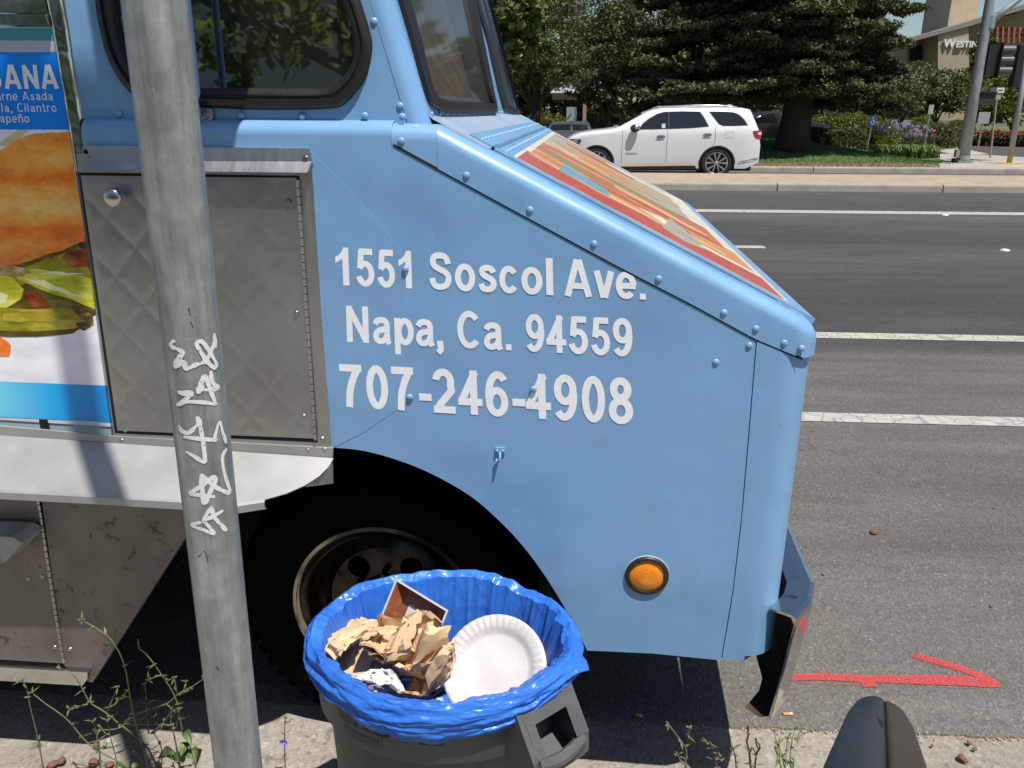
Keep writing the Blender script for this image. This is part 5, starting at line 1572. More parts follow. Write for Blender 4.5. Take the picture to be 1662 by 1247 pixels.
crumple('napkin', Pb(852, 1092, .585), (.07, .06, .05), 5, m_card, 'white paper bunched up under the foam plate', 'napkin')
# fluted foam plate leaning in the bin, facing up towards the camera
pc = Pb(804, 1086, .655)
mb = MB(); rows = []; NP = 168
for r_, h_, fl_ in ((0, 0, 0), (.035, 0, 0), (.070, .0, 0), (.078, .003, 0), (.084, .010, .25), (.092, .0135, .8), (.101, .0155, 1), (.108, .0165, 1), (.1125, .0160, .8), (.1140, .0135, .7), (.112, .012, .6), (.10, .011, .6), (.084, .006, 0), (.074, -.003, 0), (0, -.003, 0)):
    rows.append([Vector((max(r_, .0001)*math.cos(2*math.pi*k/NP), max(r_, .0001)*math.sin(2*math.pi*k/NP), h_ + fl_*.0026*(abs(math.sin(2*math.pi*k/NP*21))**.6-.5))) for k in range(NP)])
mb.grid(rows, closed=True)
o = mb.obj('foam_plate', m_foam, None, smooth=True, angle=60)
o.location = pc; o.scale = (.83, .83, .83)
o.rotation_euler = (Vector((-.16, -.62, .78)).normalized()).to_track_quat('Z', 'Y').to_euler()
tag(o, 'white foam plate with a fluted rim leaning among the rubbish in the blue liner', 'plate')
# paper tray with sauce
tc_ = Pb(682, 1004, .665)
tray = thing('food_tray', tc_, 'white cardboard food tray stained brown inside, tipped against the back of the liner', 'food tray')
tray.rotation_euler = (R(60), R(6), R(-34)); tray.scale = (.68, .68, .68)
mb = MB(); bo_ = [(-.075, -.05), (.075, -.05), (.075, .05), (-.075, .05)]; to_ = [(-.095, -.068), (.095, -.068), (.095, .068), (-.095, .068)]
mb.mat(1).add([(x, y, .002) for x, y in bo_] + [(x, y, .042) for x, y in to_], [(0,1,2,3), (0,4,5,1), (1,5,6,2), (2,6,7,3), (3,7,4,0)])
mb.mat(0).add([(x*1.01, y*1.01, 0) for x, y in bo_] + [(x*1.012, y*1.015, .044) for x, y in to_], [(3,2,1,0), (1,5,4,0), (2,6,5,1), (3,7,6,2), (0,4,7,3)])
mb.mat(0).add([(x, y, .042) for x, y in to_] + [(x*1.07, y*1.09, .042) for x, y in to_] , [(0,1,5,4), (1,2,6,5), (2,3,7,6), (3,0,4,7)])
mb.obj('tray_body', [m_card, m_sauce], tray)
mb = MB(); mb.grid([[Vector((lerp(-.05, .06, i/8), lerp(-.03, .02, j/4), .004+.006*noise.noise((i, j, 3)))) for i in range(9)] for j in range(5)])
mb.obj('tray_liner', m_card, tray)

# ================================================================ MOULDED SEAT AT THE BOTTOM EDGE
m_seat = mat('seat_rubber', (.020,.023,.028), .42, col2=(.030,.034,.040), vscale=7, bump=.12, bscale=260, spec=.45)
m_seat2 = mat('seat_shell', (.034,.027,.021), .55, var=.2, vscale=10, bump=.12, bscale=200)
sN = at_y(1428, 1139, .76)
seat = thing('moulded_seat', (sN.x, sN.y-.22, .12), 'dark grey moulded saddle seat with a short split along its seam, beside the gutter', 'seat')
def seat_ax(s):   # s: 0 at the nose, 1 at the tail (towards the camera)
    a = at_y(1428, 1139, .76); b = at_y(1424, 1247, .665)
    return a + (b-a)*(s*2.2)
secs = [(-.014, .008), (-.006, .022), (.01, .030), (.06, .036), (.18, .043), (.32, .051), (.5, .061), (.75, .075), (1.0, .09)]
prof_pad = [(-1.0, -.95), (-.99, -.55), (-.93, -.15), (-.80, .12), (-.58, .28), (-.32, .34), (-.08, .30), (.08, .18), (.155, .02)]
prof_sh = [(.155, .02), (.20, .085), (.30, .10), (.45, .04), (.70, -.14), (.98, -.42), (1.22, -.8), (1.38, -1.3)]
def seat_grid(prof, m, name):
    mb = MB(); rows = []
    for s, w in secs:
        c = seat_ax(max(s, 0)) + Vector((0, .01 if s < 0 else 0, -.01 if s < 0 else 0))
        rows.append([c + Vector((p[0]*w, -.1*w*p[1], p[1]*w*1.0)) - Vector(seat.location) for p in crom(prof, 4)])
    mb.grid(rows, flip=True); return mb.obj(name, m, seat, smooth=True)
seat_grid(prof_pad, m_seat, 'seat_pad'); seat_grid(prof_sh, m_seat2, 'side_shell')
a, b = at_y(1420, 1164, .728), at_y(1431, 1184, .712)
mb = MB()
cc = (a+b)/2; dd = (b-a)/2; sdv = Vector((1, 0, -.3)).normalized()
mb.add([p - Vector(seat.location) + Vector((0, -.004, .006)) for p in (a, cc - sdv*.0032, b, cc + sdv*.0032)], [(0, 1, 2, 3)]); mb.obj('split', m_dark, seat)
mb = MB(); sx_ = seat_ax(.9)-Vector(seat.location)
mb.tube([(sx_.x, sx_.y, 0.01), (sx_.x, sx_.y, sx_.z-.06)], .022, 16); mb.lathe([(0, .012), (.13, .012), (.14, .0), (0, 0)], 28, Matrix.Translation((sx_.x, sx_.y, 0)))
mb.obj('seat_post', m_steel, seat)

# ================================================================ WEEDS
m_stem = mat('weed_stem', (.105,.125,.045), .6, col2=(.15,.155,.075), vscale=30)
m_leaf = mat('weed_leaf', (.055,.115,.022), .55, col2=(.10,.16,.04), vscale=30)
m_drystem = mat('dry_stem', (.055,.035,.025), .8, col2=(.12,.09,.06), vscale=40)
m_bud = mat('weed_bud', (.16,.14,.075), .8)
m_petal = mat('chicory_petal', lin((120, 116, 214)), .5)
WY = 1.42
def W(px, py, dy=0.0): return at_y(px, py, WY+dy)
def weed(name, stems, label, cat, m, r0=.0022, r1=.0010, buds=True, leaves=(), dy=0.0, seed=0, group=None):
    base = W(*stems[0][-1], dy); base.z = max(.0, min(base.z, .05))
    root = thing(name, (base.x, base.y, 0), label, cat, group)
    rg = random.Random(seed)
    st = MB(); bd = MB(); lf = MB()
    for si, s in enumerate(stems):
        ys = dy + rg.uniform(-.05, .05)
        pts = [W(x, y, ys + (0 if len(s) < 2 else .0)) for x, y in crom(s, 4)]
        # stems rise from the ground: continue the lowest point of the leading stems down to it
        if s[-1][1] > 1236: pts.append(Vector((pts[-1].x + .004, pts[-1].y-.01, -.01)))
        loc = [p - Vector((base.x, base.y, 0)) for p in pts]
        n = len(loc)
        st.tube(loc, [lerp(r1, r0, (i/(n-1))) for i in range(n)], 6)
        if buds:
            for k in range(0, n, 3):
                p = loc[k]
                if k == 0 or rg.random() < .55:
                    for q in range(3 if k == 0 else 2):
                        d = Vector((rg.uniform(-1, 1), rg.uniform(-1, .3), rg.uniform(.1, 1))).normalized()
                        bd.tube([p, p+d*.004, p+d*.009], [.0014, .0024, .0008], 5)
                        if rg.random() < .6:
                            e = Vector((rg.uniform(-1, 1), rg.uniform(-1, 1), rg.uniform(-.3, .6))).normalized(); sdd = e.cross(Vector((0, 0, 1))).normalized()*.0022
                            lf.add([p, p+e*.010+sdd, p+e*.022, p+e*.010-sdd], [(0, 1, 2, 3)])
    for (x, y, dx, dyy, wd_) in leaves:
        p = W(x, y, dy) - Vector((base.x, base.y, 0)); q = W(x+dx, y+dyy, dy-.03) - Vector((base.x, base.y, 0))
        d = q-p; sdd = d.cross(Vector((0, -.8, .6))).normalized()*wd_
        rows = []
        for k in range(6):
            f = k/5; c = p.lerp(q, f) + Vector((0, 0, .012*math.sin(math.pi*f)))
            w_ = sdd*math.sin(math.pi*min(1, f*.85+.15))
            rows.append([c - w_, c - w_*.1 + Vector((0, .002, -.002)), c + w_])
        lf.grid(rows)
    st.obj('stem', m, root, smooth=True)
    if bd.v: bd.obj('bud', m_bud, root)['kind'] = 'stuff'
    if lf.v: lf.obj('leaf', m_leaf, root)['kind'] = 'stuff'
    return root
weed('weed', [[(133,1007),(161,1023),(183,1042),(202,1080),(212,1136),(221,1177),(232,1211),(240,1246)], [(184,1042),(187,1030),(186,1022)], [(183,1146),(196,1134),(211,1130)], [(97,1085),(116,1093),(131,1113),(146,1140),(169,1155),(191,1173),(221,1196),(240,1215),(256,1246)],
  [(112,1150),(130,1146),(142,1143)], [(191,1115),(174,1155)], [(236,1111),(238,1150),(241,1190)], [(133,1196),(161,1186),(191,1183),(206,1172)], [(277,1177),(240,1176),(202,1175)], [(250,1163),(225,1168),(202,1171)]],
  'green weed with long bare stems branching low in front of the corner skirt', 'weed', m_stem, leaves=((228, 1240, -14, 14, .008), (250, 1244, 16, 8, .009), (205, 1244, -20, 6, .007)), seed=1)
weed('weed', [[(225,1052),(240,1065),(262,1095),(281,1125),(290,1151),(296,1185),(311,1218),(318,1246)], [(333,1100),(310,1116),(288,1128),(273,1141),(252,1149),(232,1155),(204,1170)], [(283,1100),(287,1126)], [(303,1106),(299,1122),(290,1128)], [(313,1118),(300,1124),(290,1128)], [(241,1104),(252,1099),(262,1096)], [(280,1150),(277,1170),(284,1200),(292,1246)], [(281,1152),(262,1176),(246,1190)], [(290,1151),(287,1180)]],
  'green weed with leafy foot growing right beside the scribbled pole', 'weed', m_stem, leaves=((299, 1188, 12, 22, .011), (304, 1205, -10, 24, .013), (312, 1214, 6, 26, .012), (318, 1240, 10, -24, .009), (300, 1234, -26, -2, .011), (280, 1226, -24, 6, .010), (262, 1228, 22, -6, .011), (296, 1222, 20, 14, .01)), seed=2, dy=.02)
weed('weed', [[(52,1125),(75,1143),(109,1168),(139,1203),(165,1222),(202,1241),(208,1247)], [(152,1170),(156,1190),(161,1215),(163,1246)], [(161,1215),(176,1214)]], 'low weed stem leaning out to the left over the reddish stones', 'weed', m_stem, seed=3, dy=-.02)
weed('weed', [[(36,1104),(44,1120),(49,1147),(60,1192),(69,1240)], [(66,1212),(63,1200),(64,1196)]], 'single thin weed stem nearest the left border of the view', 'weed', m_stem, r0=.0016, seed=4)
weed('weed', [[(174,1170),(180,1200),(187,1225),(190,1247)], [(163,1180),(172,1192)], [(220,1222),(228,1236),(232,1247)], [(250,1190),(262,1215),(262,1246)]], 'short weed shoots standing between the two tall weeds', 'weed', m_stem, r0=.0015, seed=5, dy=-.03)
ch = weed('chicory', [[(463,1165),(462,1180),(462,1203),(462,1225),(463,1247)]], 'thin chicory stalk with one small violet flower beside the bin', 'weed', m_drystem, r0=.0016, seed=6, dy=.05)
fp = W(461, 1203, .05) - Vector(ch.location)
mb = MB()
for k in range(12):
    a = 2*math.pi*k/12; d = Vector((math.cos(a), -.5, math.sin(a)*.7)).normalized(); s_ = d.cross(Vector((0, -1, .4))).normalized()*.0022
    mb.add([fp, fp+d*.006+s_, fp+d*.011+s_*.7, fp+d*.011-s_*.7, fp+d*.006-s_], [(0, 1, 2, 3, 4)])
mb.obj('flower', m_petal, ch)
DX = lambda x, y: (960+x*.4224, 760+y*.4224)
def dz(*p): return [DX(*q) for q in p]
weed('dry_stalk', [dz((298,988),(330,1030),(352,1062),(364,1090),(362,1130),(366,1152)), dz((374,998),(372,1040),(364,1088)), dz((330,1100),(345,1128),(362,1140))], 'forked pale dry stalk in the dark shade below the nose of the truck', 'dry stalk', mat('pale_stalk', (.13,.12,.075), .8), r0=.0022, r1=.0014, seed=7, dy=-.02, group='dry stalks by the gutter')
weed('dry_stalk', [dz((448,1056),(462,1080),(472,1110),(480,1152)), dz((520,1122),(500,1120),(478,1132))], 'small black dry stalk at the edge of the truck shadow', 'dry stalk', m_drystem, r0=.0026, r1=.0016, seed=8, dy=-.02, group='dry stalks by the gutter')
weed('dry_stalk', [dz((543,1075),(552,1110),(556,1152)), ], 'short straight brown stalk between the black stalk and the forked stalk', 'dry stalk', m_drystem, r0=.0018, r1=.0013, seed=9, dy=-.02, group='dry stalks by the gutter')
weed('dry_stalk', [dz((600,992),(602,1030),(597,1052),(606,1090),(612,1152)), dz((632,1040),(635,1068),(648,1072),(634,1100),(628,1152)), dz((606,1090),(618,1075))], 'knobbly brown forked stalk below the tip of the bumper', 'dry stalk', m_drystem, r0=.0024, r1=.0018, seed=10, dy=-.02, group='dry stalks by the gutter')
weed('weed', [dz((700,1012),(712,1050),(728,1090),(742,1152)), dz((782,1000),(770,1050),(764,1100),(766,1152)), dz((838,1010),(800,1030),(778,1040)), dz((715,1060),(722,1100),(726,1152)), dz((752,1040),(748,1100),(744,1152)), dz((704,1080),(716,1110),(730,1150))], 'pale wispy weed growing in the sun right of the bumper tip', 'weed', mat('pale_weed', (.20,.21,.09), .7), r0=.0013, r1=.0007, seed=11, dy=-.02, leaves=((1272, 1236, 6, 8, .005), (1266, 1240, -8, 6, .005), (1280, 1240, 8, 6, .005)))

# ================================================================ STONES, BUTTS, LITTER
m_stone = mat('reddish_stone', (.13,.055,.035), .85, col2=(.22,.11,.075), vscale=60, bump=.4, bscale=120)
m_pebble = mat('grey_pebble', (.16,.15,.14), .85, var=.3, vscale=60)
def stone(px, py, r_, seed, m, label, name='stone', group=None):
    import bmesh
    p = at_z(px, py, .008); bm = bmesh.new(); bmesh.ops.create_icosphere(bm, subdivisions=2, radius=1)
    for v in bm.verts:
        k = 1+.35*noise.noise(v.co*1.3+Vector((seed, 0, 0))); v.co = Vector((v.co.x*r_*1.25, v.co.y*r_, v.co.z*r_*.75))*k
    mb = MB(); mb.add([tuple(v.co) for v in bm.verts], [tuple(v.index for v in f.verts) for f in bm.faces]); bm.free()
    o = mb.obj(name, m, None, smooth=True); o.location = (p.x, p.y, p.z+r_*.45); o.rotation_euler = (0, 0, seed)
    return tag(o, label, 'stone', group)
stone(1418, 866, .014, 1, m_stone, 'small reddish stone alone on the grey asphalt right of the bumper')
stone(1562, 1233, .010, 2, m_stone, 'red pebble on the concrete gutter beside the dark seat')
for i, (x, y, r_, lb) in enumerate(((86, 1243, .011, 'reddish stone in the left corner, half in shade'), (100, 1237, .010, 'reddish stone leaning on the one in the left corner'), (152, 1240, .012, 'reddish stone under the leaning weed stem'), (178, 1243, .009, 'small reddish stone right of the one under the weed stem'), (156, 1210, .008, 'pinkish stone standing apart on the concrete under the weeds'))):
    stone(x, y, r_, 10+i, m_stone, lb, group='reddish stones in the gutter')
for i, (x, y, r_, lb) in enumerate(((1573, 1207, .006, 'dark pebble pressed into the gutter right of the seat, upper of two'), (1582, 1217, .005, 'dark pebble pressed into the gutter right of the seat, lower of two'), (1513, 1211, .004, 'tiny dark pebble on the gutter close to the seat'), (1336, 933, .006, 'pale pebble on the asphalt close to the bumper corner'), (1155, 1144, .005, 'pale grey pebble on the asphalt at the edge of the truck shadow'), (1612, 826, .004, 'dark chip of stone on the asphalt near the right border'), (1608, 985, .005, 'dark pebble on the asphalt above the red arrow'))):
    stone(x, y, r_, 30+i, m_pebble if 'pale' in lb else m_stone, lb, 'pebble', 'pebbles on road and gutter')
m_butt = mat('butt_filter', (.55,.30,.10), .7, var=.15, vscale=80); m_bpaper = mat('butt_paper', (.66,.60,.5), .7)
def butt(px, py, ang, L, label):
    p = at_z(px, py, .006); mb = MB()
    mb.mat(0).tube([(-L/2, 0, 0), (L*.25, 0, 0)], .0042, 10); mb.mat(1).tube([(L*.25, 0, 0), (L/2, 0, 0)], .0041, 10)
    o = mb.obj('cigarette_butt', [m_butt, m_bpaper], None, smooth=True, angle=40); o.location = (p.x, p.y, .0105); o.rotation_euler = (0, 0, ang)
    tag(o, label, 'cigarette butt', 'cigarette butts in the gutter seam')
butt(1278, 1161, .12, .026, 'orange cigarette butt lying in the seam right of the bumper tip')
butt(1037, 1163, -.4, .016, 'crushed cigarette butt in the sliver of light under the truck')
p = at_z(1325, 1171, .003); mb = MB(); mb.box((-.007, -.012, 0), (.007, .012, .0015)); o = mb.obj('paper_scrap', mat('blue_scrap', (.06,.10,.24), .6, col2=(.5,.5,.55), vscale=60)); o.location = p; o.rotation_euler = (0, 0, .15); tag(o, 'tiny blue and white scrap on the gutter near the orange cigarette butt', 'litter')
# leaf crumbs caught along the seam
rg = random.Random(3); mb = MB()
for k in range(900):
    x = rg.uniform(-2.2, 2.6); y = Y_JOINT + ragged(x) - .004 + rg.gauss(0, .006); s_ = rg.uniform(.0015, .005)*(1.5 if rg.random() < .1 else 1); a = rg.uniform(0, 6.3)
    c, s = math.cos(a)*s_, math.sin(a)*s_
    z = .002 + rg.uniform(0, .004)
    mb.add([(x-c, y-s, z), (x+s*.5, y-c*.5, z+.0015), (x+c, y+s, z+.001), (x-s*.5, y+c*.5, z)], [(0, 1, 2, 3)])
o = mb.obj('leaf_crumbs', mat('crumb_tan', (.30,.20,.10), .9, col2=(.5,.38,.22), vscale=70)); o['kind'] = 'stuff'
# loose grit on asphalt and gutter
mb = MB()
for k in range(2600):
    x = rg.uniform(-.2, 3.2); y = rg.uniform(1.5, 5.0)**1.0; s_ = rg.uniform(.001, .0028)*(2 if rg.random() < .04 else 1)
    z = .004 if y > Y_JOINT else 0
    mb.add([(x-s_, y-s_*.6, z+.001), (x+s_*.8, y-s_, z+.001), (x+s_, y+s_*.8, z+.001), (x-s_*.5, y+s_, z+.001), (x, y, z+s_*1.3)], [(0,1,4), (1,2,4), (2,3,4), (3,0,4)])
o = mb.obj('road_grit', mat('grit_pale', (.30,.28,.25), .9, var=.4, vscale=200)); o['kind'] = 'stuff'
# ================================================================ CARS
m_white_car = mat('white_car_paint', (.62,.63,.65), .25, coat=.6)
m_black_car = mat('black_car_paint', (.010,.011,.013), .2, coat=.6)
m_silver_car = mat('silver_car_paint', (.36,.39,.43), .3, .4, coat=.5)
m_cglass = mat('car_glass', (.012,.015,.017), .04, spec=.8)
m_cchrome = mat('car_chrome', (.72,.72,.73), .16, 1.0)
m_ctyre = mat('car_tyre', (.014,.014,.014), .75, var=.2)
m_ctrim = mat('car_trim', (.016,.016,.017), .6)
m_tail = mat('tail_lens', (.26,.012,.02), .15, coat=.5)
m_head = mat('head_lens', (.05,.055,.06), .08, coat=.6)
m_calloy = mat('alloy', (.56,.56,.58), .28, .9)
def car(name, label, cat, paint, top, rear_x=(1.09), front_x_=(4.18), half=.96, r_w=.40, L=5.07, windows=(), detail=True, group=None, zs=1.0):
    root = thing(name, (0, 0, 0), label, cat, group)
    tops = [p for p in top]
    def zu(s): return float(np.interp(s, [p[0] for p in tops], [p[1] for p in tops]))*zs
    def zl(s):
        z = .26
        if s < .35: z = .26 + .16*(1-s/.35)
        if s > L-.3: z = .24 + .10*(s-(L-.3))/.3
        for c in (rear_x, front_x_):
            d = abs(s-c); ra = r_w+.055
            if d < ra: z = max(z, .38 + math.sqrt(ra*ra-d*d))
        return z
    def hw(s, z):
        w = half - .02*max(0, (.75-z)/.5)**2 - .012*(max(0, z-.95)/.3)
        if z > 1.2*zs: w -= (z-1.2*zs)*.36
        e = max(0, (.55-s)/.55); w -= .13*e**2.2
        e = max(0, (s-(L-.9))/.9); w -= .26*e**2.2
        return w
    ss = sorted(set([i*L/70 for i in range(71)] + [c+sg*(r_w+.055)*math.sin(a) for c in (rear_x, front_x_) for sg in (-1, 1) for a in [k*math.pi/2/14 for k in range(15)]]))
    ss[0] = .0; ss[-1] = L
    NR = 16
    rows = []
    for s in ss:
        a, b = zl(s), zu(s); left = []
        a = min(a, b-.05)
        for k in range(NR+1):
            f = k/NR; z = lerp(a, b, f)
            w = hw(s, z); q = max(0, (z-(b-.10))/.10)
            w -= .09*q*q*.9
            left.append((s, -w, z))
        wt = -left[-1][1]
        mid = [(s, lerp(-wt, wt, (k+1)/8), b + .02*math.sin(math.pi*(k+1)/8)) for k in range(7)]
        rows.append(left + mid + [(p[0], -p[1], p[2]) for p in left[::-1]])
    mb = MB(); mb.grid(rows)
    e0, e1 = rows[0], rows[-1]; n_ = len(e0)
    mb.add(e0, [tuple(range(n_))[::-1]]); mb.add(e1, [tuple(range(n_))])
    mb.obj('body', paint, root, smooth=True, angle=38)
    mb = MB(); mb.box((.2, -half+.08, .2), (L-.25, half-.08, .55)); mb.box((.5, -half+.20, .5), (L-.6, half-.2, .95)); mb.obj('underside', m_ctrim, root)
    def skin(pts, off, side=-1):
        dense = []
        for i in range(len(pts)):
            a, b = pts[i], pts[(i+1) % len(pts)]
            k = max(1, int(math.hypot(b[0]-a[0], b[1]-a[1])/.12))
            dense += [(lerp(a[0], b[0], j/k), lerp(a[1], b[1], j/k)) for j in range(k)]
        mb = MB(); mb.prism(dense, (), lambda p: (p[0], side*(hw(p[0], p[1])+off), p[1]))
        return mb
    for wd_ in windows:
        for side in (-1, 1):
            # a dark surround, then the glass itself
            cx0 = sum(p[0] for p in wd_)/len(wd_); cz0 = sum(p[1] for p in wd_)/len(wd_)
            w_o = skin([(cx0+(p[0]-cx0)*1.05, cz0+(p[1]-cz0)*1.08) for p in wd_], .006, side).obj('window_surround', m_ctrim, root)
            skin(wd_, .010, side).obj('window', m_cglass, w_o)
    # windscreen and rear glass follow the roof line
    def across(s0, z0, s1, z1, m, nm, inset=.1, off=.012):
        d = Vector((s1-s0, 0, z1-z0)); n = Vector((-d.z, 0, d.x)).normalized()
        if n.z < 0: n = -n
        mb = MB()
        mb.grid([[Vector((s, lerp(-1, 1, k/8)*(hw(s, z)-inset), z + .022*math.sin(math.pi*k/8))) + n*off for k in range(9)] for s, z in ((s0, z0), (s1, z1))])
        return mb.obj(nm, m, root)
    # wheels
    def wheel(s, side):
        w = bpy.data.objects.new('wheel', None); COL.objects.link(w); w.parent = root; w.location = (s, side*(half-.03), .395); w.rotation_euler = (0, 0, 0 if side < 0 else math.pi)
        M = Matrix.Rotation(R(90), 4, 'X')
        mb = MB(); mb.lathe([(.285, .0), (.30, .012), (.36, .014), (.392, -.004), (.40, -.03), (.40, -.20), (.38, -.225), (.28, -.22)], 48, M); mb.obj('tyre', m_ctyre, w, smooth=True, angle=40)
        mb = MB(); mb.mat(1).lathe([(0, -.06), (.285, -.055)], 40, M)
        mb.mat(0).lathe([(.285, .006), (.275, .008), (.262, .0), (.258, -.05)], 48, M)
        mb.lathe([(0, .010), (.035, .009), (.055, .0), (.058, -.03)], 24, M)
        for k in range(5):
            a0 = 2*math.pi*k/5+.3
            for sg in (-1, 1):
                da = sg*.16; p = lambda r_, a, h: M @ Vector((r_*math.cos(a), r_*math.sin(a), h))
                q = [(.05, a0+sg*.25), (.27, a0+sg*.38), (.27, a0+sg*.20), (.05, a0-sg*.05)]
                a_ = [p(r_, a, .004 if r_ < .1 else -.002) for r_, a in q]; b_ = [p(r_, a, -.03) for r_, a in q]
                mb.add(a_+b_, [(0,1,2,3), (0,4,5,1), (1,5,6,2), (2,6,7,3), (3,7,4,0)])
        mb.obj('rim', [m_calloy, m_ctrim], w)
    for s in (rear_x, front_x_):
        for side in (-1, 1): wheel(s, side)
    return root, skin, across, hw
def SUVp(x, y): # detail crop of the photograph -> (metres from the tail, height)
    X, Y = 880+x*.2287, 150+y*.2287
    return ((1231-X)/60.5, (281.5-Y)/60.5)
top = [(0, .92), (.02, 1.17), (.08, 1.30), (.22, 1.60), (.27, 1.735), (.40, 1.775), (.66, 1.80), (1.2, 1.82), (2.0, 1.822), (2.45, 1.79), (2.75, 1.735), (3.0, 1.64), (3.35, 1.45), (3.68, 1.27), (3.9, 1.235), (4.29, 1.195), (4.6, 1.14), (4.80, 1.07), (4.95, .97), (5.03, .84), (5.07, .66)]
wins = [[SUVp(*p) for p in ((712, 242), (735, 208), (775, 175), (830, 145), (872, 133), (903, 131), (905, 238))],
        [SUVp(*p) for p in ((912, 131), (1010, 128), (1112, 129), (1140, 165), (1172, 222), (1060, 232), (912, 238))],
        [SUVp(*p) for p in ((1184, 130), (1260, 129), (1340, 133), (1375, 148), (1408, 178), (1432, 214), (1350, 217), (1272, 217), (1245, 205))]]
suv, skin, across, hw = car('white_suv', 'white sport utility car passing on the far carriageway with bright alloy wheels', 'car', m_white_car, top, windows=wins)
xr = at_y(1231.5, 281, 20.75)
SUV_ROT = R(180)
suv.location = (xr.x, 20.75+.96, 0); suv.rotation_euler = (0, 0, SUV_ROT)
# the car is built facing +x with its near side at -y; turned round, its other side faces us
suv.scale = (.965, 1, .935)
NS = 1
def sk(pts, off, m, nm, par=None, crop=True): 
    o = skin([SUVp(*p) for p in pts] if crop else pts, off, NS).obj(nm, m, par or suv); return o
for x_ in (600, 903, 1222):
    sk([(x_-2, 250), (x_+2, 250), (x_+1, 470), (x_-3, 470)] if x_ != 1222 else [(1218, 225), (1222, 225), (1226, 330), (1205, 350), (1202, 350), (1221, 330)], .004, mat('door_line', (.25,.25,.26), .6), 'door_seam')
sk([(560, 496), (600, 480), (1090, 466), (1092, 487), (600, 497), (562, 512)], .012, m_cchrome, 'sill_strip')
sk([(560, 499), (1105, 488), (1110, 512), (562, 517)], .008, m_ctrim, 'lower_sill')
sk([(1390, 458), (1500, 436), (1530, 425), (1528, 445), (1500, 452), (1392, 470)], .010, m_cchrome, 'bumper_strip')
for x0, y0 in ((825, 292), (1135, 278)):
    sk([(x0, y0+8), (x0+14, y0-7), (x0+50, y0-8), (x0+62, y0-2), (x0+60, y0+10), (x0+20, y0+14)], .022, m_cchrome, 'door_handle')
sk([(1284, 256), (1345, 255), (1346, 300), (1284, 300)], .003, mat('fuel_line', (.55,.55,.57), .4), 'fuel_door_line')
sk([(1286, 258), (1343, 257), (1344, 298), (1286, 298)], .005, m_white_car, 'fuel_door')
sk([(1470, 254), (1536, 248), (1536, 306), (1500, 304), (1480, 280)], .012, m_tail, 'tail_light')
sk([(1508, 262), (1534, 260), (1534, 280), (1508, 278)], .016, mat('reverse_lens', (.6,.55,.55), .2), 'reverse_light')
sk([(210, 345), (212, 320), (262, 312), (318, 316), (322, 330), (296, 352), (250, 362)], .012, m_head, 'headlight')
sk([(236, 340), (262, 318), (300, 318), (296, 338), (262, 352)], .016, mat('head_bowl', (.4,.42,.45), .1, .8), 'headlight_bowl')
sk([(625, 402), (705, 402), (705, 412), (625, 412)], .004, mat('badge', (.55,.55,.57), .35, .8), 'side_badge')
for c, r0, r1 in ((1.09, .455, .50), (4.18, .455, .50)):   # dark arch lips
    mb = MB(); n = 28
    mb.grid([[(c+r_*math.cos(math.pi*k/n), NS*(hw(c, .5)+.006), .38+r_*math.sin(math.pi*k/n)) for k in range(n+1)] for r_ in (r0-.03, r0+.012)])
    mb.obj('arch_lip', m_ctrim, suv)
mx = SUVp(683, 235)
mb = MB(); mb.lathe([(0, .10), (.05, .095), (.085, .06), (.095, 0), (.07, -.05), (0, -.06)], 20, Matrix.Translation((mx[0], NS*(.96+.10), mx[1])) @ Matrix.Diagonal((1.25, 1.0, .95, 1)) @ Matrix.Rotation(R(90), 4, 'X'))
mo = mb.obj('door_mirror', m_cchrome, suv, smooth=True)
mb = MB(); mb.box((mx[0]-.04, .85, mx[1]-.10), (mx[0]+.06, 1.04, mx[1]-.04)); mb.lathe([(0, -.058), (.07, -.052), (.1, 0)], 20, Matrix.Translation((mx[0]+.01, NS*(.96+.10), mx[1]-.01)) @ Matrix.Diagonal((1.25, 1, 1.0, 1)) @ Matrix.Rotation(R(90), 4, 'X')); mb.obj('mirror_stalk', m_ctrim, mo)
mb = MB(); mb.tube([(.62, .62, 1.80), (.75, .64, 1.842), (1.7, .66, 1.856), (2.5, .64, 1.825), (2.65, .62, 1.775)], .014, 8); mb.obj('roof_rail', m_cchrome, suv, smooth=True)
mb = MB(); mb.tube([(.62, -.62, 1.80), (.75, -.64, 1.842), (1.7, -.66, 1.856), (2.5, -.64, 1.825), (2.65, -.62, 1.775)], .014, 8); mb.obj('roof_rail', m_cchrome, suv, smooth=True)
mb = MB(); mb.lathe([(0, .07), (.05, .06), (.09, .02), (.10, 0)], 16, Matrix.Translation((.72, 0.1, 1.81))); mb.obj('roof_antenna', m_white_car, suv, smooth=True)
across(3.60, 1.31, 3.03, 1.63, m_cglass, 'windscreen', .12)
across(.05, 1.24, .20, 1.56, m_cglass, 'rear_glass', .1)
sk([(905, 212), (918, 212), (918, 232), (904, 232)], .014, mat('window_sticker', (.35,.5,.45), .5), 'window_sticker') if False else None
sk([(862, 208), (886, 208), (886, 236), (862, 236)], .014, mat('paper_in_window', (.32,.42,.38), .5), 'window_sticker')

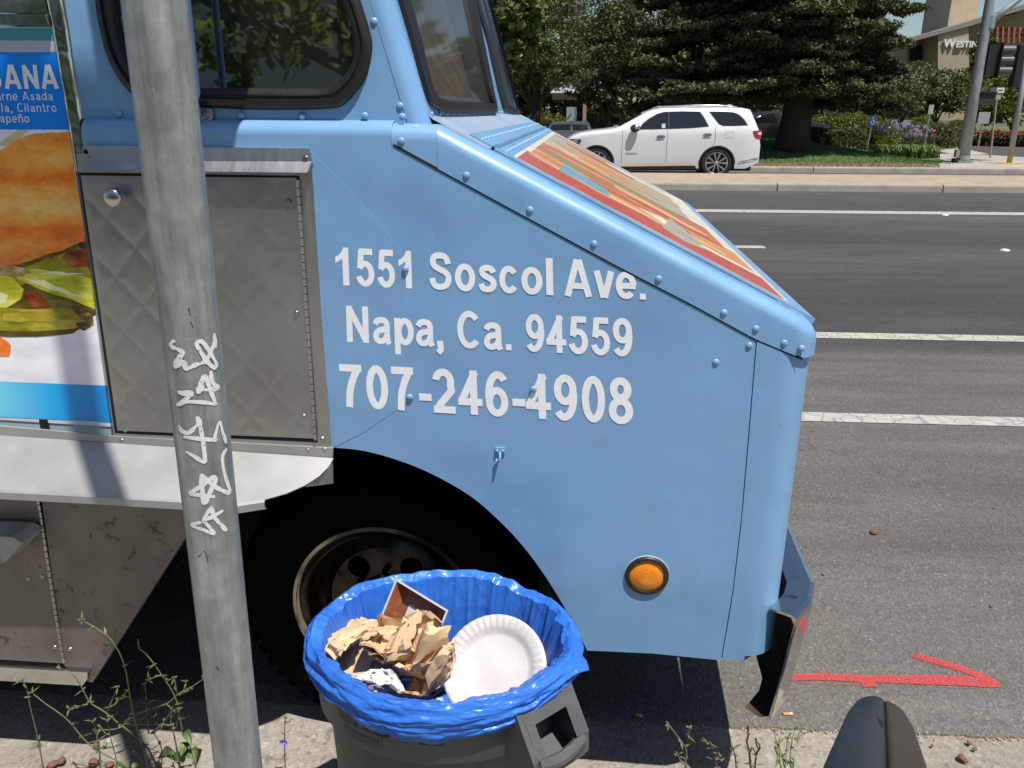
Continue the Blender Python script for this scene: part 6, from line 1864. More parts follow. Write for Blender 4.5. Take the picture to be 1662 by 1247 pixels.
sedan_top = [(0, .75), (.03, .98), (.5, 1.04), (.75, 1.10), (1.25, 1.36), (1.7, 1.44), (2.4, 1.44), (2.9, 1.33), (3.35, 1.08), (3.9, .99), (4.4, .88), (4.6, .72), (4.65, .55)]
sedan_w = [[(1.0, 1.06), (1.35, 1.32), (1.75, 1.38), (1.95, 1.38), (1.95, 1.06)], [(2.02, 1.06), (2.02, 1.38), (2.4, 1.38), (2.75, 1.30), (3.12, 1.06)]]
def parked(px, py, Y, rz, name, label, paint, z=.1):
    c_, s_, ac_, h_ = car(name, label, 'car', paint, sedan_top, 1.0, 3.75, .88, .33, 4.65, sedan_w)
    ac_(3.30, 1.12, 2.92, 1.32, m_cglass, 'windscreen', .12); ac_(.80, 1.13, 1.22, 1.35, m_cglass, 'rear_glass', .12)
    p = at_y(px, py, Y); c_.location = (p.x, Y, z); c_.rotation_euler = (0, 0, rz)
    return c_
parked(1330, 230, 33.5, R(188), 'parked_car', 'black car parked in the shade behind the big conifer trunk', m_black_car, .15)
parked(927, 215, 36, R(-92), 'parked_car', 'dark grey car parked nose towards the road, behind the white car bonnet', mat('dark_car_paint', (.10,.115,.14), .3, .3, coat=.5), -.26)
parked(1262, 215, 41, R(185), 'parked_car', 'red car mostly hidden behind the black car and the conifer trunk', mat('red_car_paint', (.30,.02,.02), .3, coat=.5), .15)

# ================================================================ TREES AND SHRUBS
def leaf_mat(name, c1, c2, rough=.55, tr=.25):
    m, t = newmat(name, rough)
    oi = t.n('ShaderNodeNewGeometry')
    f = t.n('ShaderNodeMath', operation='FRACT'); t.l(oi.outputs['Random Per Island'], f.inputs[0])
    nz_ = t.noise(t.map(), .9, 3)
    cc = t.ramp(t.math('ADD', t.math('MULTIPLY', f.outputs[0], .6), t.math('MULTIPLY', nz_, .4)), [(.2, c1), (.8, c2)])
    t.base(cc)
    if tr:
        nt = t.nt; tl = nt.nodes.new('ShaderNodeBsdfTranslucent'); mx_ = nt.nodes.new('ShaderNodeMixShader'); out = nt.nodes['Material Output']
        nt.links.new(cc, tl.inputs[0]); mx_.inputs[0].default_value = tr
        nt.links.new(t.b.outputs[0], mx_.inputs[1]); nt.links.new(tl.outputs[0], mx_.inputs[2]); nt.links.new(mx_.outputs[0], out.inputs[0])
    return m
m_redwood = leaf_mat('redwood_needles', (.034,.048,.016), (.105,.122,.042), .7, .15)
m_pine = leaf_mat('olive_needles', (.060,.076,.020), (.15,.165,.052), .6, .15)
m_plane = leaf_mat('plane_leaves', (.085,.135,.035), (.17,.22,.075), .5, .35)
m_planeb = leaf_mat('plane_leaves_thin', (.11,.17,.04), (.20,.27,.08), .5, .6)
m_oak = leaf_mat('dense_green_leaves', (.052,.080,.020), (.125,.150,.042), .55, .2)
m_yel = leaf_mat('yellow_green_leaves', (.085,.105,.014), (.22,.23,.035), .5, .35)
m_box = leaf_mat('clipped_leaves', (.050,.070,.020), (.11,.12,.045), .6, .2)
m_mound = leaf_mat('mound_leaves', (.050,.058,.020), (.13,.125,.05), .65, .2)
m_strap = leaf_mat('strap_leaves', (.09,.15,.03), (.17,.24,.06), .45, .3)
m_lilac = leaf_mat('lilac_petals', (.24,.22,.42), (.42,.40,.60), .6, .3)
m_salmon = leaf_mat('salmon_petals', (.42,.14,.10), (.55,.24,.18), .6, .3)
m_redfl = leaf_mat('red_petals', (.28,.03,.04), (.45,.08,.08), .6, .2)
m_bark = mat('bark', (.045,.032,.025), .9, var=.35, vscale=9, bump=.8, bscale=14, stretch=(6, 6, .8), bdist=.05)
m_bark2 = mat('pale_bark', (.14,.12,.10), .9, var=.35, vscale=6, bump=.4, bscale=20)
def leaves(cent, spread, nper, size, aspect=.45, up=.5, rng=None, jitter=.35):
    """leaf quads scattered round many centres; returns verts, quads"""
    rng = rng or RNG
    cent = np.asarray(cent, float); spread = np.asarray(spread, float)
    if spread.ndim == 1: spread = np.tile(spread, (len(cent), 1))
    C_ = np.repeat(cent, nper, 0); S_ = np.repeat(spread, nper, 0); N = len(C_)
    d = rng.normal(size=(N, 3)); d /= np.linalg.norm(d, axis=1, keepdims=True); r_ = rng.random((N, 1))**(1/2.2)
    Pp = C_ + d*r_*S_
    n = rng.normal(size=(N, 3)); n[:, 2] += up*2.2; n /= np.linalg.norm(n, axis=1, keepdims=True)
    a = d*.8 + rng.normal(size=(N, 3))*.7; a -= n*(a*n).sum(1, keepdims=True); a /= np.maximum(np.linalg.norm(a, axis=1, keepdims=True), 1e-6)
    b = np.cross(n, a)
    sz = size*(1-jitter+2*jitter*rng.random((N, 1)))
    V = np.stack([Pp-a*sz*.5, Pp+b*sz*aspect*.5+n*sz*.06, Pp+a*sz*.5, Pp-b*sz*aspect*.5+n*sz*.06], 1).reshape(-1, 3)
    return V
def leaf_obj(name, V, m, parent=None, loc=None):
    V = np.asarray(V)
    q = np.arange(len(V), dtype=np.int32).reshape(-1, 4)
    o = np_mesh(name, V, q, m, parent)
    return o
def trunk_tube(mb, pts, r0, r1, n=10):
    k = len(pts); mb.tube(pts, [lerp(r0, r1, i/(k-1)) for i in range(k)], n)

# -- the big conifer
rt = at_z(1285, 243, .42)
rw = thing('conifer_tree', (rt.x, rt.y, .35), 'huge dark conifer on the lawn with drooping layered boughs and a thick black trunk', 'tree')
rng = np.random.default_rng(11); rg = random.Random(11)
mb = MB()
pts = [Vector((.05*math.sin(z), .05*math.cos(z*1.3), z)) for z in np.linspace(-.1, 16, 24)]
rad = [.62, .50, .46] + [lerp(.44, .06, i/20) for i in range(21)]
mb.tube(pts, rad, 20)
cs, sp_ = [], []
lv = 0; z = 1.75
while z < 12.5:
    Lb = 6.9*(1-(z/17)**1.3) if z > 2.2 else 5.6
    nb = 11
    for k in range(nb):
        a = 2*math.pi*(k+rg.uniform(-.35, .35))/nb + lv*.9
        ca, sa = math.cos(a), math.sin(a); dirf = (.52 if ca > 0 else .66+.30*abs(ca)) - (.20*max(0, -sa))*1.9
        L_b = Lb*dirf*rg.uniform(.72, 1.10); droop = rg.uniform(.06, .34); zz0 = z + rg.uniform(-.5, .5)
        bp = []
        for i in range(11):
            f = i/10; rr = .35 + L_b*f
            bp.append(Vector((rr*math.cos(a), rr*math.sin(a), zz0 + L_b*(.10*f - droop*f*f*1.3 + .10*f**4))))
        mb.tube([bp[0], bp[3], bp[6], bp[9]], [.075, .05, .03, .01], 5, caps=False)
        for i in range(2, 11):
            f = i/10; p = bp[i]; side = Vector((-math.sin(a), math.cos(a), 0))
            wdt = .35 + 1.0*math.sin(math.pi*min(1, f*.9+.1))*.75
            for q in range(6):
                t_ = rg.uniform(-1, 1)*wdt
                c = p + side*t_ + Vector((rg.uniform(-.2, .2), rg.uniform(-.2, .2), rg.uniform(-.08, .12) - .10*abs(t_)))
                if c.z < 1.15 + (.55 if abs(c.x) < 1.0 else 0): c.z = 1.15 + .55*(abs(c.x) < 1.0) + rg.uniform(0, .5)
                # only boughs that can be seen: up to the height where the picture ends, from every side
                cs.append(tuple(c)); s_ = rg.uniform(.20, .36); sp_.append((s_*1.15, s_*1.15, s_*.42))
    z += .62*rg.uniform(.8, 1.2); lv += 1
mb.obj('trunk', m_bark, rw, smooth=True)
cs = np.array(cs); sp_ = np.array(sp_)
near = (cs[:, 2] < 6.5) & (cs[:, 1] < 1.5)
V = np.concatenate([leaves(cs[near], sp_[near], 56, .17, .36, .55, rng), leaves(cs[~near], sp_[~near], 18, .36, .55, .55, rng)])
leaf_obj('crown', V, m_redwood, rw)
print('conifer quads', len(V)//4)

def blob_tree(name, px, py, z, trunk_h, crown, label, m, bark=None, nper=60, size=.16, group=None, seed=1, clump=.55, trunk_r=.16, aspect=.5, parts=70, lean=(0, 0), cat='tree', Y=None):
    """crown: list of (dx, dy, z, rx, ry, rz) lobes filled with clumps near their skins"""
    p = at_y(px, py, Y) if Y else at_z(px, py, z)
    root = thing(name, (p.x, p.y, z), label, cat, group)
    rng = np.random.default_rng(seed); rg = random.Random(seed)
    C_, S_ = [], []
    mb = MB()
    if trunk_h > 0:
        trunk_tube(mb, [Vector((lean[0]*f, lean[1]*f, trunk_h*f-.05)) + Vector((.05*math.sin(f*5+seed), .03*math.cos(f*4), 0)) for f in np.linspace(0, 1, 7)], trunk_r, trunk_r*.55, 12)
    for (dx, dy, cz, rx, ry, rz) in crown:
        if trunk_h > 0:
            b0 = Vector((lean[0]*.8, lean[1]*.8, trunk_h*.8)); b1 = Vector((dx, dy, cz))
            mb.tube([b0, b0.lerp(b1, .5) + Vector((0, 0, .15)), b1 + Vector((0, 0, rz*.3))], [trunk_r*.5, trunk_r*.32, .03], 6, caps=False)
        for k in range(parts):
            d = np.array([rg.gauss(0, 1), rg.gauss(0, 1), rg.gauss(0, 1)]); d /= np.linalg.norm(d); q = rg.uniform(.55, 1.0)
            q *= 1 + .16*noise.noise((d[0]*2.2+seed, d[1]*2.2, d[2]*2.2))
            C_.append((dx+d[0]*rx*q, dy+d[1]*ry*q, cz+d[2]*rz*q)); s = clump*rg.uniform(.5, 1.0)*min(rx, rz)*.55; S_.append((s, s, s*.75))
    if trunk_h > 0: mb.obj('trunk', bark or m_bark, root, smooth=True)
    leaf_obj('crown', leaves(np.array(C_), np.array(S_), nper, size, aspect, .35, rng), m, root)
    return root
G = 'trees beyond the road'
blob_tree('plane_tree', 800, 255, .15, 2.2, [(-.6, 0, 4.2, 2.0, 1.5, 1.5), (.5, .2, 3.5, 1.0, 1.0, .9), (.55, -.2, 4.7, 1.2, 1.1, 1.1), (-1.2, 0, 5.8, 2.4, 2, 1.6)], 'pale large leaved tree showing past the edge of the windscreen', m_plane, m_bark2, 26, .24, G, 21, .6, .18, .85, 60, Y=27)
blob_tree('olive_tree', 868, 225, .1, 1.6, [(0, 0, 4.6, 2.1, 1.9, 2.0), (-.9, .3, 3.0, 1.5, 1.3, 1.0), (1.0, 0, 3.2, 1.4, 1.3, 1.0), (.5, .2, 6.9, 1.7, 1.6, 1.7), (-1.2, .4, 6.3, 1.5, 1.5, 1.5)], 'olive green tree with a dark forked trunk in front of the shelter', m_pine, m_bark, 44, .17, G, 22, .62, .30, .32, 80, Y=35)
blob_tree('olive_tree', 925, 215, .1, 2.4, [(0, 0, 5.0, 2.3, 2.0, 1.9), (-.8, 0, 7.0, 1.8, 1.6, 1.6), (1.0, .2, 4.2, 1.6, 1.4, 1.1)], 'tall olive green tree between the forked tree and the big conifer', m_pine, m_bark, 44, .19, G, 23, .62, .24, .32, 80, Y=44)
blob_tree('dark_tree', 985, 210, .1, 1.4, [(0, 0, 4.2, 2.0, 1.9, 2.6), (.2, 0, 4.6, 1.6, 1.5, 1.2), (-.6, .3, 2.6, 1.5, 1.4, 1.0)], 'dark tree filling the gap left of the big conifer', m_redwood, m_bark, 50, .18, G, 24, .6, .22, .4, 90, Y=38)
blob_tree('dark_tree', 770, 215, .1, 2.0, [(0, 0, 5.0, 3.2, 2.0, 3.0), (2.5, 0, 4.6, 2.0, 2.0, 2.4)], 'dark tree behind the pale large leaved tree', m_oak, m_bark, 40, .22, G, 25, .6, .25, .5, 90, Y=48)
for i, (px, Y, w, h) in enumerate(((800, 58, 4.0, 4.4), (880, 60, 3.6, 3.2), (960, 58, 2.6, 2.6), (1040, 57, 3.6, 4.6), (1120, 60, 3.6, 4.8), (1200, 58, 3.6, 4.6), (1280, 57, 3.4, 4.4), (1355, 56, 3.0, 3.8))):
    blob_tree('belt_tree', px, 210, .0, .8, [(0, 0, 3.0, w, 2.0, 3.0), (.5, .3, h+2.4, w*.9, 2, 3.0)], 'dark tree in the far belt, %s' % ('behind the truck windscreen', 'left of the shelter roof', 'right above the shelter roof', 'above the bonnet of the white car', 'above the middle of the white car', 'above the tail of the white car', 'right behind the conifer trunk', 'behind the clipped bushes')[i], m_oak if i % 2 else m_redwood, m_bark, 40, .40, 'trees of the far belt', 80+i, .55, .3, .6, 110, Y=Y)
# right hand trees in front of the hotel
for i, (px, Y, lobes, lb, m_) in enumerate((
    (1400, 46, [(0, 0, 2.9, 2.1, 1.6, 1.7), (-1.3, 0, 2.1, 1.4, 1.3, 1.1), (1.2, 0, 2.4, 1.5, 1.3, 1.3)], 'bushy green tree under the right end of the conifer', m_oak),
    (1460, 47, [(0, 0, 2.7, 1.9, 1.6, 1.3), (.9, .3, 2.8, 1.4, 1.2, 1.1), (-1.2, 0, 2.3, 1.4, 1.2, 1.2)], 'rounded green tree below the hotel window', m_oak),
    (1516, 48, [(0, 0, 2.5, 1.6, 1.5, 1.3), (.8, 0, 2.6, 1.1, 1.0, 1.2), (-.8, 0, 2.3, 1.3, 1.2, 1.2)], 'green tree whose top hides part of the hotel name', m_oak),
    (1640, 43, [(0, 0, 2.4, 1.7, 1.4, 1.6), (.3, 0, 3.6, 1.0, 1.0, 1.0), (-1.2, 0, 1.9, 1.2, 1.2, 1.1)], 'yellowish green tree behind the traffic signal', m_yel),
    (1580, 52, [(0, 0, 2.6, 1.9, 1.6, 1.3), (1.4, 0, 2.3, 1.3, 1.3, 1.2), (-.2, 0, 4.6, .75, .7, 1.5)], 'dark green tree behind the traffic pole', m_oak),
    (1700, 50, [(0, 0, 3.2, 2.2, 1.8, 2.2)], 'green tree cut by the right border of the view', m_oak),
    (1345, 44, [(0, 0, 2.4, 1.8, 1.5, 1.6), (-1.6, 0, 2.1, 1.5, 1.4, 1.3)], 'green tree in shade directly behind the clipped bushes', m_oak))):
    blob_tree('leafy_tree', px, 210, .1, 1.0, lobes, lb, m_, m_bark, 46, .17, G, 40+i, .62, .12, .5, 70, Y=Y)
# slim tree staked beside the disabled parking sign
p = at_z(1425, 233, .2); q = at_y(1436, 165, p.y)
st = thing('young_tree', p, 'slim young tree trunk leaning beside the blue disabled parking sign', 'tree')
mb = MB(); mb.tube([Vector((0, 0, -.05)), (q-p)*.5, (q-p), (q-p)*1.6], [.07, .06, .05, .03], 8); mb.obj('trunk', m_bark2, st)
leaf_obj('crown', leaves(np.array([(rg.gauss(.3, .8), rg.gauss(0, .6), rg.uniform(1.6, 3.0)) for k in range(60)]), (.35, .35, .25), 40, .15, .5, .3), m_oak, st)

# -- shrubs
def shrub(px, py, z, w, h, d, label, m, n=160, nper=40, size=.07, seed=1, name='shrub', group=None, box=False, Y=None, aspect=.5):
    p = at_y(px, py, Y) if Y else at_z(px, py, z)
    root = thing(name, (p.x, p.y, z), label, 'shrub', group)
    rg = random.Random(seed); C_ = []
    for k in range(n):
        a = rg.uniform(0, 2*math.pi); e = math.acos(rg.uniform(-.05, 1)); q = rg.uniform(.8, 1.0)
        dx, dy, dz_ = math.sin(e)*math.cos(a), math.sin(e)*math.sin(a), math.cos(e)
        if box:
            s = .82/max(abs(dx), abs(dy), abs(dz_), .82); dx, dy, dz_ = dx*s*1.05, dy*s*1.05, dz_*s*1.08
        else: q *= 1+.22*noise.noise((dx*2+seed, dy*2, dz_*2))
        C_.append((dx*w/2*q, dy*d/2*q, .05+dz_*h*q))
    cl = min(w, h)*(.13 if box else .22)
    mb = MB()
    mb.tube([(0, 0, -.1), (0, 0, h*.5)], .04, 6); mb.obj('stem', m_bark, root)
    leaf_obj('leaves', leaves(np.array(C_), (cl, cl, cl*.8), nper, size, aspect, .5, np.random.default_rng(seed)), m, root)
    return root
shrub(1325, 237, .42, .95, .62, .8, 'clipped round bush close to the conifer trunk', m_box, 200, 40, .05, 1, 'clipped_bush', 'clipped bushes', True)
shrub(1372, 238, .38, 1.55, .66, .9, 'long clipped bush right of the round one', m_box, 280, 40, .05, 2, 'clipped_bush', 'clipped bushes', True)
for i, (px, w, h, Y) in enumerate(((1250, 1.6, 1.2, 36), (1335, 1.8, 1.2, 37), (1380, 2.0, 1.35, 36.5), (1425, 1.5, 1.2, 36))):
    shrub(px, 225, .2, w, h, 1.2, ['yellow green shrub left of the conifer trunk', 'yellow green shrub right behind the conifer trunk', 'yellow green shrub behind the long clipped bush', 'yellow green shrub behind the young tree trunk'][i], m_yel, 130, 46, .10, 10+i, 'leafy_shrub', 'yellow green shrubs', Y=Y)
for i, (px, py, w, h, m_, lb) in enumerate(((1462, 236, 1.7, .75, m_mound, 'brownish mounded shrub behind the lilac flowers'), (1510, 240, 2.0, .95, m_mound, 'broad brownish mounded shrub beside the grey sign back'), (1545, 238, 1.4, .7, m_mound, 'low brownish shrub at the corner of the drive'), (1500, 222, 2.6, 1.15, m_yel, 'yellowish mounded shrub behind the brownish ones'), (1555, 218, 2.0, .9, m_yel, 'yellowish mounded shrub left of the traffic pole'))):
    shrub(px, py, .15, w, h, 1.1, lb, m_, 150, 44, .08, 20+i, 'mounded_shrub', 'mounded shrubs')
for i in range(3):
    px = (890, 955, 1000)[i]
    shrub(px, 225, .1, 2.6, 1.3, 1.2, ['yellow green shrub behind the silver car', 'yellow green shrub beyond the shelter posts', 'green shrub behind the bonnet of the white car'][i], (m_yel, m_yel, m_oak)[i], 130, 40, .12, 30+i, 'leafy_shrub', 'shrubs by the shelter', Y=(41, 46, 40)[i])
# agapanthus: strap leaves and lilac heads
p = at_z(1472, 254, .2); ag = thing('agapanthus_clump', p, 'clump of strap leaved lilac agapanthus at the corner of the lawn', 'flowers')
rg = random.Random(8); mb = MB(); fl = []; stm = MB()
for k in range(620):
    bx_, by_ = rg.uniform(-.95, 1.0), rg.uniform(-.2, .9); a = rg.uniform(0, 6.28); L_b = rg.uniform(.3, .5); s = Vector((math.cos(a), math.sin(a), 0)); w = Vector((-s.y, s.x, 0))*.016
    b = Vector((bx_, by_, -.05)); q = [b, b+s*L_b*.25+Vector((0, 0, L_b*.75)), b+s*L_b*.6+Vector((0, 0, L_b*.85)), b+s*L_b*.95+Vector((0, 0, L_b*.55))]
    mb.grid([[x - w*f, x + w*f] for x, f in zip(q, (1, 1, .8, .15))])
mb.obj('leaf', m_strap, ag)['kind'] = 'stuff'
for k in range(46):
    b = Vector((rg.uniform(-.95, .7), rg.uniform(.1, 1.1), 0)); h_ = rg.uniform(.62, .98) + (.12 if b.x < -.2 else 0); t_ = b+Vector((rg.uniform(-.08, .08), 0, h_))
    stm.tube([b, t_], .007, 5); fl.append(tuple(t_))
stm.obj('stem', m_strap, ag)['kind'] = 'stuff'
o = leaf_obj('flower_heads', leaves(np.array(fl), (.075, .075, .065), 46, .05, .5, .1), m_lilac, ag); o['kind'] = 'stuff'
p = at_z(1492, 240, .2); sf = thing('salmon_flowers', p, 'small patch of salmon pink flowers among the mounded shrubs', 'flowers')
leaf_obj('petals', leaves(np.array([(rg.uniform(-.5, .6), rg.uniform(0, .5), rg.uniform(.45, .72)) for k in range(26)]), (.07, .07, .06), 24, .06, .7, .2), m_salmon, sf)['kind'] = 'stuff'
leaf_obj('leaf', leaves(np.array([(rg.uniform(-.5, .6), rg.uniform(0, .5), rg.uniform(.1, .5)) for k in range(60)]), (.1, .1, .12), 24, .06, .5, .2), m_mound, sf)['kind'] = 'stuff'
a = at_z(1585, 232, .3); b = at_z(1760, 236, .3)
rb = thing('red_flower_bed', a, 'low bed of red flowers behind the red kerb of the drive', 'flowers')
cs = [tuple((b-a)*rg.random() + Vector((0, rg.uniform(.3, 1.6), rg.uniform(.0, .42)))) for k in range(520)]
leaf_obj('leaf', leaves(np.array(cs), (.16, .16, .12), 26, .09, .5, .4), m_mound, rb)['kind'] = 'stuff'
leaf_obj('petals', leaves(np.array([(c[0], c[1], c[2]+.1) for c in cs if rg.random() < .55]), (.12, .12, .08), 14, .08, .8, .5), m_redfl, rb)['kind'] = 'stuff'
pd = [at_z(*q, .15) for q in ((1555, 232), (1990, 240), (1990, 205), (1545, 205))]
sheet('bank_lawn', [(q.x, q.y) for q in pd], .12, m_lawn)
# lawn blades
rng2 = np.random.default_rng(5); N = 42000
x = rng2.uniform(-3, 11.9, N); y = rng2.uniform(24.7, 33.0, N)
edge = 11.4 - np.maximum(0, (y-25.2))*.10
k = x < edge; x, y = x[k], y[k]
z = np.array([lawn_z(a_, b_) for a_, b_ in zip(x, y)])
N = len(x); hgt = rng2.uniform(.03, .075, N); a_ = rng2.uniform(0, 6.28, N); w_ = .012
lx, ly = rng2.normal(0, .03, N), rng2.normal(0, .03, N)
V = np.stack([np.stack([x-np.cos(a_)*w_, y-np.sin(a_)*w_, z-.01], 1), np.stack([x+np.cos(a_)*w_, y+np.sin(a_)*w_, z-.01], 1), np.stack([x+lx, y+ly, z+hgt], 1)], 1).reshape(-1, 3)
go = np_mesh('grass', V, np.arange(len(V), dtype=np.int32).reshape(-1, 3), leaf_mat('grass_blades', (.075,.145,.028), (.13,.21,.055), .6, .25)); go['kind'] = 'stuff'
N = 9000; x = rng2.uniform(-3, 10.4, N); y = rng2.uniform(23.2, 24.8, N); hgt = rng2.uniform(.02, .07, N); a_ = rng2.uniform(0, 6.28, N); lx, ly = rng2.normal(0, .04, N), rng2.normal(0, .04, N)
V = np.stack([np.stack([x-np.cos(a_)*w_, y-np.sin(a_)*w_, 0*x+.14], 1), np.stack([x+np.cos(a_)*w_, y+np.sin(a_)*w_, 0*x+.14], 1), np.stack([x+lx, y+ly, .15+hgt], 1)], 1).reshape(-1, 3)
go = np_mesh('dry_grass', V, np.arange(len(V), dtype=np.int32).reshape(-1, 3), leaf_mat('dry_blades', (.20,.15,.07), (.34,.27,.15), .7, .2)); go['kind'] = 'stuff'

# ================================================================ HOTEL, SHELTER
m_stucco = mat('beige_stucco', (.40,.325,.235), .9, var=.06, vscale=2, bump=.1, bscale=30)
m_roofed = mat('roof_grey', (.17,.15,.135), .85, var=.15, vscale=4)
m_fascia = mat('fascia_grey', (.25,.23,.21), .8)
m_perg = mat('pergola_orange', (.33,.115,.05), .75, var=.15)
m_hglass = mat('hotel_glass', (.02,.025,.03), .08, spec=.8)
HY = 60.0
hq = lambda x, y, dy=0: at_y(x, y, HY+dy)
h0 = hq(1522, 184); h0.z = 0
hotel = thing('hotel', h0, 'beige stucco hotel with sloping roof, square tower and white hotel name on its wall', 'building')
def hb(name, poly, m, d0, d1, par=hotel):
    """polygon in the picture plane standing at HY+d0, carried back to HY+d1"""
    mb = MB(); q = [hq(x, y, d0) for x, y in poly]
    mb.prism([(p.x, p.z) for p in q], (), lambda p: (p[0]-h0.x, HY+d0-h0.y, p[1]), lambda p: (p[0]-h0.x, HY+d1-h0.y, p[1]))
    return mb.obj(name, m, par)
hb('wall', [(1523, 56), (1572, 42), (1574, 195), (1521, 195)], m_stucco, -1.6, 6)
hb('wall', [(1472, 70), (1523, 56), (1522, 195), (1474, 195)], m_stucco, 1.0, 6)
hb('wall', [(1573, 42), (1760, -16), (1760, 195), (1575, 195)], m_stucco, .8, 6)
rf = hb('roof', [(1462, 66), (1535, 47), (1575, 35), (1770, -24), (1770, -18), (1575, 42), (1535, 53), (1463, 71)], m_roofed, -1.72, 1.2)
hb('fascia', [(1462, 68), (1535, 49), (1575, 37), (1770, -22), (1770, -18), (1575, 42), (1535, 53), (1463, 72)], m_fascia, -1.76, -1.72, rf)
for x in (1500, 1535, 1578, 1612, 1650):
    y = 72-(x-1463)*.275
    hb('rafter_end', [(x, y-3), (x+5, y-5), (x+5, y), (x, y+2)], m_perg, -1.71, .5, rf)
w_ = hb('window', [(1478, 74), (1517, 74), (1516, 100), (1477, 100)], m_ctrim, .9, 1.1)
for i in range(4):
    x = 1481+i*9
    hb('pane', [(x, 77), (x+7, 77), (x+7, 97), (x, 97)], m_hglass, .85, .95, w_)
# tower: two visible faces
tA, tB, tC = hq(1535, 60, 4), hq(1580, 60, 5.5), hq(1494, 60, 9)
mb = MB(); D4 = tB + (tC-tA)
for pa_, pb_ in ((tA, tB), (tB, D4), (D4, tC), (tC, tA)):
    mb.add([(pa_.x-h0.x, pa_.y-h0.y, 3), (pb_.x-h0.x, pb_.y-h0.y, 3), (pb_.x-h0.x, pb_.y-h0.y, 12.5), (pa_.x-h0.x, pa_.y-h0.y, 12.5)], [(0, 1, 2, 3)])
tw = mb.obj('tower', m_stucco, hotel)
mb = MB()
for k in range(4):
    p = tC.lerp(tA, k/3.2)
    mb.box((p.x-h0.x-.1, p.y-h0.y-.5, 10.0), (p.x-h0.x+.1, p.y-h0.y-.3, 11.4))
c_ = tC.lerp(tA, .5); mb.box((tC.x-h0.x-.3, c_.y-h0.y-.9, 10.35), (tA.x-h0.x-.4, c_.y-h0.y-.6, 10.6))
mb.obj('tower_trellis', m_perg, tw)
# pergola
pg = hb('pergola', [(1606, 47), (1700, 43), (1700, 49), (1606, 53)], m_perg, -1.4, -1.2)
hb('pergola_beam', [(1606, 57), (1700, 54), (1700, 58), (1606, 61)], m_perg, -1.4, -1.2, pg)
for k in range(9): hb('pergola_slat', [(1609+k*9, 44), (1612+k*9, 44), (1611+k*9, 70), (1608+k*9, 70)], m_perg, -1.6, -1.42, pg)
for x in (1607, 1655): hb('pergola_post', [(x, 50), (x+4, 50), (x+3, 140), (x-1, 140)], m_perg, -1.4, -1.2, pg)
# hotel name: small capitals with a larger first letter
v_, f_ = curve_text('W', .72, .012); v2, f2 = curve_text('ESTIN', .54, .010)
mx0 = max(p[0] for p in v_); L0 = hq(1531, 77, -1.75)
mb = MB()
for vv, ff, off in ((v_, f_, 0), (v2, f2, mx0+.02)):
    n_ = len(vv)
    base = [(L0.x-h0.x+p[0]+off, HY-1.75-h0.y, L0.z+p[1]+.04*(p[0]+off)*0) for p in vv]
    mb.add(base, ff); mb.add([(p[0], p[1]+.1, p[2]) for p in base], [t_[::-1] for t_ in ff])
    # sides
    ed = {}
    for t_ in ff:
        for i in range(len(t_)):
            e = (t_[i], t_[(i+1) % len(t_)]); ed[e] = ed.get(e, 0)+1
    for (i, j) in ed:
        if (j, i) not in ed: mb.add([base[i], base[j], (base[j][0], base[j][1]+.1, base[j][2]), (base[i][0], base[i][1]+.1, base[i][2])], [(0, 3, 2, 1)])
mb.obj('hotel_name', mat('sign_letter_white', (.8,.8,.8), .5), hotel)
# shelter with a grey hipped roof
SY = 42.0
sq = lambda x, y: at_y(x, y, SY)
s0 = sq(945, 210); s0.z = 0
sh = thing('shelter', s0, 'open shelter with grey hipped roof and posts behind the trees', 'shelter')
rel = lambda p, dy=0: Vector((p.x-s0.x, p.y-s0.y+dy, p.z))
e0, e1, r0_, r1_ = rel(sq(893, 151)), rel(sq(1000, 151)), rel(sq(912, 127), 2.2), rel(sq(985, 127), 2.2)
mb = MB(); b0, b1 = e0+Vector((0, 4.4, 0)), e1+Vector((0, 4.4, 0))
mb.add([e0, e1, r1_, r0_, b0, b1], [(0, 1, 2, 3), (1, 5, 2), (5, 4, 3, 2), (4, 0, 3)])
mb.obj('roof', mat('shingle_grey', (.30,.31,.32), .85, var=.15, vscale=6), sh)
mb = MB(); mb.box((e0.x+.1, -.0, e0.z-.32), (e1.x-.1, .15, e0.z-.01)); mb.box((e0.x+.1, 4.2, e0.z-.32), (e1.x-.1, 4.35, e0.z-.01)); mb.obj('beam', mat('dark_beam', (.05,.035,.025), .8), sh)
for x, d, m_ in ((917, .8, m_bark), (924, 3.0, m_bark), (949, .05, mat('post_stone', (.34,.26,.20), .85)), (982, 3.2, m_bark)):
    q = rel(sq(x, 180)); mb = MB(); mb.box((q.x-.09, d, 0), (q.x+.09, d+.2, e0.z-.3)); mb.obj('post', m_, sh)

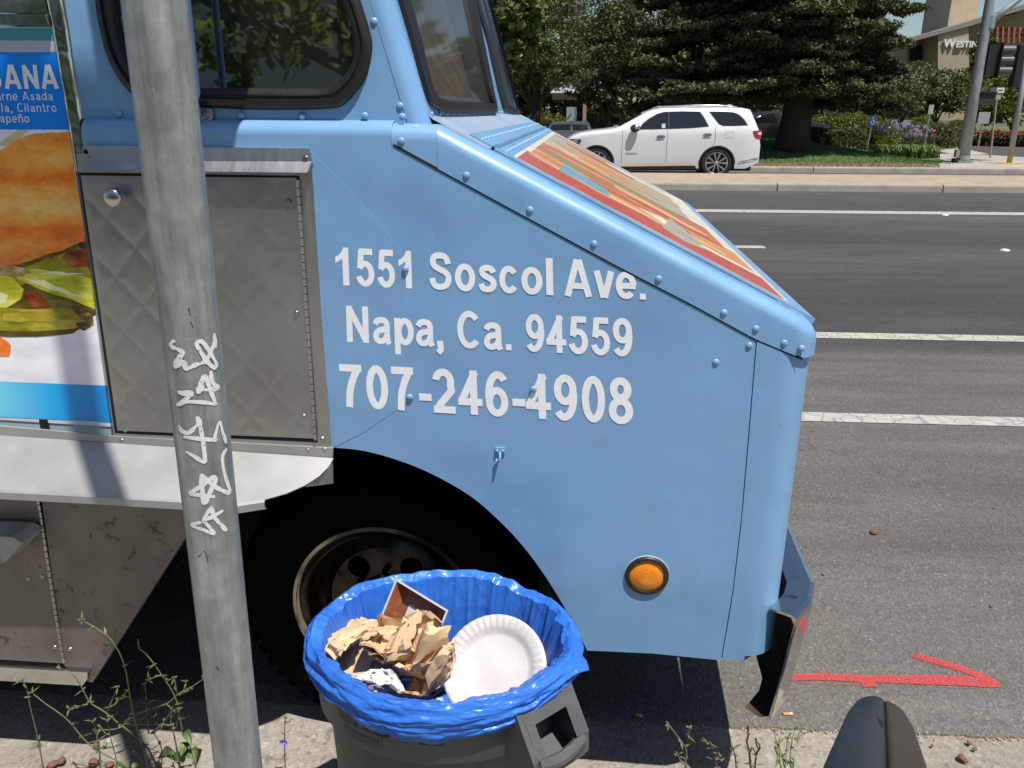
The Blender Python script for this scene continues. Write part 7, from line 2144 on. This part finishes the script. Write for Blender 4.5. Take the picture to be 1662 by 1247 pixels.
# ================================================================ SIGNALS, SIGNS, POSTS
m_spole = mat('signal_pole_grey', (.30,.315,.32), .5, .4, var=.12, vscale=5)
m_black = mat('signal_black', (.012,.012,.012), .55)
m_signback = mat('sign_back', (.40,.41,.41), .5, .5, var=.08)
m_post = mat('post_grey', (.33,.33,.32), .5, .5)
def post(base, top, r_, n=10):
    mb = MB(); mb.tube([Vector((0, 0, -.02)), top-base], [r_, r_], n); return mb
b = at_z(1562, 264, .16); t0 = at_y(1607, 0, b.y); k = (t0-b)
sp = thing('traffic_signal_pole', b, 'tall grey traffic signal pole with a slanting mast arm on the far pavement corner', 'signal pole')
mb = MB(); mb.tube([Vector((0, 0, 0)), k*.5, k, k*1.5], [.175, .15, .125, .11], 20); mb.obj('pole_shaft', m_spole, sp, smooth=True)
mb = MB(); mb.lathe([(.0, .06), (.30, .06), (.30, 0)], 4, Matrix.Rotation(R(45), 4, 'Z')); mb.lathe([(.175, .06), (.19, .08), (.178, .22)], 20); mb.obj('base_plate', m_spole, sp)
j0 = at_y(1606, 36, b.y)-b; j1 = at_y(1658, -4, b.y)-b
mb = MB(); mb.tube([j0 + Vector((.0, -.03, -.05)), j0+(j1-j0)*.5, j1, j1+(j1-j0)*3], [.085, .082, .08, .06], 14); mb.obj('mast_arm', m_spole, sp, smooth=True)
mb = MB(); mb.lathe([(.14, -.2), (.15, -.16), (.15, .16), (.14, .2)], 16, Matrix.Translation(j0)); mb.obj('arm_clamp', m_spole, sp)
pbx = at_y(1553, 250, b.y)-b
mb = MB(); mb.box((pbx.x-.05, -.08, pbx.z-.10), (pbx.x+.06, .08, pbx.z+.12)); mb.obj('push_button', m_post, sp)
pbx = at_y(1551, 266, b.y)-b
mb = MB(); mb.box((pbx.x-.09, -.12, 0), (pbx.x+.12, .12, .12)); mb.obj('hand_hole_cover', m_black, sp)
def signal(px0, py0, px1, py1, Y, label, par=None):
    a, c = at_y(px0, py0, Y), at_y(px1, py1, Y)
    s = thing('traffic_signal', (a.x, Y, c.z), label, 'traffic signal', 'traffic signals')
    W_, H_ = c.x-a.x, a.z-c.z
    mb = MB(); mb.box((0, -.16, 0), (W_*.42, .16, H_)); mb.box((W_*.42, -.26, -.05), (W_*.46, .26, H_+.05)); mb.obj('housing', m_black, s)
    for i in range(3):
        zc_ = H_*(i+.5)/3; r_ = H_/6*.86
        mb = MB(); mb.lathe([(r_, 0), (r_, W_*.58)], 20, Matrix.Translation((W_*.44, 0, zc_)) @ Matrix.Rotation(R(90), 4, 'Y') @ Matrix.Rotation(R(20), 4, 'Z'), 0, R(320))
        mb.lathe([(r_*1.02, 0), (r_*1.02, W_*.58)], 20, Matrix.Translation((W_*.44, 0, zc_)) @ Matrix.Rotation(R(90), 4, 'Y') @ Matrix.Rotation(R(20), 4, 'Z'), 0, R(320))
        mb.obj('visor', mat('visor_grey', (.07,.075,.08), .45) if i == 0 else bpy.data.materials['visor_grey'], s, smooth=True)
        mb = MB(); mb.lathe([(0, .03), (r_*.5, .025), (r_*.92, .0)], 20, Matrix.Translation((W_*.47, 0, zc_)) @ Matrix.Rotation(R(90), 4, 'Y')); mb.obj('lens', mat('signal_lens', (.03,.03,.03), .2) if i == 0 else bpy.data.materials['signal_lens'], s, smooth=True)
    return s
sg1 = signal(1603, 73, 1637, 124, b.y+.05, 'black three lens traffic signal with visors on the right of the traffic pole')
mb = MB(); mb.box((-.35, -.04, .25), (.02, .04, .31)); mb.obj('signal_bracket', m_black, sg1)
sg2 = signal(1652, 74, 1686, 142, 26.2, 'black traffic signal cut off by the right border of the view')
pa_, pb_ = at_y(1590, 150, b.y-.1), at_y(1614, 170, b.y-.1)
ps = thing('pedestrian_signal', (pa_.x, b.y-.1, pb_.z), 'dark pedestrian signal box low on the right of the traffic pole', 'pedestrian signal')
mb = MB(); mb.box((-.12, 0, 0), (pb_.x-pa_.x, .28, pa_.z-pb_.z)); mb.box((-.5, .08, .08), (-.1, .16, .16)); mb.obj('housing', mat('signal_brown', (.035,.022,.018), .6), ps)
mb = MB(); mb.box((.02, -.05, pa_.z-pb_.z-.02), (pb_.x-pa_.x-.0, .0, pa_.z-pb_.z+.02)); mb.obj('hood', m_black, ps)
# galvanised post at the right carrying the second signal
b2 = at_z(1638, 265, .16); t2 = at_y(1660, 138, b2.y)
o = thing('signal_post', b2, 'short grey post under the traffic signal at the right border', 'post')
post(b2, t2+(t2-b2)*.5, .075, 14).obj('post_shaft', m_spole, o, smooth=True)
# street name sign
b3 = at_z(1607, 256, .16); t3 = at_y(1619, 150, b3.y)
o = thing('street_name_sign', b3, 'two small white street name plates crossed on top of a thin post', 'street sign')
post(b3, t3, .03).obj('post_shaft', m_post, o)
mb = MB(); c = t3-b3; mb.box((c.x-.09, -.012, c.z-.02), (c.x+.20, .012, c.z+.14), None); mb.box((c.x-.12, -.18, c.z+.02), (c.x-.10, .25, c.z+.15)); mb.obj('name_plate', mat('name_plate_white', (.62,.63,.63), .5), o)
mb = MB(); mb.box((c.x-.05, -.02, c.z-.22), (c.x+.13, .0, c.z-.08)); mb.obj('lower_plate', m_signback, o)
mb = MB(); mb.box((c.x-.05, -.016, c.z+.045), (c.x+.15, -.013, c.z+.075)); mb.obj('plate_print', m_ctrim, o)
def backsign(bx_, by_, z, tx, ty, w, h, label, m=m_signback, mount='sign_plate', r_=.028, ang=0.0):
    b = at_z(bx_, by_, z); t_ = at_y(tx, ty, b.y)
    o = thing('road_sign', b, label, 'sign', 'signs beyond the road')
    post(b, t_, r_).obj('post_shaft', m_post, o)
    c = t_-b; Mr = Matrix.Translation(c) @ Matrix.Rotation(ang, 4, 'Z')
    mb = MB(); mb.box((-w/2, -r_-.012, -h), (w/2, -r_-.004, .02), Mr); mb.obj(mount, m, o)
    return o, c
backsign(1500, 237, .3, 1511, 171, .26, .34, 'grey back of a small sign on a thin post among the mounded shrubs', ang=R(25))
backsign(1586, 246, .16, 1598, 183, .42, .40, 'grey back of a square sign just right of the traffic pole')
m_dblue = mat('disabled_blue', (.02,.07,.30), .5)
o, c = backsign(1407, 240, .40, 1417, 190, .24, .30, 'blue disabled parking sign on a post beside the clipped bush', m_dblue)
mb = MB(); zc_ = c.z-.14; xc_ = c.x; yq = -.045
mb.tube([(xc_-.01, yq, zc_+.10), (xc_-.005, yq, zc_+.0), (xc_+.045, yq, zc_-.005), (xc_+.06, yq, zc_-.06)], .011, 6)
ring = [(xc_-.005+.055*math.cos(a), yq, zc_-.045+.055*math.sin(a)) for a in np.linspace(R(130), R(370), 12)]
mb.tube(ring, .009, 6); mb.lathe([(0, .016), (.016, 0), (0, -.016)], 10, Matrix.Translation((xc_-.012, yq, zc_+.125)))
mb.obj('wheelchair_symbol', mat('symbol_white', (.7,.7,.72), .5), o)
backsign(927, 262, .0, 928, 175, .33, .42, 'grey back of a sign left of the white car bonnet')
# two utility boxes and stake bits are hidden by the leaves: none built

# ================================================================ WHAT THE GLASS AND STEEL MIRROR: the side of the street behind the camera
blob_tree('street_tree', 0, 0, .12, 2.4, [(0, 0, 3.1, 1.9, 1.7, 1.3), (-1.6, .2, 2.6, 1.4, 1.2, .9), (1.4, 0, 2.7, 1.3, 1.3, .8), (-3, 0, 3.0, 1.3, 1.2, 1.0)], 'leafy tree behind the pavement mirrored in the cab window', m_planeb, m_bark2, 13, .19, 'trees behind the pavement', 61, .6, .14, .8, 70).location = (-3.0, -6.6, .12)
blob_tree('street_tree', 0, 0, .12, 2.0, [(0, 0, 3.4, 1.8, 1.6, 1.3), (-1.2, .2, 2.6, 1.3, 1.2, 1.0), (1.3, 0, 2.8, 1.4, 1.3, 1.1)], 'dark leafy tree behind the pavement further along the street', m_oak, m_bark2, 22, .20, 'trees behind the pavement', 62, .6, .14, .6, 70).location = (1.8, -9.5, .12)
for i in range(5):
    s = shrub(0, 0, .12, 3.2, 1.6, 1.4, ['hedge bush behind the pavement below the leafy tree', 'hedge bush behind the pavement left of the others', 'hedge bush behind the pavement opposite the truck nose', 'hedge bush behind the pavement furthest left', 'hedge bush behind the pavement furthest right'][i], m_oak, 120, 20, .16, 70+i, 'hedge_bush', 'bushes behind the pavement', Y=5)
    s.location = ((-2.8, -6, .6, -9.3, 4.0)[i], -7.4, .12)
bd = thing('long_building', (-1, -17, .1), 'long pale building behind the pavement', 'building')
mb = MB(); mb.box((-24, -6, 0), (24, 0, 4.2)); mb.obj('wall', mat('pale_wall', (.5,.5,.48), .9), bd)
mb = MB(); mb.box((-24.3, -6.3, 4.2), (24.3, .5, 4.45)); mb.obj('roof', m_roofed, bd)
